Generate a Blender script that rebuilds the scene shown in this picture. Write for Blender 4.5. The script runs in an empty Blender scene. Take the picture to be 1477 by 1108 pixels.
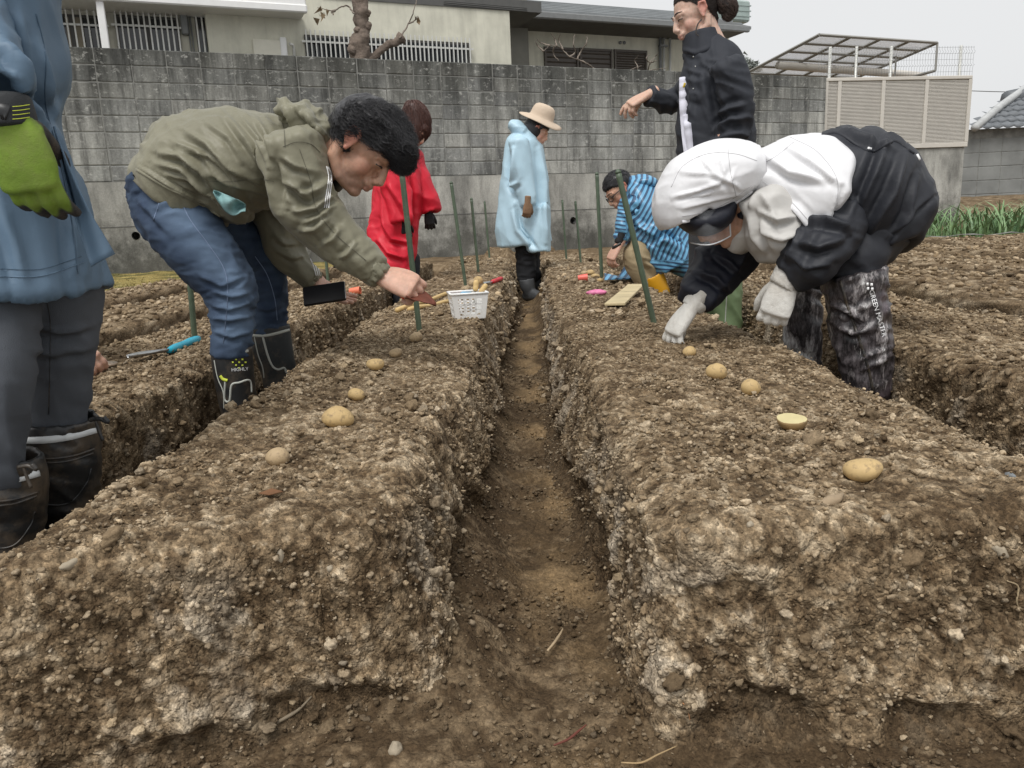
import bpy, bmesh, math, random
import numpy as np
from mathutils import Vector, Matrix
random.seed(7)
RNG = np.random.default_rng(11)
R = math.radians

# ---------------------------------------------------------------- camera, world, sun, exposure
FPX = 1100.0                      # focal length in photograph pixels (1477 wide)
CAM = np.array([0.0, 0.0, 0.70])
PITCH, ROLL, YAW = R(11.9), R(2.5), R(-0.75)
_f = np.array([math.sin(YAW)*math.cos(PITCH), math.cos(YAW)*math.cos(PITCH), -math.sin(PITCH)])
_r0 = np.array([math.cos(YAW), -math.sin(YAW), 0.0])
_d0 = np.cross(_f, _r0)
_r = _r0*math.cos(ROLL) + _d0*math.sin(ROLL)
_d = -_r0*math.sin(ROLL) + _d0*math.cos(ROLL)

sc = bpy.context.scene
col = sc.collection
camd = bpy.data.cameras.new('camera')
camo = bpy.data.objects.new('camera', camd)
col.objects.link(camo)
camd.sensor_width = 36.0
camd.lens = 36.0*FPX/1477.0
camd.clip_start, camd.clip_end = 0.05, 500.0
camo.matrix_world = Matrix(((_r[0], -_d[0], -_f[0], CAM[0]), (_r[1], -_d[1], -_f[1], CAM[1]), (_r[2], -_d[2], -_f[2], CAM[2]), (0, 0, 0, 1)))
sc.camera = camo

SUN_EL, SUN_AZ = 58.0, 200.0
w = bpy.data.worlds.new('World'); sc.world = w; w.use_nodes = True
nt = w.node_tree; bg = nt.nodes['Background']
sky = nt.nodes.new('ShaderNodeTexSky'); sky.sky_type = 'NISHITA'; sky.sun_disc = False
sky.sun_elevation = R(SUN_EL); sky.sun_rotation = R(SUN_AZ); sky.dust_density = 6.0; sky.air_density = 1.0; sky.ozone_density = 1.0
hs = nt.nodes.new('ShaderNodeHueSaturation'); hs.inputs['Saturation'].default_value = 0.10
nt.links.new(sky.outputs['Color'], hs.inputs['Color'])
mxw = nt.nodes.new('ShaderNodeMix'); mxw.data_type = 'RGBA'; mxw.inputs['Factor'].default_value = 0.82
nt.links.new(hs.outputs['Color'], mxw.inputs[6]); mxw.inputs[7].default_value = (5.75, 5.82, 5.88, 1)   # even cloud cover over the clear sky
nt.links.new(mxw.outputs[2], bg.inputs['Color']); bg.inputs['Strength'].default_value = 0.105
sund = bpy.data.lights.new('sun', 'SUN'); sund.energy = 1.5; sund.angle = R(25); sund.color = (1.0, 0.97, 0.93)
suno = bpy.data.objects.new('sun', sund); col.objects.link(suno)
_sd = Vector((math.sin(R(SUN_AZ))*math.cos(R(SUN_EL)), math.cos(R(SUN_AZ))*math.cos(R(SUN_EL)), math.sin(R(SUN_EL))))
suno.rotation_euler = _sd.to_track_quat('Z', 'Y').to_euler()
sc.view_settings.view_transform = 'Standard'; sc.view_settings.look = 'None'
sc.view_settings.exposure = 0.55; sc.view_settings.gamma = 1.0
sc.cycles.max_bounces = 6; sc.cycles.diffuse_bounces = 3; sc.cycles.transparent_max_bounces = 8

# ---------------------------------------------------------------- finding places in the world
def ray(x, y):
    v = _f + (x-738.5)/FPX*_r + (y-554.0)/FPX*_d
    return v
def PZ(x, y, z):
    v = ray(x, y); return CAM + v*((z-CAM[2])/v[2])
def PY(x, y, Y):
    v = ray(x, y); return CAM + v*(Y/v[1])
def PXY(p):
    q = np.asarray(p, float)-CAM
    zc = q@_f
    return 738.5+FPX*(q@_r)/zc, 554+FPX*(q@_d)/zc
def mpp(Y): return Y/FPX*1.0

# ---------------------------------------------------------------- noise
def _hash(ix, iy, iz, s):
    h = (ix.astype(np.int64)*374761393 + iy.astype(np.int64)*668265263 + iz.astype(np.int64)*2147483647 + s*1274126177) & 0xffffffff
    h = ((h ^ (h >> 13))*1274126177) & 0xffffffff
    h = ((h ^ (h >> 16))*2246822519) & 0xffffffff
    h = h ^ (h >> 15)
    return h
def vn(p, freq, seed=0):
    """smooth 3-D value noise, about -1..1"""
    q = np.asarray(p)*freq
    i = np.floor(q).astype(np.int64); f = q-i
    f = f*f*f*(f*(f*6-15)+10)
    out = 0
    for dx in (0, 1):
        wx = f[:, 0] if dx else 1-f[:, 0]
        for dy in (0, 1):
            wy = f[:, 1] if dy else 1-f[:, 1]
            for dz in (0, 1):
                wz = f[:, 2] if dz else 1-f[:, 2]
                out = out + wx*wy*wz*(_hash(i[:, 0]+dx, i[:, 1]+dy, i[:, 2]+dz, seed)/2147483648.0-1.0)
    return out
def fbm(p, freq, oct=3, seed=0, gain=0.5):
    o, a, t = 0, 1.0, 0
    for k in range(oct):
        o = o+a*vn(p, freq*(2.03**k), seed+k*17); t += a; a *= gain
    return o/t*1.4
def lumps(p, freq, seed=0):
    """rounded lumps packed together: 0..1 height, plus a random number per lump"""
    q = np.asarray(p)*freq
    b = np.floor(q-0.5).astype(np.int64)
    best = np.full(len(q), 9.0); rid = np.zeros(len(q))
    for dx in (0, 1):
        for dy in (0, 1):
            for dz in (0, 1):
                c = b+np.array([dx, dy, dz])
                h = _hash(c[:, 0], c[:, 1], c[:, 2], seed)
                ox = (h & 1023)/1023.0; oy = ((h >> 10) & 1023)/1023.0; oz = ((h >> 20) & 1023)/1023.0
                d = (c[:, 0]+0.1+0.8*ox-q[:, 0])**2+(c[:, 1]+0.1+0.8*oy-q[:, 1])**2+(c[:, 2]+0.1+0.8*oz-q[:, 2])**2
                m = d < best
                best = np.where(m, d, best); rid = np.where(m, ((h >> 5) & 255)/255.0, rid)
    return np.sqrt(np.clip(1-best/0.85, 0, 1)), rid
def sstep(a, b, x):
    t = np.clip((x-a)/(b-a), 0, 1); return t*t*(3-2*t)

# ---------------------------------------------------------------- meshes and objects
def mesh_np(name, V, F, smooth=True):
    V = np.asarray(V, dtype=np.float32); F = np.asarray(F, dtype=np.int32)
    me = bpy.data.meshes.new(name)
    k = F.shape[1]
    me.vertices.add(len(V)); me.vertices.foreach_set('co', V.ravel())
    me.loops.add(F.size); me.loops.foreach_set('vertex_index', F.ravel())
    me.polygons.add(len(F)); me.polygons.foreach_set('loop_start', np.arange(0, F.size, k, dtype=np.int32))
    me.polygons.foreach_set('use_smooth', np.full(len(F), smooth))
    me.update(calc_edges=True); me.validate()
    return me
def vcol(me, C, name='Col'):
    a = me.attributes.new(name, 'FLOAT_COLOR', 'POINT')
    C = np.asarray(C, dtype=np.float32)
    if C.shape[1] == 3: C = np.hstack([C, np.ones((len(C), 1), np.float32)])
    a.data.foreach_set('color', C.ravel())
def grid_faces(n, m, wrap=False):
    i = np.arange(n-1)[:, None]; mm = m if wrap else m-1
    j = np.arange(mm)[None, :]
    j2 = (j+1) % m
    return np.stack([i*m+j+0*j, i*m+j2+0*i, (i+1)*m+j2, (i+1)*m+j], -1).reshape(-1, 4)
def grid_normals(P):
    du = np.gradient(P, axis=0); dv = np.gradient(P, axis=1)
    n = np.cross(dv, du); n /= np.linalg.norm(n, axis=-1, keepdims=True)+1e-12
    return n
def link(name, me, mat=None, parent=None):
    o = bpy.data.objects.new(name, me); col.objects.link(o)
    if mat is not None and me is not None:
        me.materials.clear()
        for m_ in (mat if isinstance(mat, (list, tuple)) else [mat]): me.materials.append(m_)
    if parent is not None: o.parent = parent
    return o
def tag(o, label=None, cat=None, group=None, kind=None):
    if label: o['label'] = label
    if cat: o['category'] = cat
    if group: o['group'] = group
    if kind: o['kind'] = kind
    return o
def empty(name, loc=(0, 0, 0), rz=0):
    o = bpy.data.objects.new(name, None); col.objects.link(o); o.location = loc; o.rotation_euler[2] = rz
    o.empty_display_size = 0.1
    return o
def thing(name, label, cat, loc=(0, 0, 0), group=None, rz=0):
    return tag(empty(name, loc, rz), label, cat, group)
def keep(o, parent):
    """parent without moving"""
    bpy.context.view_layer.update()
    o.parent = parent; o.matrix_parent_inverse = parent.matrix_world.inverted()
    return o

class MB:
    """collects shapes for one mesh"""
    def __init__(s): s.V = []; s.F = []; s.n = 0; s.M = []
    def add(s, V, F, mi=0):
        V = np.asarray(V, float); s.V.append(V)
        for f in F: s.F.append([int(i)+s.n for i in f]); s.M.append(mi)
        s.n += len(V); return s
    def box(s, lo, hi, M=None, mi=0, bev=0.0):
        lo = np.array(lo, float); hi = np.array(hi, float)
        if bev > 0:
            c = (lo+hi)/2; h = (hi-lo)/2; b = min(bev, 0.45*min(h))
            V = []; idx = {}
            for sx in (-1, 1):
                for sy in (-1, 1):
                    for sz in (-1, 1):
                        for ax in range(3):
                            v = np.array([sx, sy, sz])*(h-b); v[ax] = np.array([sx, sy, sz])[ax]*h[ax]
                            idx[(sx, sy, sz, ax)] = len(V); V.append(c+v)
            F = []
            for ax in range(3):
                a1, a2 = (ax+1) % 3, (ax+2) % 3
                for sg in (-1, 1):
                    q = []
                    for e1, e2 in ((-1, -1), (1, -1), (1, 1), (-1, 1)):
                        k = [0, 0, 0]; k[ax] = sg; k[a1] = e1; k[a2] = e2; q.append(idx[(*k, ax)])
                    F.append(q if sg > 0 else q[::-1])
                    # edges along ax
                for e1 in (-1, 1):
                    for e2 in (-1, 1):
                        ka = [0, 0, 0]; kb = [0, 0, 0]
                        ka[ax] = -1; kb[ax] = 1
                        ka[a1] = kb[a1] = e1; ka[a2] = kb[a2] = e2
                        q = [idx[(*ka, a1)], idx[(*kb, a1)], idx[(*kb, a2)], idx[(*ka, a2)]]
                        F.append(q if e1*e2 < 0 else q[::-1])
            for sx in (-1, 1):
                for sy in (-1, 1):
                    for sz in (-1, 1):
                        q = [idx[(sx, sy, sz, 0)], idx[(sx, sy, sz, 1)], idx[(sx, sy, sz, 2)]]
                        F.append(q if sx*sy*sz > 0 else q[::-1])
            V = np.array(V)
        else:
            V = np.array([[x, y, z] for x in (lo[0], hi[0]) for y in (lo[1], hi[1]) for z in (lo[2], hi[2])])
            F = [(0, 1, 3, 2), (4, 6, 7, 5), (0, 4, 5, 1), (2, 3, 7, 6), (0, 2, 6, 4), (1, 5, 7, 3)]
        if M is not None: V = V@np.array(M)[:3, :3].T+np.array(M)[:3, 3]
        return s.add(V, F, mi)
    def tube(s, pts, rad, n=8, cap=True, mi=0, up=None, flat=1.0):
        V, F = tube_vf(pts, rad, n, cap, up, flat); return s.add(V, F, mi)
    def mesh(s, name, smooth=False):
        me = bpy.data.meshes.new(name)
        me.from_pydata(np.vstack(s.V).tolist(), [], s.F)
        if smooth: me.polygons.foreach_set('use_smooth', np.full(len(me.polygons), True))
        me.polygons.foreach_set('material_index', np.array(s.M, dtype=np.int32))
        me.update(); return me
    def build(s, name, mat, parent=None, smooth=False):
        return link(name, s.mesh(name, smooth), mat, parent)

def frames(P, up=None):
    P = np.asarray(P, float); n = len(P)
    T = np.gradient(P, axis=0); T /= np.linalg.norm(T, axis=1, keepdims=True)+1e-12
    A = np.zeros_like(P); ref = np.array(up if up is not None else (0, 0, 1.0), float)
    if up is None and abs(T[0]@ref) > 0.9: ref = np.array([0, 1.0, 0])
    for i in range(n):
        a = ref-T[i]*(T[i]@ref)
        if np.linalg.norm(a) < 1e-4: a = A[i-1] if i else np.array([1.0, 0, 0])
        a /= np.linalg.norm(a); A[i] = a
        if up is None: ref = a
    return T, A, np.cross(T, A)
def tube_vf(pts, rad, n=8, cap=True, up=None, flat=1.0):
    P = np.asarray(pts, float); rad = np.broadcast_to(np.asarray(rad, float), (len(P),))
    T, A, B = frames(P, up)
    th = np.arange(n)/n*2*np.pi
    V = P[:, None, :]+rad[:, None, None]*(np.cos(th)[None, :, None]*A[:, None, :]*flat+np.sin(th)[None, :, None]*B[:, None, :])
    V = V.reshape(-1, 3); F = grid_faces(len(P), n, True).tolist()
    F = [f[::-1] for f in F] if False else F
    if cap:
        F.append(list(range(n))[::-1]); F.append([len(V)-n+i for i in range(n)])
    return V, F

# ---------------------------------------------------------------- materials
MATS = {}
def newmat(name):
    m = bpy.data.materials.new(name); m.use_nodes = True; MATS[name] = m
    return m, m.node_tree, m.node_tree.nodes['Principled BSDF']
def nd(nt, t, **kw):
    n = nt.nodes.new(t)
    for k, v in kw.items():
        if k in n.inputs: n.inputs[k].default_value = v
        else: setattr(n, k, v)
    return n
def noise(nt, scale, detail=4, rough=0.55, vec=None, coord='Object', stretch=None, loc=(0, 0, 0)):
    n = nt.nodes.new('ShaderNodeTexNoise'); n.inputs['Scale'].default_value = scale; n.inputs['Detail'].default_value = detail; n.inputs['Roughness'].default_value = rough
    if coord == 'World':
        src = nt.nodes.new('ShaderNodeNewGeometry').outputs['Position']
    else:
        src = nt.nodes.new('ShaderNodeTexCoord').outputs[coord]
    mp = nt.nodes.new('ShaderNodeMapping'); mp.inputs['Location'].default_value = loc
    if stretch: mp.inputs['Scale'].default_value = stretch
    nt.links.new(src, mp.inputs['Vector']); nt.links.new(mp.outputs['Vector'], n.inputs['Vector'])
    return n.outputs['Fac']
def ramp(nt, fac, stops):
    r = nt.nodes.new('ShaderNodeValToRGB'); e = r.color_ramp.elements
    while len(e) < len(stops): e.new(0.5)
    for k, (p, c) in zip(e, stops):
        k.position = p; k.color = (c, c, c, 1) if isinstance(c, (int, float)) else (*c, 1)
    nt.links.new(fac, r.inputs['Fac']); return r.outputs['Color']
def mixc(nt, fac, a, b, mode='MIX'):
    m = nt.nodes.new('ShaderNodeMix'); m.data_type = 'RGBA'; m.blend_type = mode
    for s_, v in ((0, fac), (6, a), (7, b)):
        if hasattr(v, 'is_output'): nt.links.new(v, m.inputs[s_])
        elif isinstance(v, (int, float)): m.inputs[s_].default_value = v if s_ == 0 else (v, v, v, 1)
        else: m.inputs[s_].default_value = (*v, 1)
    return m.outputs[2]
def bump(nt, b, h, strength=0.3, dist=0.01, prev=None):
    n = nt.nodes.new('ShaderNodeBump'); n.inputs['Strength'].default_value = strength; n.inputs['Distance'].default_value = dist
    nt.links.new(h, n.inputs['Height'])
    if prev is not None: nt.links.new(prev, n.inputs['Normal'])
    nt.links.new(n.outputs['Normal'], b.inputs['Normal']); return n.outputs['Normal']
def simple(name, c, rough=0.6, var=0.12, scale=8.0, bmp=0.0, bscale=60.0, metallic=0.0, coat=0, bdist=0.003, spec=None, coord='Object'):
    """one colour with broad and fine variation"""
    m, nt, b = newmat(name)
    f = noise(nt, scale, 5, 0.6, coord=coord)
    c = np.array(c)
    col_ = ramp(nt, f, [(0.3, tuple(np.clip(c*(1-var), 0, 1))), (0.7, tuple(np.clip(c*(1+var), 0, 1)))])
    nt.links.new(col_, b.inputs['Base Color']); b.inputs['Roughness'].default_value = rough; b.inputs['Metallic'].default_value = metallic
    if spec is not None: b.inputs['Specular IOR Level'].default_value = spec
    if bmp: bump(nt, b, noise(nt, bscale, 4, 0.6, coord=coord), bmp, bdist)
    return m
def S(r, g, b):
    """sRGB 0..255 to linear"""
    f = lambda v: (v/255/12.92) if v/255 <= 0.04045 else ((v/255+0.055)/1.055)**2.4
    return (f(r), f(g), f(b))
# ================================================================= SOIL
BED_H = 0.29
def soil_material(name, fine=1.0, tone=1.0):
    m, nt, b = newmat(name)
    at = nt.nodes.new('ShaderNodeAttribute'); at.attribute_name = 'Col'
    f1 = noise(nt, 220, 5, 0.7, coord='World'); f2 = noise(nt, 55, 5, 0.65, coord='World')
    c = mixc(nt, 1.0, at.outputs['Color'], ramp(nt, f1, [(0.28, 0.75), (0.5, 1.0), (0.72, 1.3)]), 'MULTIPLY')
    c = mixc(nt, 1.0, c, ramp(nt, f2, [(0.3, 0.8), (0.7, 1.2)]), 'MULTIPLY')
    # packed grains: each cell its own tone and its own little bump
    gp = nt.nodes.new('ShaderNodeNewGeometry'); prev = bump(nt, b, f2, 0.5*fine, 0.012)
    for sc_, lo_, hi_, st_, ds_ in ((105, 1-0.24*tone, 1+0.3*tone, 0.6, 0.006), (240, 1-0.24*tone, 1+0.34*tone, 0.6, 0.003)):
        v = nt.nodes.new('ShaderNodeTexVoronoi'); v.inputs['Scale'].default_value = sc_; nt.links.new(gp.outputs['Position'], v.inputs['Vector'])
        sp = nt.nodes.new('ShaderNodeSeparateColor'); nt.links.new(v.outputs['Color'], sp.inputs[0])
        c = mixc(nt, 1.0, c, ramp(nt, sp.outputs[0], [(0.0, lo_), (0.55, 0.95), (1.0, hi_)]), 'MULTIPLY')
        inv = ramp(nt, v.outputs['Distance'], [(0.0, 1.0), (0.75, 0.0)]); prev = bump(nt, b, inv, st_*fine, ds_, prev)
    nt.links.new(c, b.inputs['Base Color']); b.inputs['Roughness'].default_value = 0.95; b.inputs['Specular IOR Level'].default_value = 0.15
    return m
SOIL = soil_material('soil'); FLOOR = soil_material('fine_soil', 0.7, 0.5)
C_DARK = np.array([0.084, 0.056, 0.031]); C_MID = np.array([0.205, 0.148, 0.089]); C_PALE = np.array([0.48, 0.385, 0.265]); C_GREY = np.array([0.42, 0.36, 0.28]); C_OCH = np.array([0.27, 0.185, 0.098])
SCAT = []           # (points, normals, tone, slope) collected for the loose crumbs

def soil_colour(P, up, base=0.0, grey=None, moist=None):
    n1 = fbm(P, 5.0, 4, 101); n2 = fbm(P, 24.0, 3, 131); n3 = fbm(P, 90.0, 2, 151)
    t = 0.36+0.24*n1+0.26*n2+0.26*n3+base
    C = C_DARK+(C_MID-C_DARK)*sstep(0.05, 0.5, t)[:, None]
    C = C+(C_PALE-C)*(sstep(0.5, 1.05, t)*0.9)[:, None]
    if grey is not None:
        C = C+(C_GREY-C)*(np.clip(grey, 0, 1)*0.8)[:, None]
    if moist is not None:
        C = C+(C_DARK*0.9-C)*(np.clip(moist, 0, 1)*0.85)[:, None]
    return C

def soil_bed(name, x0, x1, y0, y1, step, front=True, seed=0, ymin_detail=1.0, label_rough=1.0, widen=0.0, lfn=None, rfn=None, rslope=0.0, lslope=0.0, skew=0.0):
    """one raised bed: flat rough top, rounded shoulders, steep crumbling flanks"""
    rc = 0.065; r = 0.034; cx = (x0+x1)/2; hw = (x1-x0)/2-rc
    E = 0.40                                   # arc length of the skirt
    nu = int((2*(hw+E))/step)+1
    us = np.linspace(-(hw+E), hw+E, nu)
    vs = []
    v = y0+rc-(E if front else 0.0)
    while v < y1:
        vs.append(v); d = max(v, 0.9)
        v += step*max(1.0, d/1.15)
    vs = np.array(vs)
    U, Vv = np.meshgrid(us, vs)               # rows = v
    ex = np.clip(np.abs(U)-hw, 0, None); ey = np.clip((y0+rc)-Vv, 0, None)
    e = np.hypot(ex, ey)
    dx = np.where(e > 1e-9, ex/np.maximum(e, 1e-9), 0)*np.sign(U); dy = -np.where(e > 1e-9, ey/np.maximum(e, 1e-9), 0)
    a1 = rc-r; a2 = a1+r*math.pi/2
    th = np.clip((e-a1)/r, 0, math.pi/2*0.93)
    below = np.clip(e-a2*0.985, 0, None)
    frt = np.where(e > 1e-9, ey/np.maximum(e, 1e-9), 0)
    hor = np.minimum(e, a1)+r*np.sin(th)+below*(0.10+0.10*frt+rslope*(1-frt)*(U > 0)+lslope*(1-frt)*(U < 0)*(0.3+0.7*sstep(1.05, 2.0, Vv)))
    drop = r*(1-np.cos(th))+below*0.985
    foot = sstep(0.24, 0.31, drop)
    hor = hor+foot*0.03
    X = cx+np.sign(U)*np.minimum(np.abs(U), hw)+dx*hor
    Y = np.maximum(Vv, y0+rc)+dy*hor
    Z = BED_H-drop
    X = X+(widen*sstep(1.40, 1.08, Y)+(lfn(Y) if lfn else 0))*np.clip((X-cx)/(-(hw+rc)), 0, 1.3)+(rfn(Y) if rfn else 0)*np.clip((X-cx)/(hw+rc), 0, 1.3)
    Y = Y-skew*np.clip((-0.30-X)/0.40, 0, 1.2)*sstep(1.5, 1.0, Y)
    P = np.stack([X, Y, Z], -1)
    N = grid_normals(P); 
    flip = (N[..., 2]*1.0 < -0.2)
    if np.mean(flip) > 0.3: N = -N
    sh = P.shape; p = P.reshape(-1, 3); n = N.reshape(-1, 3)
    dd = np.maximum(p[:, 1], 0.9)
    wall = sstep(0.75, 0.25, n[:, 2]); top = 1-wall
    so = seed*13
    near = sstep(3.8, 2.2, dd)
    off = 0.009*fbm(p, 3.3, 2, 1+so)+0.006*fbm(p, 10, 2, 5+so)
    # clods on the top, ragged vertical lumps on the flanks
    q = p.copy(); q[:, 2] *= 0.30; q[:, 0] += 0.15*p[:, 2]; q[:, 1] += 0.35*p[:, 2]
    l1, id1 = lumps(q+0.015*np.stack([vn(p, 20, 61), vn(p, 20, 62), vn(p, 20, 63)], -1), 17, 21+so)
    l2, id2 = lumps(p+0.008*np.stack([vn(p, 45, 64), vn(p, 45, 65), vn(p, 45, 66)], -1), 38, 33+so)
    l3, id3 = lumps(p, 85, 45+so)
    amp1 = 0.018*(0.25+id1**2)*(0.55+1.0*wall)
    amp2 = 0.0095*(0.2+id2**2)
    amp3 = 0.0062*(0.25+id3)
    qv = p.copy(); qv[:, 2] *= 0.22; qv[:, 0] += 0.1*p[:, 2]; qv[:, 1] += 0.3*p[:, 2]
    l4, id4 = lumps(qv, 46, 57+so)
    off = off+wall*0.013*(0.3+id4)*(l4-0.4)
    off = off+amp1*(l1-0.4)+amp2*(l2-0.4)+amp3*(l3-0.4)*(0.3+0.7*near)+0.0022*fbm(p, 190, 2, 77)*near
    # the dry crust breaks off above the moist foot of the flank
    zb = 0.088-0.060*sstep(1.25, 1.0, p[:, 1])+0.055*fbm(p*np.array([1, 1, 0.2]), 7, 3, 9+so)
    rec = np.maximum(wall, sstep(0.04, 0.08, BED_H-p[:, 2]))*sstep(0.012, -0.012, p[:, 2]-zb)
    off = off-0.018*rec
    fade = sstep(-0.02, 0.03, p[:, 2])
    p2 = p+n*(off*(0.35+0.65*fade))[:, None]
    p2[:, 2] += top*0.012*fbm(p*np.array([1, 1, 0]), 1.4, 2, 3+so)
    g = wall*sstep(0.0, 0.9, np.where(p[:, 0] > 0, 0.12, -0.08)+0.8*fbm(p*np.array([1, 1, .5]), 9, 3, 15+so)+0.55*(id1-0.5)+0.5*(id2-.5)+0.3*(id3-.5))*(1-rec)*sstep(0.29, 0.17, p[:, 2])
    tip = wall*0.28*(id4-0.5)+0.2*top*(id1-0.35)+0.5*(id2-0.5)*sstep(.3, .6, l2)+0.42*(id3-0.5)*sstep(.3, .6, l3)
    C = soil_colour(p, n[:, 2], 0.03+tip, g, rec)
    me = mesh_np(name, p2, grid_faces(*sh[:2])[:, ::-1])
    me.update()
    vnrm = np.empty(len(p2)*3, np.float32); me.vertex_normals.foreach_get('vector', vnrm) if hasattr(me, 'vertex_normals') else None
    vnrm = vnrm.reshape(-1, 3)
    if vnrm[:, 2].mean() < 0:
        me.flip_normals(); vnrm = -vnrm
    vcol(me, C)
    o = link(name, me, SOIL); tag(o, kind='structure')
    A = (np.linalg.norm(np.cross(np.gradient(P, axis=0), np.gradient(P, axis=1)), axis=-1)).reshape(-1)
    SCAT.append((p2, n, C, A, rec))
    return o
BEDS = {}
BEDS['L0'] = soil_bed('soil_bed', -0.69, -0.165, 1.03, 9.6, 0.0045, seed=1, widen=-0.03, rslope=0.26, skew=0.15, rfn=lambda Y: -0.035*sstep(2.2, 1.1, Y)+0.08*sstep(3.0, 7, Y))
BEDS['R0'] = soil_bed('soil_bed', 0.22, 0.80, 0.970, 9.6, 0.0045, seed=2, lslope=0.22, lfn=lambda Y: -0.03+0.085*sstep(3.0, 7.5, Y))
BEDS['L1'] = soil_bed('soil_bed', -1.60, -1.03, 1.08, 9.3, 0.0075, seed=3)
BEDS['R1'] = soil_bed('soil_bed', 1.14, 1.74, 1.06, 9.6, 0.0075, seed=4)
for k in range(4):
    soil_bed('soil_bed', -1.60-0.91*(k+1), -1.03-0.91*(k+1), 2.6+k, 8.4-0.8*k, 0.017, seed=5+k)
for k in range(7):
    soil_bed('soil_bed', 1.14+0.93*(k+1), 1.74+0.93*(k+1), 2.2+1.0*k, 9.7, 0.017, seed=11+k)

# furrow floors, the headland in front and the level ground behind: one sheet
def axis(a, b, fine_a, fine_b, fs, cs_grow=1.25):
    c = [fine_a]
    while c[-1] < fine_b: c.append(c[-1]+fs)
    s_ = fs
    while c[-1] < b: s_ *= cs_grow; c.append(c[-1]+s_)
    l = [fine_a]; s_ = fs
    while l[-1] > a: s_ *= cs_grow; l.append(l[-1]-s_)
    return np.array(sorted(set(l[1:]+c)))
def furrow_floor(xs, ys, name, amp=1.0):
    X, Y = np.meshgrid(xs, ys); P = np.stack([X, Y, 0*X], -1); sh = P.shape; p = P.reshape(-1, 3)
    z = 0.010*fbm(p, 5, 3, 201)+0.004*fbm(p, 22, 3, 211)
    l1, i1 = lumps(p, 60, 221); l2, i2 = lumps(p, 120, 231)
    near = sstep(4.0, 2.0, p[:, 1])
    z += (0.006*i1**3*l1+0.004*i2*l2)*near
    z += 0.013*fbm(p*np.array([.4, 1, 1]), 16, 2, 241)*np.exp(-((p[:, 0]-0.06)/0.12)**2)
    # trough: loose soil lies a little higher along both flanks of the furrow
    z += (0.085+0.03*fbm(p, 8, 2, 243))*sstep(0.055, 0.19, np.abs(p[:, 0]-0.045+0.015*vn(p, 5, 244)))*(np.abs(p[:, 0]-0.05) < 0.45)*sstep(0.93, 1.2, p[:, 1])
    z += 0.25*sstep(9.0, 9.9, p[:, 1])
    p2 = p.copy(); p2[:, 2] = z
    ctr = np.exp(-((p[:, 0]-0.065+0.02*vn(p, 4, 9))/0.075)**2)*sstep(-0.35, 0.4, fbm(p*np.array([1, .6, 1]), 6, 3, 251))
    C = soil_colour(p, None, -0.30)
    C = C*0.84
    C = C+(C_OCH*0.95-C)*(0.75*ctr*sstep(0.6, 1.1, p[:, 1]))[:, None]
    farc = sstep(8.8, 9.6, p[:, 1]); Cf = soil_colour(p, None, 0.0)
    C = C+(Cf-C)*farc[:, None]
    me = mesh_np(name, p2, grid_faces(*sh[:2]))
    vcol(me, C)
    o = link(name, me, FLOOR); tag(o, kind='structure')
    A = np.abs(np.gradient(X, axis=1)*np.gradient(Y, axis=0)).reshape(-1)
    n = np.zeros_like(p); n[:, 2] = 1
    vis = ((p[:, 0] > -0.14) & (p[:, 0] < 0.27)) | (p[:, 1] < 1.0)
    SCAT.append((p2[vis], n[vis], C[vis], A[vis], np.ones(vis.sum())))
    return o
ysf = [0.3]
while ysf[-1] < 0.80: ysf.append(ysf[-1]+0.03)
while ysf[-1] < 14: ysf.append(ysf[-1]+0.005*max(1, ysf[-1]/1.15))
ysf = np.array(ysf+[16, 20, 30, 60, 120])
furrow_floor(axis(-120, 120, -0.85, 0.95, 0.0055), ysf, 'ground')

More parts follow.
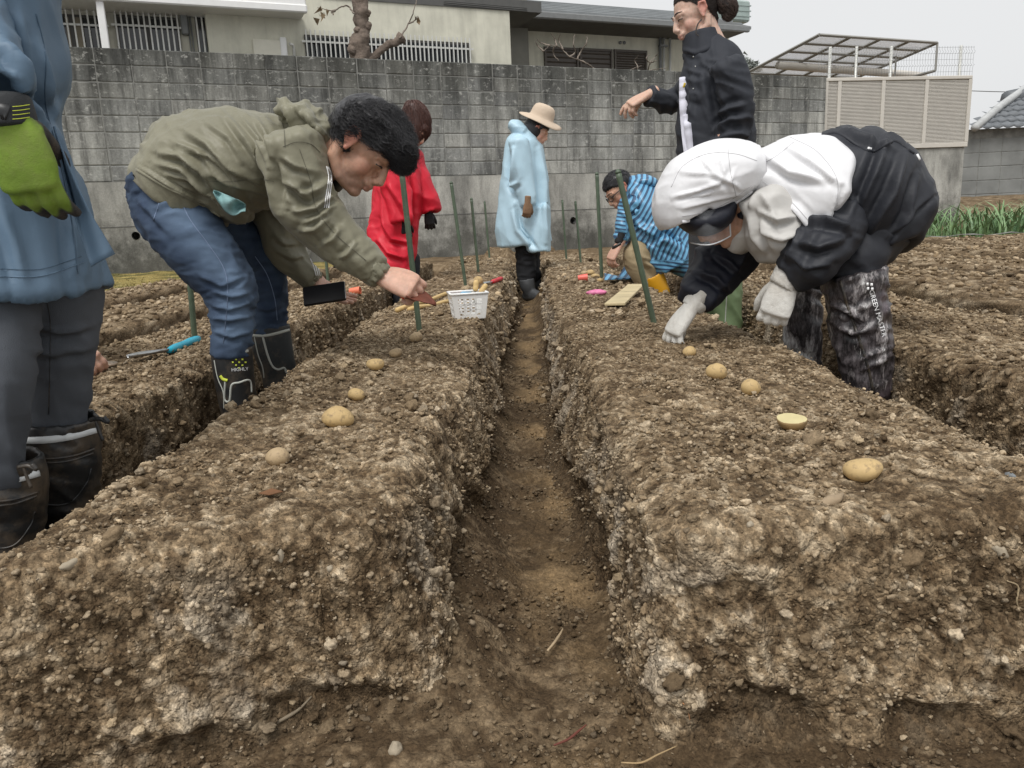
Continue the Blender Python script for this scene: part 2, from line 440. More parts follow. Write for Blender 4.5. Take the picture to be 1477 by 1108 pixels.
# ---- loose crumbs and clods lying on the soil
def crumbs(name, k, dens, smin, smax, power, pale, seed, pick=(0, 1), sink=0.25, lo=None):
    g = np.random.default_rng(seed)
    Ps, Ss, Cs = [], [], []
    for i, (p, n, C, A, rec) in enumerate(SCAT):
        if i not in k: continue
        d = np.maximum(p[:, 1], 0.9)
        ok = (p[:, 2] > -0.01) & (d < 9.4)
        lam = A*dens(p, n, d, rec)*ok
        cnt = g.poisson(np.clip(lam, 0, 5))
        idx = np.repeat(np.arange(len(p)), cnt)
        if not len(idx): continue
        u = g.random(len(idx))
        s = smin*(smax/smin)**(u**power)
        # far away only the bigger crumbs matter
        s = s*np.clip(d[idx]/2.6, 1.0, 1.5)
        q = p[idx]+g.normal(0, 0.003, (len(idx), 3))+n[idx]*(s*(0.5-sink))[:, None]*0.7
        c = C[idx]
        t = g.random(len(idx))
        mixp = (np.where(t > 0.93, 1.15, t**1.8)*pale)[:, None]
        tgt = C_PALE*g.uniform(0.7, 1.2, (len(idx), 1))*np.array([1, 1, 1])+g.uniform(-0.02, 0.02, (len(idx), 1))*np.array([1, 0, -1])
        c = c*g.uniform(0.78, 1.22, (len(idx), 1))
        c = c+(tgt-c)*mixp
        Ps.append(q); Ss.append(s); Cs.append(c)
    P = np.vstack(Ps); Sx = np.concatenate(Ss); C = np.vstack(Cs); n_ = len(P)
    me = bpy.data.meshes.new(name); me.vertices.add(n_); me.vertices.foreach_set('co', P.astype(np.float32).ravel())
    scl = (Sx[:, None]*0.5*g.uniform(0.7, 1.25, (n_, 3))).astype(np.float32); scl[:, 2] *= 0.8
    a = me.attributes.new('scl', 'FLOAT_VECTOR', 'POINT'); a.data.foreach_set('vector', scl.ravel())
    a = me.attributes.new('rot', 'FLOAT_VECTOR', 'POINT'); a.data.foreach_set('vector', (g.uniform(-1, 1, (n_, 3))*np.array([0.6, 0.6, 3.14])).astype(np.float32).ravel())
    a = me.attributes.new('pick', 'INT', 'POINT'); a.data.foreach_set('value', g.integers(0, 6, n_).astype(np.int32))
    a = me.attributes.new('tint', 'FLOAT_COLOR', 'POINT'); a.data.foreach_set('color', np.hstack([C, np.ones((n_, 1))]).astype(np.float32).ravel())
    me.update()
    o = link(name, me); tag(o, kind='stuff')
    md = o.modifiers.new('crumbs', 'NODES'); md.node_group = CRUMB_GROUP[lo]
    print(name, n_)
    return o
def crumb_material():
    m, nt, b = newmat('crumb')
    at = nt.nodes.new('ShaderNodeAttribute'); at.attribute_name = 'tint'; at.attribute_type = 'INSTANCER'
    f1 = noise(nt, 1.6, 4, 0.7); f2 = noise(nt, 260, 4, 0.7, coord='World')
    c = mixc(nt, 1.0, at.outputs['Color'], ramp(nt, f1, [(0.3, 0.7), (0.7, 1.3)]), 'MULTIPLY')
    c = mixc(nt, 1.0, c, ramp(nt, f2, [(0.3, 0.72), (0.7, 1.25)]), 'MULTIPLY')
    nt.links.new(c, b.inputs['Base Color']); b.inputs['Roughness'].default_value = 0.95; b.inputs['Specular IOR Level'].default_value = 0.15
    bump(nt, b, f2, 0.5, 0.004)
    return m
CRUMB = crumb_material()
def crumb_group(sub):
    ng = bpy.data.node_groups.new('crumb_group', 'GeometryNodeTree')
    ng.interface.new_socket('Geometry', in_out='INPUT', socket_type='NodeSocketGeometry')
    ng.interface.new_socket('Geometry', in_out='OUTPUT', socket_type='NodeSocketGeometry')
    gi = ng.nodes.new('NodeGroupInput'); go = ng.nodes.new('NodeGroupOutput')
    iop = ng.nodes.new('GeometryNodeInstanceOnPoints'); iop.inputs['Pick Instance'].default_value = True
    g2i = ng.nodes.new('GeometryNodeGeometryToInstance')
    for k in range(6):
        ico = ng.nodes.new('GeometryNodeMeshIcoSphere'); ico.inputs['Subdivisions'].default_value = sub
        sp = ng.nodes.new('GeometryNodeSetPosition')
        pos = ng.nodes.new('GeometryNodeInputPosition')
        add = ng.nodes.new('ShaderNodeVectorMath'); add.inputs[1].default_value = (k*7.3, k*3.1, -k*5.7)
        tx = ng.nodes.new('ShaderNodeTexNoise'); tx.inputs['Scale'].default_value = 1.35; tx.inputs['Detail'].default_value = 2.5; tx.inputs['Roughness'].default_value = 0.65
        mr = ng.nodes.new('ShaderNodeMapRange'); mr.inputs['From Min'].default_value = 0.3; mr.inputs['From Max'].default_value = 0.72; mr.inputs['To Min'].default_value = 0.5; mr.inputs['To Max'].default_value = 1.35
        sc_ = ng.nodes.new('ShaderNodeVectorMath'); sc_.operation = 'SCALE'
        ng.links.new(pos.outputs[0], add.inputs[0]); ng.links.new(add.outputs[0], tx.inputs['Vector']); ng.links.new(tx.outputs['Fac'], mr.inputs['Value'])
        ng.links.new(pos.outputs[0], sc_.inputs[0]); ng.links.new(mr.outputs['Result'], sc_.inputs['Scale'])
        ng.links.new(ico.outputs['Mesh'], sp.inputs['Geometry']); ng.links.new(sc_.outputs[0], sp.inputs['Position'])
        sm = ng.nodes.new('GeometryNodeSetMaterial'); sm.inputs['Material'].default_value = CRUMB
        ss = ng.nodes.new('GeometryNodeSetShadeSmooth')
        ng.links.new(sp.outputs[0], ss.inputs[0]); ng.links.new(ss.outputs[0], sm.inputs['Geometry'])
        ng.links.new(sm.outputs[0], g2i.inputs[0])
    for nm, sock, ty in (('scl', 'Scale', 'FLOAT_VECTOR'), ('rot', 'Rotation', 'FLOAT_VECTOR'), ('pick', 'Instance Index', 'INT')):
        na = ng.nodes.new('GeometryNodeInputNamedAttribute'); na.data_type = ty; na.inputs['Name'].default_value = nm
        ng.links.new(na.outputs['Attribute'], iop.inputs[sock])
    ng.links.new(gi.outputs[0], iop.inputs['Points']); ng.links.new(g2i.outputs[0], iop.inputs['Instance']); ng.links.new(iop.outputs[0], go.inputs[0])
    return ng
CRUMB_GROUP = {2: crumb_group(3), 1: crumb_group(2)}
up_ = lambda n: sstep(0.35, 0.85, n[:, 2])
crumbs('soil_clods', (0, 1), lambda p, n, d, rec: up_(n)*680*sstep(-0.25, 0.5, fbm(p, 2.6, 2, 301))*np.where(d < 3.5, 1, .55)+(1-up_(n))*170*(1-rec), 0.008, 0.034, 2.5, 0.9, 5, lo=2)
crumbs('soil_crumbs', (0, 1), lambda p, n, d, rec: up_(n)*13000*sstep(-0.6, 0.5, fbm(p, 5.0, 2, 311))*sstep(5.5, 1.6, d)+(1-up_(n))*11000*sstep(3.6, 1.5, d)*(1-0.5*rec)*sstep(-0.7, 0.3, fbm(p, 9.0, 2, 312)), 0.0030, 0.0115, 1.9, 0.68, 6, lo=1)
crumbs('soil_crumbs_on_outer_beds', (2, 3), lambda p, n, d, rec: (up_(n)*3600+(1-up_(n))*2000)*sstep(8, 2.5, d), 0.005, 0.019, 2.0, 0.62, 7, lo=1)
crumbs('soil_crumbs_on_far_beds', tuple(range(4, 15)), lambda p, n, d, rec: up_(n)*360, 0.01, 0.03, 2.0, 0.6, 8, lo=1)
crumbs('soil_crumbs_in_furrow', (15,), lambda p, n, d, rec: 22000*sstep(5, 1.0, d)*sstep(-0.6, .4, fbm(p, 7, 2, 321)), 0.0026, 0.012, 2.4, 0.34, 9, lo=1)
# ================================================================= WALL, HOUSES, FENCES
WA = math.atan(0.428); WU = np.array([math.cos(WA), math.sin(WA), 0]); WN = np.array([-math.sin(WA), math.cos(WA), 0]); WC = 12*math.cos(WA)
def PW(x, y, d=0.0):
    """point of the plane d metres behind the wall's face: (along, height)"""
    v = ray(x, y); t = (WC+d-CAM@WN)/(v@WN); p = CAM+v*t
    return p@WU, p[2]
WM = Matrix(((WU[0], WN[0], 0, WN[0]*WC), (WU[1], WN[1], 0, WN[1]*WC), (0, 0, 1, 0), (0, 0, 0, 1)))   # local (along, behind, up)
def wthing(name, label, cat, group=None):
    o = thing(name, label, cat, group=group); o.matrix_world = WM; return o

def block_material():
    m, nt, b = newmat('concrete_block')
    oi = nt.nodes.new('ShaderNodeObjectInfo')
    base = ramp(nt, oi.outputs['Random'], [(0.0, S(130, 131, 129)), (0.35, S(142, 143, 139)), (0.7, S(153, 153, 148)), (1.0, S(136, 137, 134))])
    st = noise(nt, 2.2, 6, 0.65, coord='World', stretch=(1, 1, 0.28)); f = noise(nt, 38, 5, 0.7, coord='World')
    st2 = noise(nt, 7, 5, 0.7, coord='World', stretch=(1, 1, 0.12), loc=(3, 1, 7))
    gr = noise(nt, 420, 3, 0.8, coord='World')
    c = mixc(nt, 1.0, base, ramp(nt, st, [(0.36, 0.62), (0.5, 0.95), (0.64, 1.25)]), 'MULTIPLY')
    c = mixc(nt, 1.0, c, ramp(nt, st2, [(0.38, 0.55), (0.5, 1.0), (0.66, 1.2)]), 'MULTIPLY')
    c = mixc(nt, 1.0, c, ramp(nt, f, [(0.25, 0.75), (0.75, 1.25)]), 'MULTIPLY')
    c = mixc(nt, 1.0, c, ramp(nt, gr, [(0.3, 0.8), (0.7, 1.2)]), 'MULTIPLY')
    # damp, moss-black rain staining running down from the wall's coping
    g = nt.nodes.new('ShaderNodeNewGeometry'); sp = nt.nodes.new('ShaderNodeSeparateXYZ'); nt.links.new(g.outputs['Position'], sp.inputs[0])
    run = noise(nt, 3.2, 5, 0.7, coord='World', stretch=(1, 1, 0.05), loc=(9, 2, 0))
    a = nt.nodes.new('ShaderNodeMath'); a.operation = 'MULTIPLY_ADD'; nt.links.new(run, a.inputs[0]); a.inputs[1].default_value = 2.6
    nt.links.new(sp.outputs['Z'], a.inputs[2])
    mr = nt.nodes.new('ShaderNodeMapRange'); nt.links.new(a.outputs[0], mr.inputs['Value']); mr.inputs['From Min'].default_value = 3.35; mr.inputs['From Max'].default_value = 4.35
    c = mixc(nt, mr.outputs[0], c, mixc(nt, 1.0, c, (0.33, 0.33, 0.32), 'MULTIPLY'))
    # pale lime bloom
    bl = noise(nt, 11, 6, 0.75, coord='World', stretch=(1, 1, 1.6), loc=(5, 5, 1))
    c = mixc(nt, ramp(nt, bl, [(0.56, 0.0), (0.72, 0.8)]), c, S(196, 196, 190))
    nt.links.new(c, b.inputs['Base Color']); b.inputs['Roughness'].default_value = 0.92; b.inputs['Specular IOR Level'].default_value = 0.2
    p = bump(nt, b, gr, 0.35, 0.004); bump(nt, b, f, 0.25, 0.01, p)
    return m
def concrete_material():
    m, nt, b = newmat('cast_concrete')
    st = noise(nt, 1.6, 7, 0.62, coord='World', stretch=(1, 1, 0.5)); st2 = noise(nt, 6, 6, 0.7, coord='World', stretch=(1, 1, 0.18), loc=(2, 8, 3))
    f = noise(nt, 55, 5, 0.75, coord='World'); bl = noise(nt, 4, 6, 0.75, coord='World', loc=(7, 7, 7))
    c = ramp(nt, st, [(0.3, S(112, 112, 108)), (0.5, S(162, 161, 155)), (0.7, S(194, 193, 186))])
    c = mixc(nt, 1.0, c, ramp(nt, st2, [(0.32, 0.62), (0.5, 0.97), (0.7, 1.1)]), 'MULTIPLY')
    c = mixc(nt, 1.0, c, ramp(nt, f, [(0.3, 0.8), (0.7, 1.2)]), 'MULTIPLY')
    g = nt.nodes.new('ShaderNodeNewGeometry'); sp = nt.nodes.new('ShaderNodeSeparateXYZ'); nt.links.new(g.outputs['Position'], sp.inputs[0])
    a = nt.nodes.new('ShaderNodeMath'); a.operation = 'MULTIPLY_ADD'; nt.links.new(bl, a.inputs[0]); a.inputs[1].default_value = -1.9; nt.links.new(sp.outputs['Z'], a.inputs[2])
    mr = nt.nodes.new('ShaderNodeMapRange'); nt.links.new(a.outputs[0], mr.inputs['Value']); mr.inputs['From Min'].default_value = 0.05; mr.inputs['From Max'].default_value = -0.55; 
    c = mixc(nt, mr.outputs[0], c, mixc(nt, 1.0, c, (0.36, 0.36, 0.35), 'MULTIPLY'))
    nt.links.new(c, b.inputs['Base Color']); b.inputs['Roughness'].default_value = 0.9; b.inputs['Specular IOR Level'].default_value = 0.2
    bump(nt, b, f, 0.3, 0.008)
    return m
BLOCK = block_material(); CONC = concrete_material()
MORTAR = simple('mortar', S(124, 124, 120), 0.95, 0.35, 6, 0.4, 90)
GREYC = simple('dark_concrete', S(92, 92, 90), 0.95, 0.3, 4, 0.4, 70)

wall = wthing('block_wall', 'tall weathered grey concrete block wall on a cast concrete footing behind the field', 'wall')
S0, S1 = -8.35, 11.55-5.1          # along the wall (metres)
S1 = PW(1189, 200)[0]
# footing with its drain holes
def with_holes(lo, hi, holes, name, mat, parent):
    o = MB().box(lo, hi).build(name, mat, parent)
    for (s_, z_, r_) in holes:
        V, F = tube_vf([(s_, lo[1]-0.2, z_), (s_, lo[1]+0.25, z_)], r_, 20)
        c = MB().add(V, F).build('cutter', mat)
        c.matrix_world = WM
        bpy.context.view_layer.update()
        md = o.modifiers.new('hole', 'BOOLEAN'); md.object = c; md.operation = 'DIFFERENCE'; md.solver = 'EXACT'
    bpy.context.view_layer.update()
    me = bpy.data.meshes.new_from_object(o.evaluated_get(bpy.context.evaluated_depsgraph_get()))
    o.modifiers.clear(); o.data = me
    for x in list(bpy.data.objects):
        if x.name.startswith('cutter'): bpy.data.objects.remove(x)
    return o
ZM = 1.42
holes = [(*PW(196, 340), 0.05), (*PW(826, 318), 0.055)]
base = with_holes((S0, -0.012, -0.1), (S1, 0.25, ZM-0.004), holes, 'concrete_footing', CONC, wall)
for (s_, z_, r_) in holes:
    th = np.linspace(0, 2*np.pi, 25)[:-1]
    mb = MB(); V, F = tube_vf([(s_, -0.02, z_), (s_, 0.22, z_)], r_-0.002, 20, cap=False); mb.add(V, F)
    V, F = tube_vf([(s_, -0.02, z_), (s_, 0.22, z_)], r_-0.010, 20, cap=False); mb.add(V, F)
    mb.build('drain_pipe', GREYC, wall, True)
# thin shadow joint of the formwork, a little ledge
MB().box((S0, -0.016, 0.86), (S1, -0.0125, 0.868)).build('form_line', GREYC, wall)
NROW = 8; bh = (3.0-ZM)/NROW; bw = 0.40
core = MB().box((S0, 0.007, ZM), (S1, 0.19, 2.992)).build('mortar_bed', MORTAR, wall)
protos = []
for k in range(5):
    g = np.random.default_rng(40+k)
    mb = MB().box((0.004, 0, 0.0045), (bw-0.004, 0.06, bh-0.0045), bev=0.005+0.002*k)
    me = mb.mesh('block'); 
    co = np.array([v.co[:] for v in me.vertices]); co += g.normal(0, 0.0011, co.shape)
    me.vertices.foreach_set('co', co.astype(np.float32).ravel()); me.materials.append(BLOCK); protos.append(me)
ncol = int((S1-S0)/bw)
for i in range(ncol):
    for j in range(NROW):
        o = bpy.data.objects.new('block', random.choice(protos)); col.objects.link(o); o.parent = wall
        o.location = (S1-(i+1)*bw-0.0, random.uniform(-0.002, 0.003), ZM+j*bh); o.rotation_euler = (random.uniform(-.004, .004), 0, random.uniform(-.004, .004))
# a dark crack and two tar streaks below the coping
for (x0_, x1_, y0_, y1_) in ((694, 699, 100, 131),):
    pass

# ---- rendered houses behind the wall
def stucco(name, c, rain=0.2):
    m, nt, b = newmat(name)
    f = noise(nt, 3, 6, 0.6, coord='World'); st = noise(nt, 5, 5, 0.65, coord='World', stretch=(1, 1, 0.12)); g = noise(nt, 160, 3, 0.7, coord='World')
    cc = mixc(nt, 1.0, c, ramp(nt, f, [(0.3, 0.86), (0.7, 1.08)]), 'MULTIPLY'); cc = mixc(nt, 1.0, cc, ramp(nt, st, [(0.3, 1-rain), (0.55, 1.0)]), 'MULTIPLY')
    nt.links.new(cc, b.inputs['Base Color']); b.inputs['Roughness'].default_value = 0.9; bump(nt, b, g, 0.25, 0.004); return m
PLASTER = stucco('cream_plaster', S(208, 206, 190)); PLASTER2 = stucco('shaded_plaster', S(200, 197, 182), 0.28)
ALU = simple('aluminium', S(205, 205, 200), 0.45, 0.06, 20, metallic=0.35); WHITEM = simple('white_metal', S(226, 226, 224), 0.4, 0.04, 8)
GLASSD = simple('dark_window_glass', S(34, 38, 40), 0.12, 0.3, 1.2, spec=0.6); FRAMED = simple('dark_frame', S(70, 68, 64), 0.5, 0.1, 30)
BRONZE = simple('bronze_shutter', S(86, 80, 74), 0.55, 0.12, 12); GREYM = simple('grey_gutter', S(120, 122, 122), 0.5, 0.1, 10); DKGREY = simple('eaves_board', S(84, 84, 82), 0.7, 0.15, 5)
CURTAIN = simple('curtain', S(140, 132, 116), 0.9, 0.2, 5)

def barred_window(parent, d, xa, ya, xb, yb, zlow, n, bar_r=0.011, rails=(0.86,), proud=0.10, lower_rail=False, curtain=None, xpix=None):
    """window in a house face with a cage of upright bars; (xa, ya)-(xb, yb) its top edge in the picture"""
    sa, za = PW(xa, ya, d-proud); sb, zb = PW(xb, yb, d-proud); zt = (za+zb)/2
    wn = MB().box((sa+0.02, d-0.03, zlow-0.03), (sb-0.02, d+0.02, zt-0.06), bev=0.004).build('window', FRAMED, parent)
    MB().box((sa+0.06, d-0.036, zlow), (sb-0.06, d-0.032, zt-0.10)).build('pane', GLASSD, wn)
    sm = (sa+sb)/2
    MB().box((sm-0.025, d-0.05, zlow), (sm+0.025, d-0.037, zt-0.10)).build('mullion', FRAMED, wn)
    if curtain: MB().box((sa+curtain[0]*(sb-sa), d-0.0365, zlow), (sa+curtain[1]*(sb-sa), d-0.0345, zt-0.1)).build('curtain', CURTAIN, wn)
    gr = MB()
    for rz in rails: gr.box((sa-0.03, d-proud+0.012, zlow+(zt-zlow)*rz-0.014), (sb+0.03, d-proud+0.030, zlow+(zt-zlow)*rz+0.014))
    if lower_rail: MB().box((sa-0.03, d-proud+0.012, zlow+0.08), (sb+0.03, d-proud+0.030, zlow+0.11)).build('grille_rail', ALU, wn)
    for s_ in (sa+0.0, sb-0.02): gr.box((s_, d-proud+0.03, zlow+(zt-zlow)*rails[0]-0.01), (s_+0.02, d, zlow+(zt-zlow)*rails[0]+0.01))
    gl = gr.build('grille_rail', ALU, wn)
    bm = MB().box((-bar_r, -bar_r*0.8, 0), (bar_r, bar_r*0.8, zt-zlow), bev=0.003).mesh('bar'); bm.materials.append(ALU)
    for k in range(n):
        o = bpy.data.objects.new('bar', bm); col.objects.link(o); o.parent = wn; o.location = (sa+(sb-sa)*(k+0.5)/n, d-proud, zlow)
    return wn
D1 = 2.0
house = wthing('cream_house', 'cream plastered house with aluminium barred windows rising behind the block wall', 'house')
# long front wall
s290, _ = PW(300, 60, D1); s735, _ = PW(736, 40, D1)
MB().box((s290, D1, 0.3), (s735, D1+5, 6.6), bev=0.01).build('wall', PLASTER, house)
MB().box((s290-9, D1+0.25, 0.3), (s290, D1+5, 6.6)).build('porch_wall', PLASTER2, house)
zl = 2.92
barred_window(house, D1, 437, 42, 680, 55, zl, 38, 0.0105, rails=(0.80,))
# porch side windows (set back under the canopy)
D2 = D1+0.25
barred_window(house, D2, 46, 10, 150, 14, zl, 10, 0.012, rails=(0.80,), curtain=(0.42, 0.66))
barred_window(house, D2, 160, 12, 258, 18, zl, 12, 0.012, rails=(0.80,))
wn = barred_window(house, D2, 277, 12, 362, 16, 3.22, 11, 0.012, rails=(0.88,), lower_rail=True)
sa, za = PW(284, 62, D2); sb, zb = PW(362, 70, D2)
MB().box((sa, D2-0.04, 2.6), (sb, D2-0.005, 3.13), bev=0.01).build('shutter_box', FRAMED, house)
# meter box and conduit
s_, z_ = PW(265, 28, D2-0.06); MB().box((s_-0.05, D2-0.12, z_-0.22), (s_+0.05, D2-0.002, z_+0.22), bev=0.015).build('meter_box', GREYM, house)
for x in (272, 276):
    s_, z_ = PW(x, 40, D2-0.05); MB().tube([(s_, D2-0.03, 2.6), (s_, D2-0.03, 4.2)], 0.012, 6).build('conduit', GREYM, house, True)
sa, _ = PW(363, 50, D1-0.02); sb, _ = PW(404, 50, D1-0.02)
MB().box((sa, D1-0.05, 2.5), (sb, D1-0.002, 3.62), bev=0.01).build('wall_panel', simple('cream_panel', S(214, 211, 196), 0.6, 0.05), house)
# downpipe with bracket
sa, _ = PW(407, 45, D1-0.05); MB().box((sa-0.05, D1-0.07, 2.4), (sa+0.05, D1-0.003, 3.66), bev=0.012).build('corner_trim', WHITEM, house)
sa, _ = PW(417, 45, D1-0.05)
MB().tube([(sa-0.02, D1-0.10, 3.56), (sa+0.03, D1-0.08, 3.55), (sa+0.045, D1-0.05, 3.5), (sa+0.045, D1-0.04, 2.5)], 0.022, 8).build('downpipe', ALU, house, True)
# canopy over the porch with white gutter, post
DC = 1.55
sR, zR = PW(441, 14, DC); 
can = MB()
can.box((s290-9, DC, zR-0.03), (sR, D1+0.24, zR+0.02), bev=0.01)
can.box((s290-9, DC-0.05, zR-0.055), (sR+0.02, DC+0.03, zR+0.06), bev=0.02)
can.box((s290-9, DC-0.02, zR+0.045), (sR+0.01, DC+0.05, zR+0.42), bev=0.02)
can.build('canopy', WHITEM, house)
sp_, _ = PW(149, 40, DC+0.05); MB().box((sp_-0.05, DC, 2.3), (sp_+0.05, DC+0.1, zR-0.02), bev=0.012).build('post', WHITEM, house)
# roof overhang above the front wall at the right end
MB().box((s735-3.2, D1-0.02, 4.28), (s735+0.6, D1+1.0, 4.46)).build('eaves', DKGREY, house)
# electric cable pinned along the wall
mb = MB()
for k in range(3):
    mb.tube([(PW(640+40*i, 1+4.0*i*0.9+k*2.5, D1-0.02)[0], D1-0.02-0.004*k, PW(640+40*i, 1+4.0*i*0.9+k*2.5, D1-0.02)[1]) for i in range(4)], 0.006, 5)
mb.build('cable', DKGREY, house, True)

# ---- second house, further back
D3 = 4.6
h2 = wthing('tile_eaved_house', 'cream house wing under grey ribbed roof, louvred shutters above the block wall', 'house')
sa, _ = PW(757, 60, D3); sb, zt = PW(1003, 60, D3); se, _ = PW(1052, 60, D3)
zeave = PW(900, 36, D3-0.9)[1]
MB().box((sa, D3, 0.3), (se, D3+6, zeave+0.25), bev=0.01).build('wall', PLASTER, h2)
sa2, _ = PW(735, 60, D3-1.0)
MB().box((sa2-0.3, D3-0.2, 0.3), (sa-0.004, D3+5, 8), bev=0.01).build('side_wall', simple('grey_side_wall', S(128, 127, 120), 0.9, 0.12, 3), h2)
# shutters
def louvre(xa, ya, xb, yb, nsl, name):
    s0, z0 = PW(xa, ya, D3-0.04); s1, z1 = PW(xb, yb, D3-0.04); zlo = 2.7
    p = MB()
    p.box((s0, D3-0.06, zlo), (s0+0.04, D3-0.004, z0)); p.box((s1-0.04, D3-0.06, zlo), (s1, D3-0.004, z0)); p.box((s0+0.042, D3-0.058, z0-0.05), (s1-0.042, D3-0.006, z0-0.002)); p.box((s0+0.03, D3-0.02, zlo+0.01), (s1-0.03, D3-0.006, z0-0.03))
    sh = p.build(name, BRONZE, h2)
    sl = MB().box((s0+0.043, -0.016, -0.003), (s1-0.043, 0.016, 0.003)).mesh('slat'); sl.materials.append(BRONZE)
    for k in range(nsl):
        o = bpy.data.objects.new('slat', sl); col.objects.link(o); o.parent = sh; o.location = (0, D3-0.042, zlo+0.03+(z0-zlo-0.09)*(k+0.5)/nsl); o.rotation_euler[0] = R(-38)
    return sh
louvre(785, 67, 834, 69, 16, 'shutter'); louvre(836, 69, 883, 72, 16, 'shutter'); louvre(886, 71, 933, 74, 30, 'shutter_box')
for x in (894, 900): 
    s_, z_ = PW(x, 62, D3); MB().tube([(s_, D3-0.03, z_), (s_, D3+0.0, z_)], 0.035, 12).build('vent_cap', GREYM, h2, True)
for x, r_ in ((952, 0.035), (957, 0.03), (966, 0.03)):
    s_, _ = PW(x, 60, D3-0.06); MB().tube([(s_, D3-0.07, 2.6), (s_, D3-0.07, zeave)], r_, 10).build('downpipe', ALU if x > 955 else GREYM, h2, True)
s_, z_ = PW(958, 66, D3-0.1); MB().box((s_-0.11, D3-0.115, z_-0.02), (s_+0.10, D3-0.02, z_+0.02)).build('pipe_bracket', GREYM, h2)
# ribbed roof: eaves board, soffit, then standing courses stepping back
sl_, zl_ = PW(742, 24, D3-0.9); sr_, zr_ = PW(1073, 40, D3-0.9)
MB().box((sl_-2.5, D3-0.9, zeave), (sr_, D3+0.2, zeave+0.05)).build('soffit', DKGREY, h2)
MB().box((sl_-2.5, D3-1.0, zeave+0.0), (sr_+0.10, D3-0.905, zeave+0.13), bev=0.02).build('gutter', GREYM, h2)
ROOFG = simple('grey_roofing', S(126, 130, 132), 0.6, 0.14, 3, 0.2, 40)
for k in range(6):
    me = MB().box((sl_-2.5, D3-0.92+0.30*k, zeave+0.135+0.115*k), (sr_-0.05-0.02*k, D3-0.55+0.30*k, zeave+0.20+0.115*k), bev=0.012).build('roof_course', ROOFG, h2)
s0, z0 = PW(1030, 40, D3-0.85); s1, _ = PW(1078, 40, D3-0.85)
mb = MB(); V = [(s0, D3-0.98, zeave-0.02), (s1, D3-0.98, zeave+0.06), (s1, D3-0.98, zeave+0.12), (s0, D3-0.98, zeave+0.22)]; V += [(a, D3-0.5, c) for a, b_, c in V]
mb.add(V, [(0, 1, 2, 3), (7, 6, 5, 4), (0, 4, 5, 1), (1, 5, 6, 2), (2, 6, 7, 3), (3, 7, 4, 0)]).build('roof_end_cap', GREYM, h2)
# green metal roof tank at the roof's end
s0, z0 = PW(1038, 34, D3+0.3); s1, z1 = PW(1071, 6, D3+0.3)
mb = MB().box((s0, D3+0.0, z0), (s1, D3+0.8, z1), bev=0.04)
for k in range(1, 4): mb.box((s0-0.004, D3-0.012, z0+(z1-z0)*k/4-0.012), (s1+0.004, D3+0.02, z0+(z1-z0)*k/4+0.012))
mb.build('roof_box', simple('pale_green_metal', S(150, 164, 160), 0.55, 0.1, 6), h2)

# ---- bare garden trees between wall and house
BARK = simple('bark', S(112, 100, 90), 0.95, 0.35, 14, 0.8, 45, bdist=0.02, coord='World'); TWIG = simple('twig', S(122, 112, 102), 0.9, 0.2, 20)
def bump_tube(pts, rad, amp, seed, n=14, sub=6):
    P = spline(np.array(pts, float), sub*(len(pts)-1)+1); r = spline(np.array(rad, float)[:, None], len(P))[:, 0]
    V, F = tube_vf(P, r, n)
    V = np.array(V); c = np.repeat(P, n, 0); dirv = V-c
    k = 1+amp*fbm(V, 9, 3, seed)+amp*0.7*fbm(V, 22, 2, seed+5)
    return c+dirv*k[:, None], F
def spline(K, n):
    K = np.asarray(K, float); m = len(K); t = np.linspace(0, m-1, n); i = np.clip(np.floor(t).astype(int), 0, m-2); f = (t-i)[:, None]
    g = lambda j: K[np.clip(j, 0, m-1)]
    p0, p1, p2, p3 = g(i-1), g(i), g(i+1), g(i+2)
    p0 = np.where((i == 0)[:, None], 2*p1-p2, p0); p3 = np.where((i == m-2)[:, None], 2*p2-p1, p3)
    return 0.5*((2*p1)+(-p0+p2)*f+(2*p0-5*p1+4*p2-p3)*f**2+(-p0+3*p1-3*p2+p3)*f**3)
DT = 0.75
def W3(x, y, d=DT): s_, z_ = PW(x, y, d); return (s_, d, z_)
def twigs(pl, r0, r1, seed, off=0.15, d=DT):
    mb = MB(); g = np.random.default_rng(seed)
    for line in pl:
        P = [np.array(W3(*q, d=d+off*math.sin(3*i+seed))) for i, q in enumerate(line)]
        P = spline(np.array(P), 5*len(P)); mb.tube(P+g.normal(0, 0.004, P.shape), np.linspace(r0, r1, len(P)), 5)
    return mb
tree = wthing('pruned_tree', 'pruned bare tree trunk with knobbly bark in front of the long barred window', 'tree')
mb = MB(); V, F = bump_tube([(*W3(522, 120),), W3(520, 84), W3(520, 62), W3(523, 48), W3(521, 28), W3(519, 6), W3(520, -30)], [0.16, 0.15, 0.125, 0.105, 0.10, 0.105, 0.10], 0.33, 3); mb.add(V, F)
for (x, y, r_) in ((512, 66, 0.06), (531, 40, 0.06), (509, 75, 0.07), (530, 22, 0.05), (516, 46, .05)):
    V, F = bump_tube([np.array(W3(x, y))+(-0.03, -0.03, 0), np.array(W3(x, y))+(0, -0.07, 0.02), np.array(W3(x, y))+(0.01, -0.1, 0.03)], [r_, r_*0.9, r_*0.35], 0.3, int(x)); mb.add(V, F)
mb.build('trunk', BARK, tree, True)
V, F = bump_tube([W3(526, 92), W3(541, 80), W3(556, 67), W3(571, 60), W3(580, 54)], [0.075, 0.06, 0.05, 0.055, 0.085], 0.35, 9); MB().add(V, F).build('limb', BARK, tree, True)
twigs([[(576, 56), (588, 36), (596, 18), (602, -6)], [(590, 34), (598, 30), (601, 24)], [(511, 20), (503, 10), (493, 9), (484, 15), (472, 15), (458, 11)], [(484, 15), (478, 18), (480, 20)]], 0.014, 0.005, 4).build('branch', TWIG, tree, True)
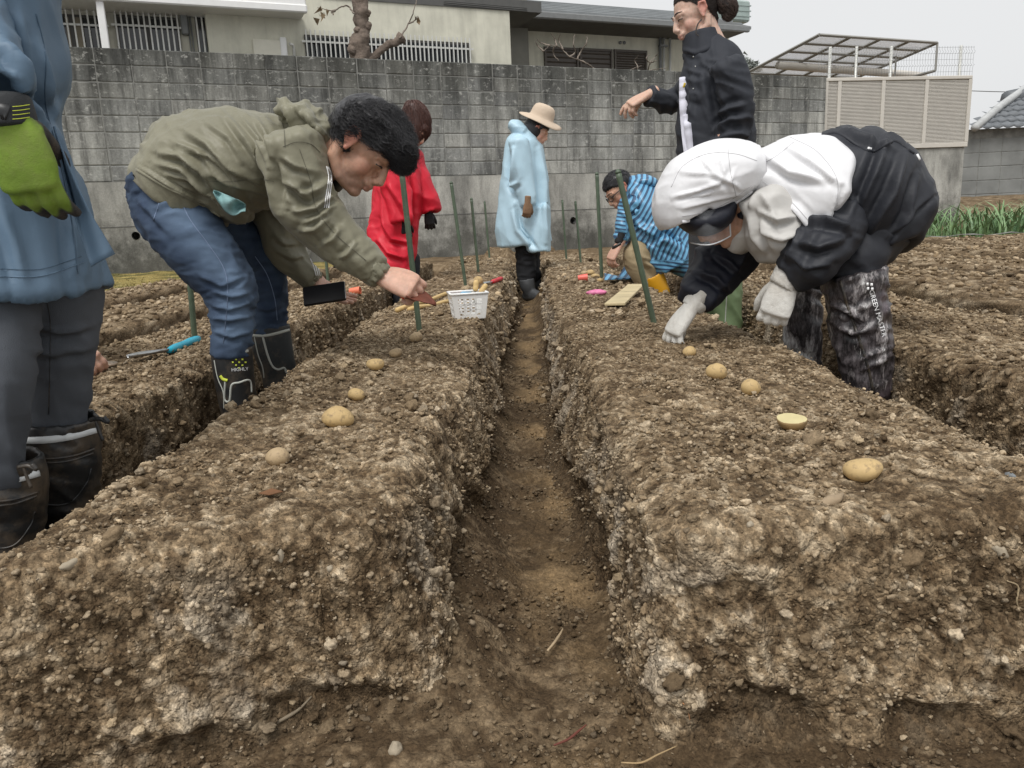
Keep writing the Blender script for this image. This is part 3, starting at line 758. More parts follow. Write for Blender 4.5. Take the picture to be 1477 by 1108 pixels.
# a few dead leaves still hanging on the left branch
mb = MB(); g = np.random.default_rng(3)
for (x, y) in ((457, 14), (459, 19), (464, 17), (470, 20), (469, 24), (456, 26), (456, 32), (481, 18), (472, 17), (463, 22), (600, 26), (603, 30)):
    c = np.array(W3(x, y)); a = g.normal(0, 0.025, (4, 3)); V = [c+a[0]+(0, 0, .03), c+a[1]+(.02, 0, 0), c+a[2]+(0, 0, -.04), c+a[3]+(-.02, 0, 0)]
    mb.add(V, [(0, 1, 2, 3)])
mb.build('dead_leaves', simple('dead_leaf', S(120, 104, 80), 0.9, 0.3, 8), tree)['kind'] = 'stuff'
bush = wthing('bare_shrub', 'leafless garden shrub with crooked grey twigs before the louvred shutters', 'shrub')
twigs([[(862, 108), (855, 98), (845, 91), (832, 86), (822, 82), (812, 72), (803, 66), (793, 66), (784, 74)], [(822, 82), (830, 76), (827, 64), (829, 50)], [(803, 66), (800, 56), (794, 48)], [(812, 72), (806, 58), (808, 48)], [(832, 86), (838, 74), (846, 62), (847, 52)], [(784, 74), (776, 66), (772, 60)], [(793, 66), (781, 62), (774, 56)], [(800, 66), (798, 78), (806, 88)]], 0.017, 0.004, 6, d=1.4).build('stem', TWIG, bush, True)
bush2 = wthing('bare_shrub', 'leafless shrub at the downpipes, its thin twigs over the wall top', 'shrub')
twigs([[(930, 110), (938, 102), (948, 100), (962, 98)], [(934, 106), (938, 90), (945, 82), (950, 76)], [(938, 92), (932, 84), (940, 78)], [(915, 110), (920, 98), (916, 88), (921, 80)], [(905, 110), (912, 100), (925, 95)], [(940, 90), (948, 88)]], 0.013, 0.004, 8, d=1.4).build('stem', TWIG, bush2, True)

# ---- louvred fence on a concrete base, right end of the wall
FA = R(9); A_ = PY(1188, 214, 14.6); FU = np.array([math.cos(FA), math.sin(FA), 0]); FN = np.array([-FU[1], FU[0], 0])
FM = Matrix(((FU[0], FN[0], 0, A_[0]), (FU[1], FN[1], 0, A_[1]), (0, 0, 1, 0), (0, 0, 0, 1)))
def PF(x, y, d=0.0):
    v = ray(x, y); t = ((A_-CAM)@FN+d)/(v@FN); p = CAM+v*t; return (p-A_)@FU, p[2]
fz = A_[2]
fence = thing('louvred_fence', 'beige louvred metal privacy fence on a grey concrete base beside the block wall', 'fence'); fence.matrix_world = FM
BEIGE = simple('beige_metal', S(198, 193, 184), 0.5, 0.06, 4)
s_end, _ = PF(1396, 160); ztop = PF(1290, 111)[1]
MB().box((-0.02, 0.005, -0.2), (s_end, 0.30, fz-0.06), bev=0.01).build('concrete_base', CONC, fence)
MB().box((-0.02, -0.03, fz-0.055), (s_end+0.03, 0.16, fz+0.03), bev=0.008).build('bottom_rail', BEIGE, fence)
MB().box((-0.02, -0.03, ztop-0.06), (s_end+0.03, 0.12, ztop), bev=0.008).build('top_rail', BEIGE, fence)
brk = [0.0]+[PF(x, 160)[0] for x in (1209, 1272, 1334)]+[s_end]
for s_ in brk: MB().box((s_-0.035, -0.026, fz+0.031), (s_+0.035, 0.07, ztop-0.061), bev=0.005).build('post', BEIGE, fence)
for a_, b_ in zip(brk[:-1], brk[1:]):
    pan = MB(); pan.box((a_+0.036, 0.012, fz+0.033), (b_-0.036, 0.03, ztop-0.063))
    n_ = 46
    for k in range(n_):
        z0_ = fz+0.04+(ztop-fz-0.11)*k/n_; hh = (ztop-fz-0.11)/n_
        V = [(a_+0.037, -0.012, z0_), (b_-0.037, -0.012, z0_), (b_-0.037, 0.006, z0_+hh*0.92), (a_+0.037, 0.006, z0_+hh*0.92), (a_+0.037, -0.008, z0_+0.005), (b_-0.037, -0.008, z0_+0.005), (b_-0.037, 0.010, z0_+hh*0.97), (a_+0.037, 0.010, z0_+hh*0.97)]
        pan.add(V, [(0, 1, 2, 3), (4, 7, 6, 5), (0, 4, 5, 1), (3, 2, 6, 7), (0, 3, 7, 4), (1, 5, 6, 2)])
    pn = pan.build('louvre_panel', BEIGE, fence); pn['kind'] = 'stuff'
# wire mesh fence on top
mf = thing('mesh_fence', 'silvery welded wire mesh fence standing above the beige louvred fence', 'fence'); mf.matrix_world = FM
s0, z0 = PF(1180, 108, 0.35); s1, z1 = PF(1402, 108, 0.35); zt = PF(1340, 67, 0.35)[1]
mb = MB()
n_ = int((s1-s0)/0.055)
for k in range(n_+1):
    s_ = s0+(s1-s0)*k/n_; mb.tube([(s_, 0.35, z0-0.25), (s_, 0.35, z0+0.1), (s_, 0.31, z0+0.13), (s_, 0.35, z0+0.16), (s_, 0.35, zt-0.14), (s_, 0.31, zt-0.1), (s_, 0.35, zt-0.06), (s_, 0.35, zt)], 0.0026, 3, cap=False)
for z_ in np.linspace(z0-0.2, zt-0.02, 7): mb.tube([(s0, 0.353, z_), (s1, 0.353, z_)], 0.003, 3, cap=False)
mb.build('wire_mesh', GREYM, mf)['kind'] = 'stuff'
for x in (1197, 1235, 1285, 1385):
    s_, _ = PF(x, 90, 0.39); MB().tube([(s_, 0.395, 1.2), (s_, 0.395, zt+0.02)], 0.028, 8).build('post', ALU, mf, True)

# ---- carport roof with clear panels
cp = wthing('carport', 'carport roof of clear panels on grey aluminium rafters above the wall end', 'carport')
DA = 1.2
sA, zA = PW(1182, 50, DA); sB, zB = PW(1352, 62, DA); zA = zB = (zA+zB)/2
# slope so that the left edge runs down to the wall top further back
best = None
for L in np.linspace(2, 9, 71):
    for sl in np.linspace(-0.3, 0.1, 41):
        p = WU*sA+WN*(WC+DA+L)+np.array([0, 0, zA+sl*L]); x, y = PXY(p)
        e_ = abs(x-1078)+abs(y-106)
        if best is None or e_ < best[0]: best = (e_, L, sl)
_, LC, SLC = best
def cpt(s_, l, dz=0.0): return np.array([s_, DA+l, zA+SLC*l+dz])
def beam(a, b, w_, h_, name, mat=None, dz=0):
    a = np.array(a); b = np.array(b); V, F = tube_vf([a, b], w_, 4, up=(0, 0, 1.0)); MB().add(V, F).build(name, mat or ALUD, cp)
ALUD = simple('grey_aluminium', S(146, 144, 138), 0.5, 0.08, 8, metallic=0.2)
NP = 4
for k in range(NP+1): s_ = sA+(sB-sA)*k/NP; beam(cpt(s_, 0), cpt(s_, LC), 0.035, 0.05, 'rafter')
for k in range(6):
    l = LC*k/5; beam(cpt(sA, l, -0.002), cpt(sB, l, -0.002), 0.03, 0.05, 'purlin')
m, nt, b = newmat('clear_polycarbonate'); b.inputs['Base Color'].default_value = (0.86, 0.88, 0.93, 1); b.inputs['Roughness'].default_value = 0.15
b.inputs['Alpha'].default_value = 0.42
PANEL = m
for i in range(NP):
    for j in range(5):
        s0 = sA+(sB-sA)*i/NP+0.03; s1 = sA+(sB-sA)*(i+1)/NP-0.03; l0 = LC*j/5+0.02; l1 = LC*(j+1)/5-0.02
        V = [cpt(s0, l0, .01), cpt(s1, l0, .01), cpt(s1, l1, .01), cpt(s0, l1, .01)]; V += [v+np.array([0, 0, 0.004]) for v in V]
        MB().add(V, [(3, 2, 1, 0), (4, 5, 6, 7), (0, 1, 5, 4), (1, 2, 6, 5), (2, 3, 7, 6), (3, 0, 4, 7)]).build('roof_panel', PANEL, cp)
# main cross beam bending down into its post, and the side brace
sP, _ = PW(1318, 90, DA+1.6)
pts = spline(np.array([(sA+0.15, DA+1.3, zA-0.30), (sA+0.5*(sP-sA), DA+1.3, zA-0.34), (sP-0.25, DA+1.3, zA-0.38), (sP-0.03, DA+1.3, zA-0.46), (sP, DA+1.3, zA-0.75), (sP, DA+1.3, 1.0)]), 40)
MB().tube(pts, 0.085, 8).build('main_beam', BEIGE, cp, True)
beam((sB, DA, zA), (sB, DA, zA-0.55), 0.03, .05, 'side_post'); beam((sB, DA, zA-0.55), (sB-0.5, DA+2.0, zA-0.75), 0.03, .05, 'side_brace'); beam((sB-0.25, DA+0.8, zA-.1), (sB-0.25, DA+0.8, zA-0.6), 0.025, .05, 'side_post')
beam((sA+0.4, DA+2.2, zA-0.6), (sP, DA+0.6, zA-0.62), 0.035, .05, 'brace')
beam((sA+1.4, DA+2.2, zA-0.9), (sP, DA+0.8, zA-0.72), 0.02, .05, 'brace')

# ---- tiled shed at the far right
TD = 21.0
shed = thing('tiled_roof_house', 'low house with dark grey clay tile roof and old block wall at far right', 'house')
TILE = simple('grey_tile', S(104, 108, 112), 0.5, 0.25, 5, 0.2, 30, coord='World'); TILEP = simple('pale_tile_edge', S(176, 178, 178), 0.6, 0.15, 5)
pE = PY(1402, 186, TD); pT = PY(1478, 132, TD+2.2)
ev = PY(1700, 172, TD)      # eaves line running right
ed = ev-pE; ed /= np.linalg.norm(ed)
up2 = pT-pE; up2 = up2-ed*(up2@ed); hgt = np.linalg.norm(up2); up2 /= hgt
hip = (pT-pE)@ed/np.linalg.norm(up2*hgt)
nr, ncq = 26, 90
slope_w = 7.0
for j in range(9):
    mb = MB()
    y0_ = hgt*1.3*j/9; y1_ = hgt*1.3*(j+1)/9+0.03
    xs = np.arange(hip*y0_, slope_w, 0.09)
    nrm = np.cross(ed, up2); nrm = nrm if nrm[2] > 0 else -nrm
    hh = 0.028*np.cos(xs/0.27*2*np.pi)
    P0 = pE+ed*xs[:, None]+up2*y0_+nrm*(hh+0.045)[:, None]; P1 = pE+ed*xs[:, None]+up2*y1_+nrm*(hh+0.0)[:, None]; Pb = P0-nrm*0.05
    V = np.vstack([P0, P1, Pb]); k = len(xs)
    F = [(i, i+1, k+i+1, k+i) for i in range(k-1)]+[(2*k+i, 2*k+i+1, i+1, i) for i in range(k-1)]
    mb.add(V, F); mb.build('tile_course', TILE, shed, True)
mb = MB(); mb.tube([pE+nrm*0.06-up2*0.1, pE+nrm*0.10+(pT-pE)*0.5, pT+nrm*0.12, pE+(pT-pE)*1.4+nrm*.12], 0.10, 8); mb.build('ridge', TILEP, shed, True)
mb = MB(); r0 = PY(1452, 143, TD+1.8); mb.tube([r0, PY(1700, 90, TD+3.5)], 0.22, 8); mb.build('upper_ridge', TILE, shed, True)
wp = pE+up2*0.25-nrm*0.1
OLDW = simple('old_block', S(128, 130, 128), 0.95, 0.22, 1.5, 0.4, 40, coord='World')
wz0 = 0.2; wz1 = wp[2]-0.02
ex_ = ed*np.array([1, 1, 0]); ex_ /= np.linalg.norm(ex_); ny = np.array([-ex_[1], ex_[0], 0])
ml = Matrix(((ex_[0], ny[0], 0, wp[0]), (ex_[1], ny[1], 0, wp[1]), (0, 0, 1, 0), (0, 0, 0, 1)))
MB().box((-0.2, 0.012, wz0), (7, 0.3, wz1), M=ml).build('wall_core', MORTAR, shed)
me = MB().box((0.006, 0, 0.006), (0.594, 0.08, 0.354), M=None, bev=0.01).mesh('block'); me.materials.append(OLDW)
for i in range(8):
    for j in range(int((wz1-wz0)/0.36)):
        o = bpy.data.objects.new('block', me); col.objects.link(o); o.matrix_world = ml@Matrix.Translation((-0.2+0.6*i, random.uniform(0, 0.004), wz0+0.36*j)); o.parent = shed
# overhead wire
mb = MB(); a = PY(1396, 131, 26); c = PY(1720, 120, 30); mb.tube([a+(c-a)*t-np.array([0, 0, 0.6*t*(1-t)]) for t in np.linspace(0, 1, 12)], 0.012, 4)
tag(mb.build('overhead_wire', DKGREY, None, True), 'thin overhead wire in the sky above the tiled roof', 'wire')
# distant tree crown just visible left of the carport
dt = thing('distant_tree', 'small grey green treetop far away behind the carport roof', 'tree')
mb = MB(); g = np.random.default_rng(12); c0 = PY(1076, 103, 45)
for k in range(1500):
    v = g.normal(0, 1, 3); v /= np.linalg.norm(v); c = c0+v*np.array([0.95, 0.8, 0.6])*g.uniform(0.6, 1.0)*(1+0.25*math.sin(5*v[0]+3*v[2]))
    a = g.normal(0, 0.09, (3, 3)); mb.add(c+a, [(0, 1, 2)])
mb.build('crown', simple('far_leaf', S(136, 142, 138), 0.9, 0.3, 2, coord='World'), dt); MB().tube([c0-(0, 0, 4.2), c0], [0.2, 0.1], 8).build('trunk', BARK, dt, True)

# ---- strip of dry grass below the wall on the left, soil bank on the right, leek plot
bankp = []
def strip(name, xs, ys, zf, colf, kind='structure'):
    X, Y = np.meshgrid(xs, ys); p = np.stack([X.ravel(), Y.ravel(), 0*X.ravel()], -1); p[:, 2] = zf(p)
    me = mesh_np(name, p, grid_faces(len(ys), len(xs))); vcol(me, colf(p)); return tag(link(name, me, SOIL), kind=kind)
wallY = lambda x: 12+0.428*x
def zgr(p):
    e = sstep(0, 0.5, p[:, 1]-(7.0-0.15*(p[:, 0]+4)))*sstep(-2.3, -3.2, p[:, 0])
    return 0.22+0.08*e+0.015*fbm(p, 6, 3, 402)
strip('grass_verge', np.linspace(-9, -2.2, 160), np.linspace(6.2, 11.2, 120), lambda p: np.where(p[:, 1] > 6.35+0.9*sstep(-3.6, -2.6, p[:, 0]), 0.262, 0.0)+0.012*fbm(p, 6, 3, 402)+0.02*sstep(7, 8.5, p[:, 1]),
      lambda p: (np.array([0.13, 0.12, 0.045])+(np.array([0.30, 0.235, 0.085])-np.array([0.13, 0.12, 0.045]))*sstep(-0.4, 0.5, fbm(p, 3.5, 4, 405))[:, None])*(1+0.4*fbm(p, 14, 3, 406))[:, None])
def zbank(p): return 0.20+0.10*sstep(13.0, 15, p[:, 1])+0.55*sstep(15.0, 19.5, p[:, 1])+0.02*fbm(p, 3, 3, 410)
strip('soil_bank', np.linspace(3.0, 16, 160), np.linspace(12.6, 21.5, 120), zbank, lambda p: soil_colour(p, None, 0.05)*0.95)
# blades
def blades(name, mat, n, area, zf, h, wd, bend, seed, colour_var=0.3, tuft=None):
    g = np.random.default_rng(seed); V = []; F = []; k = 0
    for i in range(n):
        if tuft and i % tuft: bx, by = cx_+g.normal(0, 0.03), cy_+g.normal(0, 0.03)
        else: cx_, cy_ = area(g); bx, by = cx_, cy_
        z0_ = zf(bx, by); hh = h*g.uniform(0.4, 1.2); az = g.uniform(0, 6.28); bd = bend*g.uniform(0.2, 1.2)*hh; w_ = wd*g.uniform(0.6, 1.2)
        dirv = np.array([math.cos(az), math.sin(az), 0]); side = np.array([-dirv[1], dirv[0], 0])
        kink = g.random() < 0.18
        for t in (0, 0.35, 0.7, 1.0):
            c = np.array([bx, by, z0_])+dirv*bd*t**2+np.array([0, 0, hh*(t-(0.35*bend*t**3)-(0.45*max(0, t-0.6) if kink else 0))]); ww = w_*(1-t**2*0.92)
            V += [c-side*ww, c+side*ww+dirv*ww*0.5]
        for q in range(3): F.append((k+2*q, k+2*q+1, k+2*q+3, k+2*q+2))
        k += 8
    me = mesh_np(name, np.array(V), np.array(F)); return tag(link(name, me, mat), kind='stuff')
def leafmat(name, a, b_, rough=0.5):
    m, nt, bb = newmat(name); f = noise(nt, 3.5, 4, 0.7, coord='World'); nt.links.new(ramp(nt, f, [(0.3, a), (0.7, b_)]), bb.inputs['Base Color']); bb.inputs['Roughness'].default_value = rough
    return m
LEEK = leafmat('leek_leaf', (0.08, 0.16, 0.07), (0.25, 0.38, 0.17)); DRYG = leafmat('dry_grass', (0.13, 0.13, 0.045), (0.38, 0.30, 0.12), 0.8); WEED = leafmat('weed', (0.10, 0.15, 0.05), (0.28, 0.27, 0.10), 0.7)
blades('dry_grass', DRYG, 7500, lambda g: (g.uniform(-8.5, -2.8), g.uniform(6.6, 10.4)), lambda x, y: 0.25, 0.06, 0.006, 0.9, 21)
def leek_area(g):
    r_ = g.integers(0, 5); y = 9.95+0.42*r_; x = g.uniform(4.55+0.25*r_, 9.0); return (x, y+g.normal(0, 0.03))
blades('leek_plants', LEEK, 1350, leek_area, lambda x, y: 0.22, 0.58, 0.014, 0.75, 22, tuft=6)
blades('low_weeds', WEED, 3800, lambda g: (g.uniform(4.6, 9.5), g.uniform(9.9, 13.4)), lambda x, y: 0.21, 0.12, 0.008, 0.8, 23, tuft=4)
# edge of the black mulch film lying along the plot
mb = MB(); P = [(4.4+0.15*i, 9.78+0.02*math.sin(i), 0.31+0.012*math.sin(i*1.7)) for i in range(34)]
mb.tube(P, [0.012+0.008*math.sin(i*2.3) for i in range(34)], 6, flat=0.5); tag(mb.build('mulch_film', simple('grey_film', S(128, 128, 124), 0.5, 0.3, 5), None, True), 'strip of grey plastic mulch film along the leek plot edge', 'film')
# ================================================================= PEOPLE: tools
from mathutils.kdtree import KDTree
def unit(v): v = np.asarray(v, float); return v/(np.linalg.norm(v)+1e-12)
def ring_solid(C, T, ra, rb, g, n=30, power=2.0, capa=0.5, capb=0.5, cavity=0.0, th=0.012):
    """closed solid swept along C with elliptical rings: ra across the view, rb in depth"""
    th_ = np.arange(n)/n*2*np.pi
    ct, st = np.cos(th_), np.sin(th_)
    if power != 2.0:
        e = 2.0/power; ct = np.sign(ct)*np.abs(ct)**e; st = np.sign(st)*np.abs(st)**e
    def ring(c, t, a, b):
        nrm = np.cross(t, g)
        if np.linalg.norm(nrm) < 0.15: nrm = nrm+0.3*_r
        nrm = unit(nrm-t*(nrm@t)); dep = unit(np.cross(nrm, t))
        return c+nrm*(a*ct)[:, None]+dep*(b*st)[:, None]
    rings = []
    m = len(C)
    for k in (0.25, 0.6, 0.88):     # start cap
        s = math.sqrt(1-(1-k)**2); rings.append(ring(C[0]-T[0]*ra[0]*capa*(1-k), T[0], ra[0]*s, rb[0]*s))
    for i in range(m): rings.append(ring(C[i], T[i], ra[i], rb[i]))
    if cavity > 0:
        k0 = int(m*(1-cavity))
        for i in range(m-1, k0, -1): rings.append(ring(C[i], T[i], max(ra[i]-th, .004), max(rb[i]-th, .004)))
        i = k0; rings.append(ring(C[i], T[i], ra[i]*0.3, rb[i]*0.3))
    else:
        for k in (0.88, 0.6, 0.25):
            s = math.sqrt(1-(1-k)**2); rings.append(ring(C[-1]+T[-1]*ra[-1]*capb*(1-k), T[-1], ra[-1]*s, rb[-1]*s))
    V = np.vstack(rings); F = grid_faces(len(rings), n, True).tolist()
    F.append(list(range(n))[::-1]); F.append([len(V)-n+i for i in range(n)])
    return V, F
def ell_vf(c, r, R3=None, nu=18, nv=12):
    u = np.arange(nu)/nu*2*np.pi; v = np.linspace(0.12, np.pi-0.12, nv)
    P = np.stack([np.sin(v)[:, None]*np.cos(u), np.sin(v)[:, None]*np.sin(u), np.cos(v)[:, None]*np.ones(nu)], -1).reshape(-1, 3)*np.asarray(r)
    if R3 is not None: P = P@np.asarray(R3).T
    F = grid_faces(nv, nu, True).tolist(); F.append(list(range(nu))[::-1]); F.append([len(P)-nu+i for i in range(nu)])
    return P+np.asarray(c), F
def seg_dist(P, line):
    """signed distance (pixels) of 2-D points to a polyline, and the place along it"""
    best = np.full(len(P), 1e9); sg = np.zeros(len(P)); al = np.zeros(len(P)); L = len(line)-1
    for i in range(L):
        a = np.array(line[i], float); b = np.array(line[i+1], float); d = b-a; l2 = d@d
        t = np.clip(((P-a)@d)/l2, 0, 1); q = P-(a+t[:, None]*d); dist = np.hypot(q[:, 0], q[:, 1])
        m = dist < best; best = np.where(m, dist, best); sg = np.where(m, np.sign(d[0]*q[:, 1]-d[1]*q[:, 0]), sg); al = np.where(m, (i+t)/L, al)
    return best*sg, al
def remeshed(V, F, voxel, smooth=6):
    me = bpy.data.meshes.new('tmp'); me.from_pydata(np.asarray(V).tolist(), [], [list(f) for f in F])
    o = bpy.data.objects.new('tmp', me); col.objects.link(o)
    m = o.modifiers.new('r', 'REMESH'); m.mode = 'VOXEL'; m.voxel_size = voxel; m.adaptivity = 0
    if smooth:
        s = o.modifiers.new('s', 'SMOOTH'); s.factor = 0.5; s.iterations = smooth
    bpy.context.view_layer.update()
    r = bpy.data.meshes.new_from_object(o.evaluated_get(bpy.context.evaluated_depsgraph_get()))
    bpy.data.objects.remove(o); bpy.data.meshes.remove(me)
    n = len(r.vertices); co = np.empty(n*3, np.float32); r.vertices.foreach_get('co', co); co = co.reshape(-1, 3).astype(float)
    f = np.empty(len(r.loops), np.int32); r.loops.foreach_get('vertex_index', f); f = f.reshape(-1, 4)
    bpy.data.meshes.remove(r)
    return co, f
def vnormals(V, F):
    a, b, c, d = (V[F[:, k]] for k in range(4))
    fn = np.cross(c-a, d-b); n = np.zeros_like(V)
    for k in range(4): np.add.at(n, F[:, k], fn)
    return n/(np.linalg.norm(n, axis=1, keepdims=True)+1e-12)
FOLD = 2.0
class Fig:
    """shapes of one garment or body piece; entries are (x, y, half width) in the picture, (half depth in m), (offset in depth)"""
    def __init__(s, Y): s.Y = Y; s.V = []; s.F = []; s.n = 0
    def add(s, V, F):
        s.V.append(np.asarray(V)); s.F += [[int(i)+s.n for i in f] for f in F]; s.n += len(V); return s
    def loft(s, E, dY=0.0, depth=None, sub=6, n=30, power=2.0, capa=0.5, capb=0.5, cavity=0.0, th=0.012, dz=1.0):
        K = []
        for e in E:
            x, y, r = e[:3]; off = (e[4] if len(e) > 4 else 0.0)+dY
            c = PY(x, y, s.Y+off); zc = (c-CAM)@_f; ra = r*zc/FPX
            rb = e[3] if len(e) > 3 and e[3] is not None else ra*dz
            K.append([*c, ra, rb])
        K = spline(np.array(K), sub*(len(K)-1)+1)
        C = K[:, :3]; T = np.gradient(C, axis=0); T /= np.linalg.norm(T, axis=1, keepdims=True)
        g = unit((C.mean(0)-CAM)*np.array([1, 1, 0]))
        V, F = ring_solid(C, T, np.maximum(K[:, 3], .003), np.maximum(K[:, 4], .003), g, n, power, capa, capb, cavity, th)
        s.chain = K
        return s.add(V, F)
    def ball(s, x, y, r, ry=None, rd=None, dY=0.0, ang=0.0):
        c = PY(x, y, s.Y+dY); k = ((c-CAM)@_f)/FPX
        ra, rb = r*k, (ry if ry is not None else r)*k; rd = rd if rd is not None else ra
        a = R(ang); X = np.array([math.cos(a), 0, -math.sin(a)]); Z = np.array([math.sin(a), 0, math.cos(a)])
        V, F = ell_vf(c, (ra, rd, rb), np.stack([X, np.array([0, 1.0, 0]), Z], 1)); return s.add(V, F)
    def finish(s, name, mat, parent, voxel=0.007, smooth=6, folds=(), creases=(), colour=None, keepfn=None):
        V, F = remeshed(np.vstack(s.V), s.F, voxel, smooth)
        N = vnormals(V, F)
        px, py = PXY_arr(V); k = s.Y/FPX
        off = np.zeros(len(V))
        for (amp, lam_across, lam_along, ang, seed, *rest) in folds:
            a = R(ang); u = (px*math.cos(a)+py*math.sin(a))*k; w_ = (-px*math.sin(a)+py*math.cos(a))*k
            q = np.stack([u/lam_along, w_/lam_across, V[:, 1]/lam_across*0.5], -1)
            q = q+0.35*np.stack([vn(q, 0.9, seed+1), vn(q, 0.9, seed+2), vn(q, .9, seed+3)], -1)
            nz = vn(q, 1.0, seed)
            if rest and rest[0] == 'crumple':
                l_, _ = lumps(q, 1.0, seed); f = 0.6-1.5*np.sqrt(np.clip(1-l_**2, 0, 1))*-1-1.0; f = np.sqrt(np.clip(1-l_**2, 0, 1))*1.6-0.9
            elif not rest or rest[0] == 'ridge': f = (1-np.abs(nz)*1.9)*0.6
            else: f = nz
            msk = 0.35+0.65*sstep(-0.5, 0.5, vn(np.stack([px*k, py*k, V[:, 1]], -1), 5.0, seed+9))
            if len(rest) > 1:
                (mx, my, mr) = rest[1]; msk = msk*np.exp(-((px-mx)**2+(py-my)**2)/mr**2)
            off += FOLD*amp*f*msk
        P2 = np.stack([px, py], -1)
        for (line, amp, wd) in creases:
            d, al = seg_dist(P2, line); e = np.sin(np.clip(al, 0.02, 0.98)*np.pi)**0.5
            off += FOLD*amp*e*(np.exp(-(d/wd)**2)-0.75*np.exp(-((d-1.9*wd)/(1.3*wd))**2))
        V = V+N*off[:, None]
        me = mesh_np(name, V, F)
        if colour is not None: vcol(me, colour(V, N, px, py))
        o = link(name, me, mat); 
        if parent is not None: o.parent = parent; o.matrix_parent_inverse = Matrix.Translation(-parent.location)
        return o
def PXY_arr(V):
    q = V-CAM; zc = q@_f
    return 738.5+FPX*(q@_r)/zc, 554+FPX*(q@_d)/zc
def adopt(o, parent):
    o.parent = parent; o.matrix_parent_inverse = Matrix.Translation(-parent.location); return o

# ---- head, in its own frame: x forward, y to the left, z up, chin at 0, crown near 0.225
def head_vf(voxel=0.0035, male=True, eyes_closed=True, ear=True, mouth=0.0):
    V = []; F = []; n = 0
    def add(vf):
        nonlocal n
        v, f = vf; V.append(np.asarray(v)); F.extend([[i+n for i in q] for q in f]); n += len(v)
    add(ell_vf((-0.008, 0, 0.140), (0.092, 0.076, 0.084)))
    add(ell_vf((0.030, 0, 0.120), (0.060, 0.066, 0.060)))
    add(ell_vf((0.032, 0, 0.070), (0.052, 0.058, 0.062)))
    add(ell_vf((0.045, 0, 0.036), (0.040, 0.042, 0.034)))
    add(ell_vf((0.070, 0, 0.016), (0.021, 0.025, 0.018)))
    for sy in (-1, 1):
        add(tube_vf([(-0.022, 0.057*sy, 0.085), (-0.012, 0.056*sy, 0.045), (0.03, 0.04*sy, 0.02), (0.062, 0.012*sy, 0.012)], [0.018, 0.019, 0.018, 0.014], 10))
        add(ell_vf((0.046, 0.036*sy, 0.078), (0.030, 0.024, 0.034)))
        add(tube_vf([(0.086, 0.012*sy, 0.128), (0.082, 0.032*sy, 0.132), (0.066, 0.052*sy, 0.126)], [0.010, 0.011, 0.010], 8))
        add(ell_vf((0.075, 0.031*sy, 0.111), (0.0135, 0.0165, 0.011)))
        add(ell_vf((0.097, 0.013*sy, 0.073), (0.011, 0.008, 0.008)))
        if ear:
            add(tube_vf([(-0.002, 0.073*sy, 0.088), (-0.020, 0.084*sy, 0.110), (-0.017, 0.089*sy, 0.135), (0.004, 0.083*sy, 0.138), (0.012, 0.076*sy, 0.120), (0.008, 0.075*sy, 0.098), (0.0, 0.076*sy, 0.078)], [0.006, 0.006, 0.0062, 0.006, 0.005, 0.005, 0.0075], 8))
            add(ell_vf((-0.004, 0.076*sy, 0.11), (0.014, 0.006, 0.024)))
    add(tube_vf([(0.085, 0, 0.132), (0.091, 0, 0.112), (0.099, 0, 0.092), (0.1045, 0, 0.080), (0.096, 0, 0.070)], [0.009, 0.0105, 0.0135, 0.0145, 0.011], 10))
    add(ell_vf((0.086, 0, 0.056), (0.013, 0.028, 0.014)))
    add(ell_vf((0.0955, 0, 0.0525), (0.0085, 0.021, 0.0058)))
    add(ell_vf((0.0925, 0, 0.0405-mouth), (0.0085, 0.019, 0.0066)))
    add(tube_vf([(-0.028, 0, 0.09), (-0.030, 0, 0.03), (-0.040, 0, -0.03), (-0.060, 0, -0.11)], [0.05, 0.054 if male else 0.047, 0.054 if male else 0.046, 0.064], 16))
    v, f = remeshed(np.vstack(V), F, voxel, 5)
    return v, f
HEADS = {}
def head_world(centre, fwd, up, scale=1.0, voxel=0.0035, male=True):
    key = (voxel, male)
    if key not in HEADS: HEADS[key] = head_vf(voxel, male)
    v, f = HEADS[key]
    fwd = unit(fwd); up = unit(np.array(up)-fwd*(np.array(up)@fwd)); left = np.cross(up, fwd)
    M = np.stack([fwd, left, up], 1)*scale
    T = np.asarray(centre)-M@np.array([0.0, 0, 0.12])
    return v, f, M, T
def skin_colours(v, tone, lips=(0.40, 0.155, 0.12), seed=0, stub=0.0):
    t = np.array(tone); n = fbm(v, 30, 3, 500+seed)[:, None]; n2 = fbm(v, 110, 2, 510+seed)[:, None]; C = t*(1+0.16*n*np.array([0.7, 1, 1.1])+0.09*n2)
    jaw = np.exp(-(((v[:, 2]-0.03)/0.03)**2))*sstep(0.0, 0.04, v[:, 0])*stub; C = C*(1-jaw[:, None]*np.array([0.26, 0.22, 0.16]))
    ck = np.exp(-(((v[:, 0]-0.06)/0.03)**2+((np.abs(v[:, 1])-0.045)/0.02)**2+((v[:, 2]-0.075)/0.022)**2)); C = C*(1-0.25*ck[:, None]*np.array([0.1, 0.8, 0.8]))
    er = sstep(0.074, 0.082, np.abs(v[:, 1])); C = C*(1-er[:, None]*np.array([0.0, .3, .3]))
    lp = ((v[:, 0] > 0.088) & (np.abs(v[:, 1]) < 0.021) & (v[:, 2] < 0.057) & (v[:, 2] > 0.035)).astype(float)*0.5
    C = C+(np.array(lips)*t.mean()/0.35-C)*lp[:, None]
    ey = np.exp(-(((v[:, 0]-0.080)/0.012)**2+((np.abs(v[:, 1])-0.031)/0.014)**2+((v[:, 2]-0.112)/0.008)**2)); C = C*(1-0.35*ey[:, None])
    return C
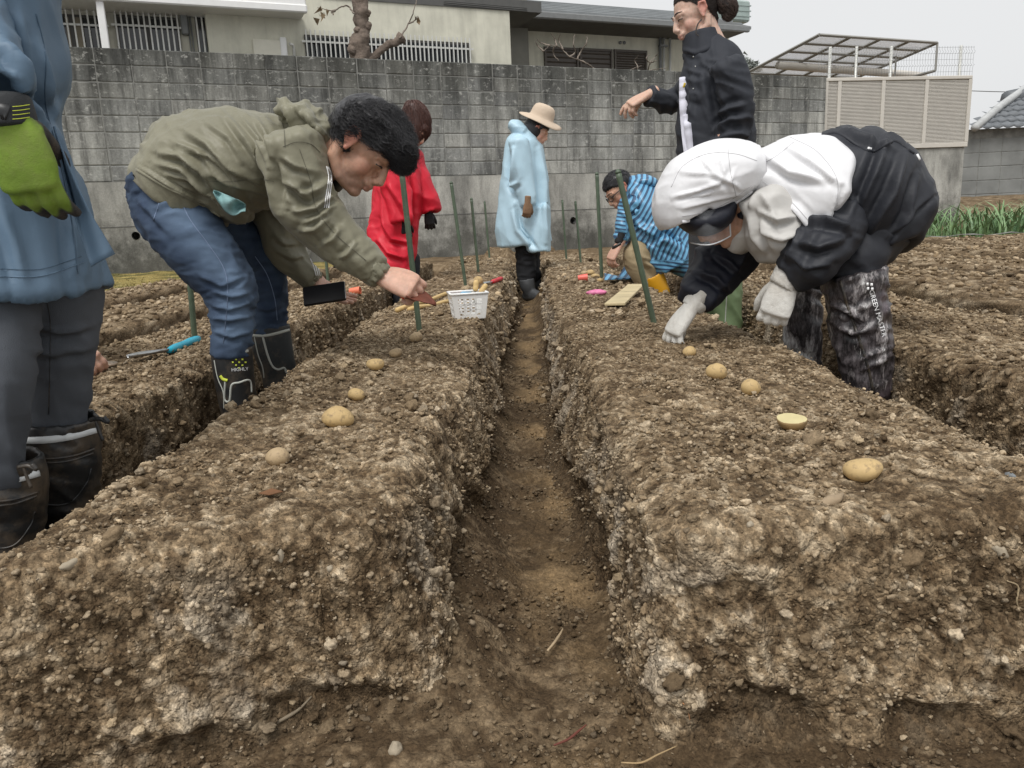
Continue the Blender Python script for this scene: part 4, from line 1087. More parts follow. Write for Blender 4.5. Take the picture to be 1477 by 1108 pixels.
def face_details(M, T, parent, brow=True, hairc=None, eye_open=0.5):
    tr = lambda P: np.asarray(P)@M.T+T
    for sy in (-1, 1):
        if brow:
            P = np.array([(0.0955, 0.012*sy, 0.1325), (0.0945, 0.024*sy, 0.1375), (0.086, 0.040*sy, 0.139), (0.073, 0.054*sy, 0.134)]); P = spline(P, 12)
            V, F = tube_vf(tr(P), np.array([0.0022]*3+[0.003]*5+[0.0022, .0018, .0014, .001])*np.linalg.norm(M[:, 0]), 6, up=M[:, 0]); adopt(MB().add(V, F).build('eyebrow', hairc, None, True), parent)
        P = spline(np.array([(0.0870, 0.018*sy, 0.1085), (0.0893, 0.027*sy, 0.1120), (0.0860, 0.038*sy, 0.1115), (0.077, 0.046*sy, 0.1085)]), 12)
        V, F = tube_vf(tr(P), 0.0019*np.linalg.norm(M[:, 0]), 6); adopt(MB().add(V, F).build('eyelash', hairc, None, True), parent)

# ---- hand, in its own frame: x along the fingers, y to the thumb side, z out of the back
def hand_vf(curl=((10, 15, 10),)*4, spread=6, thumb=((35, -25), 15, 15), fat=1.0, voxel=0.003, wrist=0.05, lens=(0.066, 0.074, 0.069, 0.054), smooth=3):
    V = []; F = []; n = 0
    def add(vf):
        nonlocal n
        v, f = vf; V.append(np.asarray(v)); F.extend([[i+n for i in q] for q in f]); n += len(v)
    C = spline(np.array([(-wrist, 0, 0, 0.027, 0.021), (0, 0, 0, 0.027, 0.019), (0.03, 0.002, 0, 0.036, 0.018), (0.065, 0.002, 0, 0.0415, 0.0165), (0.092, 0.0, 0, 0.040, 0.013)]), 15)
    T = np.tile(np.array([1.0, 0, 0]), (15, 1))
    v, f = ring_solid(C[:, :3], T, C[:, 3], C[:, 4]*fat, np.array([0, 0, 1.0]), 20, 2.4, 0.3, 0.3); add((v, f))
    tips = []
    for i, (y, L) in enumerate(zip((0.030, 0.0105, -0.0095, -0.028), lens)):
        az = R(spread*(1.4-i)); a = 0.0
        p = np.array([0.086, y, 0.002-0.004*abs(i-1.2)]); P = [p-np.array([0.02, 0, 0]), p]
        for j, (l, c) in enumerate(zip((0.46, 0.30, 0.24), curl[i])):
            a += R(c); d = np.array([math.cos(a)*math.cos(az), math.cos(a)*math.sin(az), -math.sin(a)]); p = p+d*L*l
            P.append(p-d*L*l*0.5); P.append(p)
        r_ = np.array([0.0098, 0.0098, 0.0092, 0.0094, 0.0086, 0.0088, 0.0084, 0.0074])*fat*(0.92 if i == 3 else 1)
        C = spline(np.array([[*q, k] for q, k in zip(P, r_)]), 24); add(tube_vf(C[:, :3], C[:, 3], 10)); add(ell_vf(P[-1], (r_[-1]*1.1,)*3, None, 8, 6)); tips.append(P[-1])
    (taz, tdn), c1, c2 = thumb
    p = np.array([0.016, 0.022, -0.006]); az = R(taz); dn = R(tdn); P = [p]
    for j, (l, c) in enumerate(((0.042, 0), (0.032, c1), (0.026, c2))):
        az -= R(c); d = np.array([math.cos(az)*math.cos(dn), math.sin(az)*math.cos(dn), math.sin(dn)]); P.append(p+d*l*0.5); p = p+d*l; P.append(p)
    r_ = np.array([0.015, 0.0145, 0.0125, 0.0112, 0.0112, 0.0105, 0.0078])*fat
    C = spline(np.array([[*q, k] for q, k in zip(P, r_)]), 20); add(tube_vf(C[:, :3], C[:, 3], 10)); add(ell_vf(P[-1], (r_[-1]*1.1,)*3, None, 8, 6))
    return remeshed(np.vstack(V), F, voxel, smooth)
def frame(o, x, z, flip=False, scale=1.0):
    x = unit(x); z = unit(np.array(z)-x*(np.array(z)@x)); y = np.cross(z, x)
    if flip: y = -y
    return np.stack([x, y, z], 1)*scale, np.asarray(o)
def place(v, f, M, T):
    f = np.asarray(f)
    if np.linalg.det(M) < 0: f = f[:, ::-1]
    return v@M.T+T, f
def join_meshes(L):
    V = np.vstack([l[0] for l in L]); F = []; n = 0; C = []
    for v, f, c in L:
        F.append(np.asarray(f)+n); n += len(v); C.append(np.broadcast_to(np.asarray(c, float), (len(v), 3)))
    return V, np.vstack(F), np.vstack(C)
def body(parent, L):
    V, F, C = join_meshes(L); me = mesh_np('body', V, F); vcol(me, C); return adopt(link('body', me, SKIN), parent)
def quads(V, F):
    """ring solids as quads only (end fans split)"""
    out = []
    for f in F:
        if len(f) == 4: out.append(f)
        else:
            for i in range(0, len(f)-2, 2): out.append([f[0], f[i+1], f[i+2], f[min(i+3, len(f)-1)]])
    return V, np.array(out)

def scalp(hv, hf, M, T, mat, parent, thick=0.010, front=0.160, side=0.118, back=0.050, seed=0):
    """cap of hair grown on a head's own scalp"""
    x, z = hv[:, 0], hv[:, 2]
    lim = side+np.clip((x+0.005)/0.065, 0, 1)*(front-side)-np.clip((-0.02-x)/0.05, 0, 1)*(side-back)
    k = z-lim+0.004*vn(hv, 90, seed); N = vnormals(hv, hf)
    ear = (np.abs(hv[:, 1]) > 0.0795) & (z < 0.15); k = np.where(ear, -1, k)
    V = hv+N*(thick*sstep(-0.002, 0.014, k)*(1+0.25*vn(hv, 60, seed+1)))[:, None]
    sel = (k > -0.002)[hf].all(1); F = hf[sel]; used = np.unique(F); mp = -np.ones(len(V), int); mp[used] = np.arange(len(used))
    v2, f2 = place(V[used], mp[F], M, T); me = mesh_np('hair', v2, f2); o = adopt(link('hair', me, mat), parent); return o
# ---- hair combed over a form
def comb(base, mat, parent, comb_fn, n, length, lift, rad, seed, name='hair', pick=None, steps=7, stray=0.2):
    me = base.data; N_ = len(me.vertices); V = np.empty(N_*3, np.float32); me.vertices.foreach_get('co', V); V = V.reshape(-1, 3).astype(float)
    f = np.empty(len(me.loops), np.int32); me.loops.foreach_get('vertex_index', f); Nn = vnormals(V, f.reshape(-1, 4))
    kd = KDTree(N_)
    for i, v in enumerate(V): kd.insert(v, i)
    kd.balance()
    g = np.random.default_rng(seed); idx = g.integers(0, N_, n)
    if pick is not None: idx = idx[pick(V[idx])]
    out = MB(); W = [];
    VV = []; FF = []; k = 0
    for i in idx:
        p = V[i].copy(); nn = Nn[i]; P = []; L = length*g.uniform(0.5, 1.2); h = lift*g.uniform(0.2, 1.3); st = stray*g.normal(0, 1, 3)
        for s_ in range(steps):
            _, j, _ = kd.find(p); nn = Nn[j]; q = V[j]+nn*(h*(0.2+0.8*s_/steps)); P.append(q)
            d = comb_fn(V[j])+st; d = d-nn*(d@nn)*0.85; p = q+unit(d)*L/steps
        P = np.array(P); T, A, B = frames(P); r_ = rad*np.linspace(1.0, 0.25, steps)
        ring = np.stack([P+A*r_[:, None], P-A*r_[:, None]*0.5+B*r_[:, None]*0.87, P-A*r_[:, None]*0.5-B*r_[:, None]*0.87], 1).reshape(-1, 3)
        VV.append(ring); FF.append(grid_faces(steps, 3, True)+k); k += len(ring)
    m2 = mesh_np(name, np.vstack(VV), np.vstack(FF)); o = adopt(link(name, m2, mat), parent); o['kind'] = 'stuff'
    return o

# ---- materials for people
def skin_mat():
    m, nt, b = newmat('skin'); at = nt.nodes.new('ShaderNodeAttribute'); at.attribute_name = 'Col'
    f = noise(nt, 90, 4, 0.6, coord='World'); c = mixc(nt, 1.0, at.outputs['Color'], ramp(nt, f, [(0.3, 0.9), (0.7, 1.1)]), 'MULTIPLY'); nt.links.new(c, b.inputs['Base Color'])
    b.inputs['Roughness'].default_value = 0.55; b.inputs['Subsurface Weight'].default_value = 0.2; b.inputs['Subsurface Radius'].default_value = (0.9, 0.35, 0.2); b.inputs['Subsurface Scale'].default_value = 0.008
    bump(nt, b, noise(nt, 600, 3, 0.6, coord='World'), 0.12, 0.002)
    return m
SKIN = skin_mat()
TONE = np.array([0.49, 0.285, 0.195]); TONE_F = np.array([0.54, 0.325, 0.24])
def cloth(name, c, rough=0.6, wr=0.35, wscale=26, weave=0.15, var=0.14, vscale=5, sheen=0.0, wst=(1, 1, 1), attr=False, coat=0.0, spec=0.4, crease=0.45, cscale=5.0, cst=(1, 1, 0.45), crot=(0, 0, 0), cdist=0.02, mud=0.0):
    m, nt, b = newmat(name)
    f = noise(nt, vscale, 5, 0.6, coord='World'); c = np.array(c)
    if attr:
        at = nt.nodes.new('ShaderNodeAttribute'); at.attribute_name = 'Col'; cc = mixc(nt, 1.0, at.outputs['Color'], ramp(nt, f, [(0.3, 1-var), (0.7, 1+var)]), 'MULTIPLY')
    else: cc = ramp(nt, f, [(0.3, tuple(c*(1-var))), (0.7, tuple(np.clip(c*(1+var), 0, 1)))])
    if mud:
        mf = noise(nt, 9, 6, 0.75, coord='World', loc=(2, 5, 1)); cc = mixc(nt, ramp(nt, mf, [(0.46, 0.0), (0.66, mud)]), cc, (0.21, 0.155, 0.10))
    nt.links.new(cc, b.inputs['Base Color']); b.inputs['Roughness'].default_value = rough; b.inputs['Sheen Weight'].default_value = sheen; b.inputs['Coat Weight'].default_value = coat
    b.inputs['Specular IOR Level'].default_value = spec
    p = bump(nt, b, noise(nt, wscale, 3, 0.5, coord='World', stretch=wst), wr, 0.012)
    if crease:
        nn = nt.nodes.new('ShaderNodeTexNoise'); nn.noise_type = 'RIDGED_MULTIFRACTAL'; nn.inputs['Scale'].default_value = cscale; nn.inputs['Detail'].default_value = 3.0; nn.inputs['Roughness'].default_value = 0.5; nn.inputs['Distortion'].default_value = 0.5
        gp = nt.nodes.new('ShaderNodeNewGeometry'); mp = nt.nodes.new('ShaderNodeMapping'); mp.inputs['Rotation'].default_value = crot; mp.inputs['Scale'].default_value = cst
        nt.links.new(gp.outputs['Position'], mp.inputs['Vector']); nt.links.new(mp.outputs['Vector'], nn.inputs['Vector'])
        p = bump(nt, b, nn.outputs['Fac'], crease, cdist, p)
    bump(nt, b, noise(nt, 700, 2, 0.5, coord='World'), weave, 0.0015, p)
    return m
def hair_mat(name, a, b_):
    m, nt, b = newmat(name); oi = noise(nt, 170, 3, 0.7, coord='World'); nt.links.new(ramp(nt, oi, [(0.3, a), (0.7, b_)]), b.inputs['Base Color']); b.inputs['Roughness'].default_value = 0.42; b.inputs['Specular IOR Level'].default_value = 0.5
    return m
BLACKHAIR = hair_mat('black_hair', (0.010, 0.010, 0.012), (0.045, 0.044, 0.047)); BROWNHAIR = hair_mat('brown_hair', (0.05, 0.022, 0.018), (0.12, 0.055, 0.042)); DBROWN = hair_mat('dark_brown_hair', (0.018, 0.014, 0.013), (0.05, 0.037, 0.032))
RUBBER = cloth('black_rubber', (0.016, 0.017, 0.018), 0.42, 0.25, 14, 0.05, 0.3, 9, spec=0.5, mud=0.45, crease=0.15)
REFL = simple('reflective_tape', S(205, 208, 208), 0.4, 0.06, 30)

def boot(parent, Y, E, toe, mat, foot_len=0.27, foot_w=0.048, name='boot', voxel=0.007, creases=(), folds=(), colour=None, open_top=0.25, foot_y=None):
    """shaft lofted from the top entry down to the ankle, then a foot lying on the furrow floor towards toe (world x, y direction)"""
    fg = Fig(Y)
    a = PY(E[-1][0], E[-1][1], Y); base = np.array([a[0], a[1], 0.0]); toe = unit(np.array([toe[0], toe[1], 0.0]))
    fg.loft(E[::-1], cavity=0.35, capa=0.3, th=0.010)
    heel = base-toe*0.05; K = []
    for t, wz, hz in ((0, 0.036, 0.045), (0.25, 0.040, 0.055), (0.5, 0.043, 0.05), (0.75, 0.050, 0.038), (0.95, 0.044, 0.03)):
        c = heel+toe*foot_len*t; K.append([c[0], c[1], hz, wz, hz])
    # shank between ankle and foot
    top = np.array(a); K2 = []
    K = spline(np.array(K), 21); T = np.tile(toe, (21, 1)); side = np.array([-toe[1], toe[0], 0])
    V, F = ring_solid(K[:, :3], T, K[:, 4], K[:, 3], side, 20, 2.5, 0.4, 0.5); fg.add(V, F)
    r0 = fg.chain[0][3] if False else 0.055
    V, F = tube_vf([top, (top+base)/2+np.array([0, 0, 0.02]), base+np.array([0, 0, 0.05])], [min(fg_r(E[-1], Y), 0.062), 0.056, 0.05], 16); fg.add(V, F)
    return fg.finish(name, mat, parent, voxel, 4, folds, creases, colour)
def fg_r(e, Y): 
    c = PY(e[0], e[1], Y); return e[2]*((c-CAM)@_f)/FPX
def band(parent, Y, e0, e1, mat, name='band', grow=1.03, dY=0, flat=0.35, rw=3.0):
    """a tape ring round a limb: from entry e0 (centre x, y, half width) with a tilt"""
    (x, y, r) = e0; c = PY(x, y, Y+dY); k = ((c-CAM)@_f)/FPX; ra = r*k*grow; tl = e1
    th = np.linspace(0, 2*np.pi, 41)[:-1]
    P = np.stack([c[0]+ra*np.cos(th), c[1]+ra*np.sin(th), c[2]+ra*np.cos(th)*tl[0]+ra*np.sin(th)*tl[1]], -1)
    w_ = rw*k; N_ = np.stack([np.cos(th), np.sin(th), 0*th], -1)
    V = np.concatenate([P-[0, 0, w_]-N_*.002, P-[0, 0, w_]+N_*0.0025, P+[0, 0, w_]+N_*0.0025, P+[0, 0, w_]-N_*.002]); n = 40; F = []
    for i in range(n):
        j = (i+1) % n
        for q in range(4): F.append((q*n+i, q*n+j, ((q+1) % 4)*n+j, ((q+1) % 4)*n+i))
    return adopt(MB().add(V, F).build(name, mat, None, True), parent)
def ribbon(parent, Y, line, wd, mat, name, dY=0.0, th=0.003, flat=0.45):
    """cord or tape laid along a line of the picture at one depth; line items (x, y[, extra depth])"""
    P = np.array([PY(q[0], q[1], Y+dY+(q[2] if len(q) > 2 else 0)) for q in line]); P = spline(P, 6*(len(P)-1)+1); k = Y/FPX
    V, F = tube_vf(P, wd*k, 8, up=(0, 1, 0), flat=flat); return adopt(MB().add(V, F).build(name, mat, None, True), parent)
def lay(obj, line, n=40, lift=0.003):
    """3-D points of a picture line dropped on the front of an object"""
    me = obj.data; from mathutils.bvhtree import BVHTree
    dg = None; V = [v.co.copy() for v in me.vertices]; bv = BVHTree.FromPolygons(V, [p.vertices[:] for p in me.polygons])
    L = spline(np.array(line, float), n); out = []
    for q in L:
        d = ray(q[0], q[1]); d = unit(d); h = bv.ray_cast(Vector(CAM), Vector(d))
        if h[0] is not None: out.append(np.array(h[0])-d*lift)
    return np.array(out)
def seam(parent, obj, line, wd_px, mat, name='seam', lift=0.001, n=40, flat=0.5):
    P = lay(obj, line, n, lift)
    if len(P) < 3: return None
    k = np.linalg.norm(P.mean(0)-CAM)/FPX
    V, F = tube_vf(P, wd_px*k, 6, up=unit(CAM-P.mean(0)), flat=flat); return adopt(MB().add(V, F).build(name, mat, None, True), parent)
def decal_text(parent, obj, txt, x, y, size_px, ang, mat, name='lettering'):
    cu = bpy.data.curves.new('t', 'FONT'); cu.body = txt; cu.align_x = 'CENTER'; cu.align_y = 'CENTER'; cu.size = 1.0; cu.resolution_u = 2
    to = bpy.data.objects.new('t', cu); col.objects.link(to); bpy.context.view_layer.update()
    me = bpy.data.meshes.new_from_object(to.evaluated_get(bpy.context.evaluated_depsgraph_get())); bpy.data.objects.remove(to)
    from mathutils.bvhtree import BVHTree
    V = [v.co.copy() for v in obj.data.vertices]; bv = BVHTree.FromPolygons(V, [p.vertices[:] for p in obj.data.polygons]); a = R(ang); last = None
    for v in me.vertices:
        qx = x+size_px*(v.co[0]*math.cos(a)+v.co[1]*math.sin(a)); qy = y+size_px*(v.co[0]*math.sin(a)-v.co[1]*math.cos(a))
        d = unit(ray(qx, qy)); h = bv.ray_cast(Vector(CAM), Vector(d))
        if h[0] is not None: last = np.array(h[0])-d*0.003
        if last is not None: v.co = last
    o = link(name, me, mat); return adopt(o, parent)
# ================================================================= MAN IN OLIVE JACKET
OLIVE = cloth('olive_nylon', S(122, 119, 100), 0.5, 0.35, 22, 0.10, 0.10, 4, sheen=0.1, crease=0.5, cscale=7, cst=(0.45, 1, 1), crot=(0, 0.75, 0))
OLIVED = cloth('olive_lining', S(52, 52, 48), 0.6, 0.3, 22)
OLIVE2 = cloth('olive_seam', S(88, 86, 72), 0.6)
DENIM = cloth('blue_denim', (0.05, 0.10, 0.21), 0.85, 0.25, 18, 0.4, 0.12, 10, attr=True, crease=0.35, cscale=8, cst=(0.6, 1, 1.2))
STITCH = simple('pale_stitch', S(108, 124, 150), 0.8, 0.1); TRIM = simple('grey_rubber_trim', S(176, 178, 170), 0.6, 0.08); LIMEP = simple('lime_print', S(186, 196, 60), 0.6, 0.05); WHITEP = simple('white_print', S(235, 235, 235), 0.6, 0.03)
YM = 2.45
man = thing('person', 'man in olive hooded jacket and blue jeans bending over the left bed with a trowel', 'person', (-0.86, 2.5, 0), 'people planting potatoes in the field')
fg = Fig(YM)
fg.loft([(256, 286, 70, 0.185), (280, 246, 73, 0.20), (322, 234, 73, 0.215), (368, 232, 69, 0.225), (415, 226, 56, 0.21), (448, 218, 40, 0.15), (470, 222, 27, 0.09)], cavity=0.0, capa=0.12)
fg.loft([(418, 212, 46, 0.10), (432, 255, 44, 0.10), (447, 303, 42, 0.09), (478, 338, 35, 0.075), (512, 368, 28, 0.06), (541, 391, 20, 0.045)], dY=-0.20, capb=0.15)
fg.loft([(420, 250, 42, 0.10), (403, 308, 36, 0.085), (413, 358, 30, 0.07), (434, 390, 22, 0.05), (450, 404, 16, 0.042)], dY=0.20, capb=0.15)
fg.loft([(300, 270, 40, 0.12), (335, 296, 26, 0.12), (352, 306, 14, 0.09)], dY=-0.05)
cre = [([(270, 192), (300, 210), (330, 240), (372, 262)], 0.009, 4), ([(232, 222), (262, 226), (290, 246), (315, 272)], 0.010, 4.5), ([(250, 205), (285, 218), (310, 250)], 0.006, 3.5),
       ([(330, 172), (355, 205), (385, 250)], 0.007, 3.5), ([(345, 168), (372, 200), (392, 240)], 0.006, 3), ([(368, 170), (388, 205), (394, 230)], 0.005, 3), ([(225, 236), (262, 244), (300, 275), (322, 300)], 0.008, 4), ([(255, 215), (300, 225), (345, 262), (385, 280)], 0.007, 3), ([(300, 180), (330, 200), (350, 235)], 0.005, 3), ([(240, 250), (280, 262), (310, 285)], 0.007, 3), ([(300, 248), (330, 262), (372, 276)], 0.007, 4),
       ([(405, 262), (428, 272), (450, 290)], 0.008, 4), ([(470, 262), (452, 275), (430, 282)], 0.007, 4), ([(472, 285), (455, 300), (428, 304)], 0.010, 4.5), ([(476, 300), (462, 312), (440, 322)], 0.010, 4), ([(472, 315), (455, 330), (435, 332)], 0.008, 4), ([(490, 328), (480, 345), (466, 352)], 0.006, 3.5), ([(512, 352), (500, 366), (490, 372)], 0.006, 3), ([(405, 225), (425, 240), (455, 248)], 0.006, 3.5), ([(398, 232), (402, 262), (410, 300)], -0.010, 4),
       ([(398, 340), (412, 352), (430, 352)], 0.007, 3), ([(400, 360), (420, 372), (438, 370)], 0.006, 3), ([(205, 238), (245, 262), (300, 292), (318, 308)], -0.006, 2.0)]
jacket = fg.finish('jacket', OLIVE, man, 0.0055, 5, folds=[(0.008, 0.05, 0.25, 42, 600), (0.007, 0.07, 0.20, 48, 606, 'crumple'), (0.004, 0.028, 0.12, 55, 610), (0.006, 0.025, 0.06, 20, 620, 'ridge', (460, 320, 60)), (0.004, 0.02, 0.05, -40, 630, 'ridge', (520, 375, 40))], creases=cre)
seam(man, jacket, [(300, 262), (335, 262), (372, 258), (395, 262)], 0.4, OLIVE2, 'panel_seam', 0.0022); seam(man, jacket, [(432, 215), (448, 262), (456, 300), (482, 336), (528, 376)], 0.4, OLIVE2, 'sleeve_seam', 0.0022)
# ruched cuffs
for E, dy in (([(537, 388, 21, 0.045), (550, 399, 18, 0.040)], -0.20), ([(447, 401, 17, 0.043), (455, 407, 14, 0.038)], 0.20)):
    Fig(YM).loft(E, dY=dy, capa=0.1, capb=0.1).finish('cuff', OLIVE, man, 0.005, 2, folds=[(0.006, 0.008, 0.10, 50, 640)])
# hem rib and seams
seam(man, jacket, [(196, 244), (240, 270), (285, 292), (318, 312)], 2.2, OLIVE, 'hem', 0.001); seam(man, jacket, [(406, 172), (410, 190), (411, 212)], 0.45, OLIVE2, 'yoke_seam', 0.002); seam(man, jacket, [(408, 212), (428, 205), (448, 208), (462, 220)], 0.45, OLIVE2, 'shoulder_seam', 0.002)
# crumpled hood behind the neck
fg = Fig(YM-0.05)
fg.loft([(416, 168, 20, 0.10), (438, 176, 26, 0.14), (458, 196, 26, 0.15), (474, 225, 18, 0.12), (486, 252, 9, 0.08)], capa=0.35)
fg.loft([(412, 146, 3, 0.06), (420, 160, 12, 0.10), (430, 180, 16, 0.12)], dY=-0.02); fg.loft([(460, 158, 4, 0.04), (458, 175, 12, 0.08), (460, 195, 14, .1)], dY=-0.05)
fg.finish('hood', OLIVE, man, 0.005, 2, folds=[(0.016, 0.05, 0.085, 55, 650, 'crumple'), (0.006, 0.025, 0.05, -20, 660, 'crumple')], creases=[([(418, 150), (430, 175), (450, 205), (478, 250)], -0.012, 4), ([(440, 165), (452, 182), (472, 200)], 0.012, 4)])
fg = Fig(YM-0.06); fg.loft([(486, 235, 8, 0.085), (490, 258, 10, 0.08), (484, 272, 8, 0.06)]); fg.finish('collar_lining', OLIVED, man, 0.005, 2)
for k, (dx) in enumerate((0, 3.4, 6.8)):
    seam(man, jacket, [(471+dx*0.5, 240+dx*.2), (474+dx*0.7, 256), (471+dx*0.8, 278), (468+dx*0.9, 300)], 0.75, WHITEP, 'sleeve_stripe', 0.002, 30)
    seam(man, jacket, [(447+dx, 372+dx*.2), (452+dx*.9, 384), (456+dx*.8, 398)], 0.8, WHITEP, 'sleeve_stripe', 0.002, 20)
# jeans
def denim_col(V, N, px, py):
    n = fbm(V, 22, 3, 700)[:, None]; d = np.array([0.020, 0.036, 0.072]); l = np.array([0.125, 0.185, 0.275])
    # the worn pale strip down the front of each thigh
    f1, _ = seg_dist(np.stack([px, py], -1), [(250, 300), (300, 355), (340, 405), (345, 470)]); wn_ = np.exp(-(f1/26)**2)*0.75
    wk = 0.5+0.5*vn(np.stack([V[:, 0]*14, V[:, 1]*14, V[:, 2]*70], -1), 1.0, 702); wn_ = wn_*(0.75+0.35*wk*sstep(380, 440, py))
    far = sstep(YM+0.02, YM+0.14, V[:, 1])
    C = d+(l-d)*np.clip(0.14+wn_*(1-0.6*far)+0.16*n[:, 0]+0.10*vn(np.stack([V[:, 0]*20, V[:, 1]*20, V[:, 2]*60], -1), 1.0, 704), 0, 1)[:, None]
    return C
fg = Fig(YM)
fg.loft([(236, 268, 50, 0.165), (246, 300, 52, 0.13, -0.02), (268, 332, 50, 0.11, -0.09), (302, 376, 45, 0.095, -0.10), (330, 416, 37, 0.08, -0.10), (334, 458, 30, 0.072, -0.10), (333, 512, 27, 0.068, -0.10)], capb=0.1)
fg.loft([(255, 285, 45, 0.13, 0.05), (305, 322, 46, 0.10, 0.14), (350, 356, 38, 0.09, 0.20), (381, 394, 29, 0.08, 0.24), (386, 432, 26, 0.07, 0.25), (389, 478, 24, 0.066, 0.26)], capb=0.1)
jeans = fg.finish('jeans', DENIM, man, 0.0065, 5, folds=[(0.006, 0.03, 0.12, 10, 710), (0.004, 0.02, 0.1, -15, 715)], creases=[([(310, 420), (335, 428), (362, 420)], 0.006, 3), ([(306, 440), (330, 446), (360, 436)], 0.006, 3), ([(308, 458), (332, 462), (360, 455)], 0.005, 3), ([(305, 478), (335, 486), (360, 478)], 0.005, 3), ([(290, 398), (320, 412), (355, 398)], 0.005, 3), ([(225, 300), (250, 290), (290, 292)], 0.006, 4), ([(200, 288), (222, 312), (248, 340)], 0.004, 4), ([(362, 440), (385, 446), (408, 440)], .004, 3)], colour=denim_col)
seam(man, jeans, [(260, 288), (275, 318), (300, 352), (324, 390), (328, 430), (322, 495)], 0.8, STITCH, 'side_seam', 0.0005); seam(man, jeans, [(226, 272), (230, 290), (221, 318)], 0.8, STITCH, 'pocket_seam', 0.0005)
seam(man, jeans, [(368, 370), (385, 396), (396, 430), (400, 462)], 0.6, STITCH, 'side_seam', 0.0005); seam(man, jeans, [(193, 252), (203, 262), (214, 268)], 2.0, DENIM, 'waistband', 0.001)
# rubber boots with grey piping
Yb1, Yb2 = YM-0.10, YM+0.26
b1 = boot(man, Yb1, [(334, 498, 29), (336, 530, 28.5), (341, 565, 27), (345, 590, 26)], (0.8, -0.6), RUBBER, name='boot')
b2 = boot(man, Yb2, [(389, 469, 28), (393, 500, 28), (402, 535, 25), (406, 560, 24)], (0.75, 0.65), cloth('worn_rubber', S(44, 47, 48), 0.6, 0.25, 14, 0.05, 0.3, 9, mud=0.4), name='boot')
seam(man, b1, [(308, 510), (330, 513), (358, 506)], 2.2, TRIM, 'piping', 0.0005); seam(man, b1, [(325, 548), (324, 575), (331, 578), (334, 556), (345, 552), (360, 549), (363, 566)], 1.6, TRIM, 'piping', 0.0005, 80)
seam(man, b1, [(309, 520), (314, 545), (322, 566), (323, 590)], 0.9, TRIM, 'piping', 0.0005)
seam(man, b2, [(362, 484), (385, 484), (417, 476)], 2.2, TRIM, 'piping', 0.0005); seam(man, b2, [(379, 486), (386, 512), (393, 528), (401, 533), (410, 531), (414, 538), (424, 538)], 1.6, TRIM, 'piping', 0.0005, 60); seam(man, b2, [(367, 486), (372, 510), (379, 530), (381, 545)], 1.1, TRIM, 'piping', 0.0005)
decal_text(man, b1, 'HIGHLY', 346, 533, 7.0, -4, WHITEP)
for i in range(3):
    for j in range(3):
        cx_, cy_ = 345+(i-j)*4.6, 514.5+(i+j)*4.2
        seam(man, b1, [(cx_-1.2, cy_), (cx_, cy_-0.1), (cx_+1.2, cy_)], 1.3, LIMEP, 'emblem', 0.001, 5)
seam(man, b1, [(318, 542), (322, 547), (328, 549)], 2.4, LIMEP, 'side_print', 0.001)
# head
hv, hf, HM, HT = head_world(PY(524, 204, YM-0.12), (0.64, -0.10, -0.76), (0.76, 0.0, 0.65), 1.12, 0.0034)
hand_r = hand_vf(curl=((44, 70, 40), (48, 72, 40), (52, 74, 40), (58, 74, 40)), spread=6, thumb=((20, -40), 20, 20), voxel=0.0028)
MR, TR = frame(PY(549, 397, YM-0.20), (0.85, -0.22, -0.32), (0.25, -0.75, 0.55), scale=1.12)
hand_l = hand_vf(curl=((12, 10, 8),)*4, spread=4, thumb=((52, 38), 18, 12), voxel=0.003)
ML, TL = frame(PY(452, 404, YM+0.21), (0.75, 0.1, -0.62), (-0.35, 0.35, -0.87), flip=True, scale=1.0)
L = [(*place(hv, hf, HM, HT), skin_colours(hv, TONE, stub=0.8)), (*place(*hand_r, MR, TR), TONE_F*1.02*(1+0.10*fbm(hand_r[0], 60, 2, 3))[:, None]), (*place(*hand_l, ML, TL), TONE_F*0.95)]
for E, dy in (([(256, 286, 50, 0.13), (322, 234, 52, 0.15), (415, 226, 40, 0.15), (490, 225, 20, 0.06)], 0), ([(418, 212, 28, .06), (447, 303, 26, .05), (541, 391, 13, .03)], -0.2), ([(420, 250, 28, .06), (403, 308, 24, .05), (450, 404, 10, .03)], 0.2), ([(246, 290, 36, .09), (330, 416, 26, .05), (335, 560, 18, .04)], -0.08), ([(300, 310, 30, .08), (376, 394, 16, .04), (392, 530, 12, .03)], 0.24)):
    q = Fig(YM); q.loft([(x[0], x[1], x[2]*.7, x[3]*.7) for x in E], dY=dy, n=16, sub=4); L.append((*quads(np.vstack(q.V), q.F), TONE))
body(man, L); face_details(HM, HT, man, True, BLACKHAIR)
# hair
scalp(hv, hf, HM, HT, BLACKHAIR, man, 0.012, 0.150, 0.128, 0.055)
fg = Fig(YM-0.12)
fg.loft([(498, 212, 8, 0.07), (500, 190, 19, 0.088), (522, 180, 25, 0.098), (551, 192, 32, 0.100), (574, 219, 22, 0.09), (584, 240, 9, 0.06)], capa=0.5)
hair = fg.finish('hair', BLACKHAIR, man, 0.006, 4, folds=[(0.010, 0.03, 0.09, 30, 720)])
comb(hair, BLACKHAIR, man, lambda p: np.array([0.75, -0.1, -0.55]), 7500, 0.085, 0.016, 0.0008, 4, 'hair_strands', stray=0.34)
comb(hair, BLACKHAIR, man, lambda p: np.array([0.5, 0, 0.25]), 1300, 0.07, 0.026, 0.0006, 5, 'hair_strands', stray=0.75)

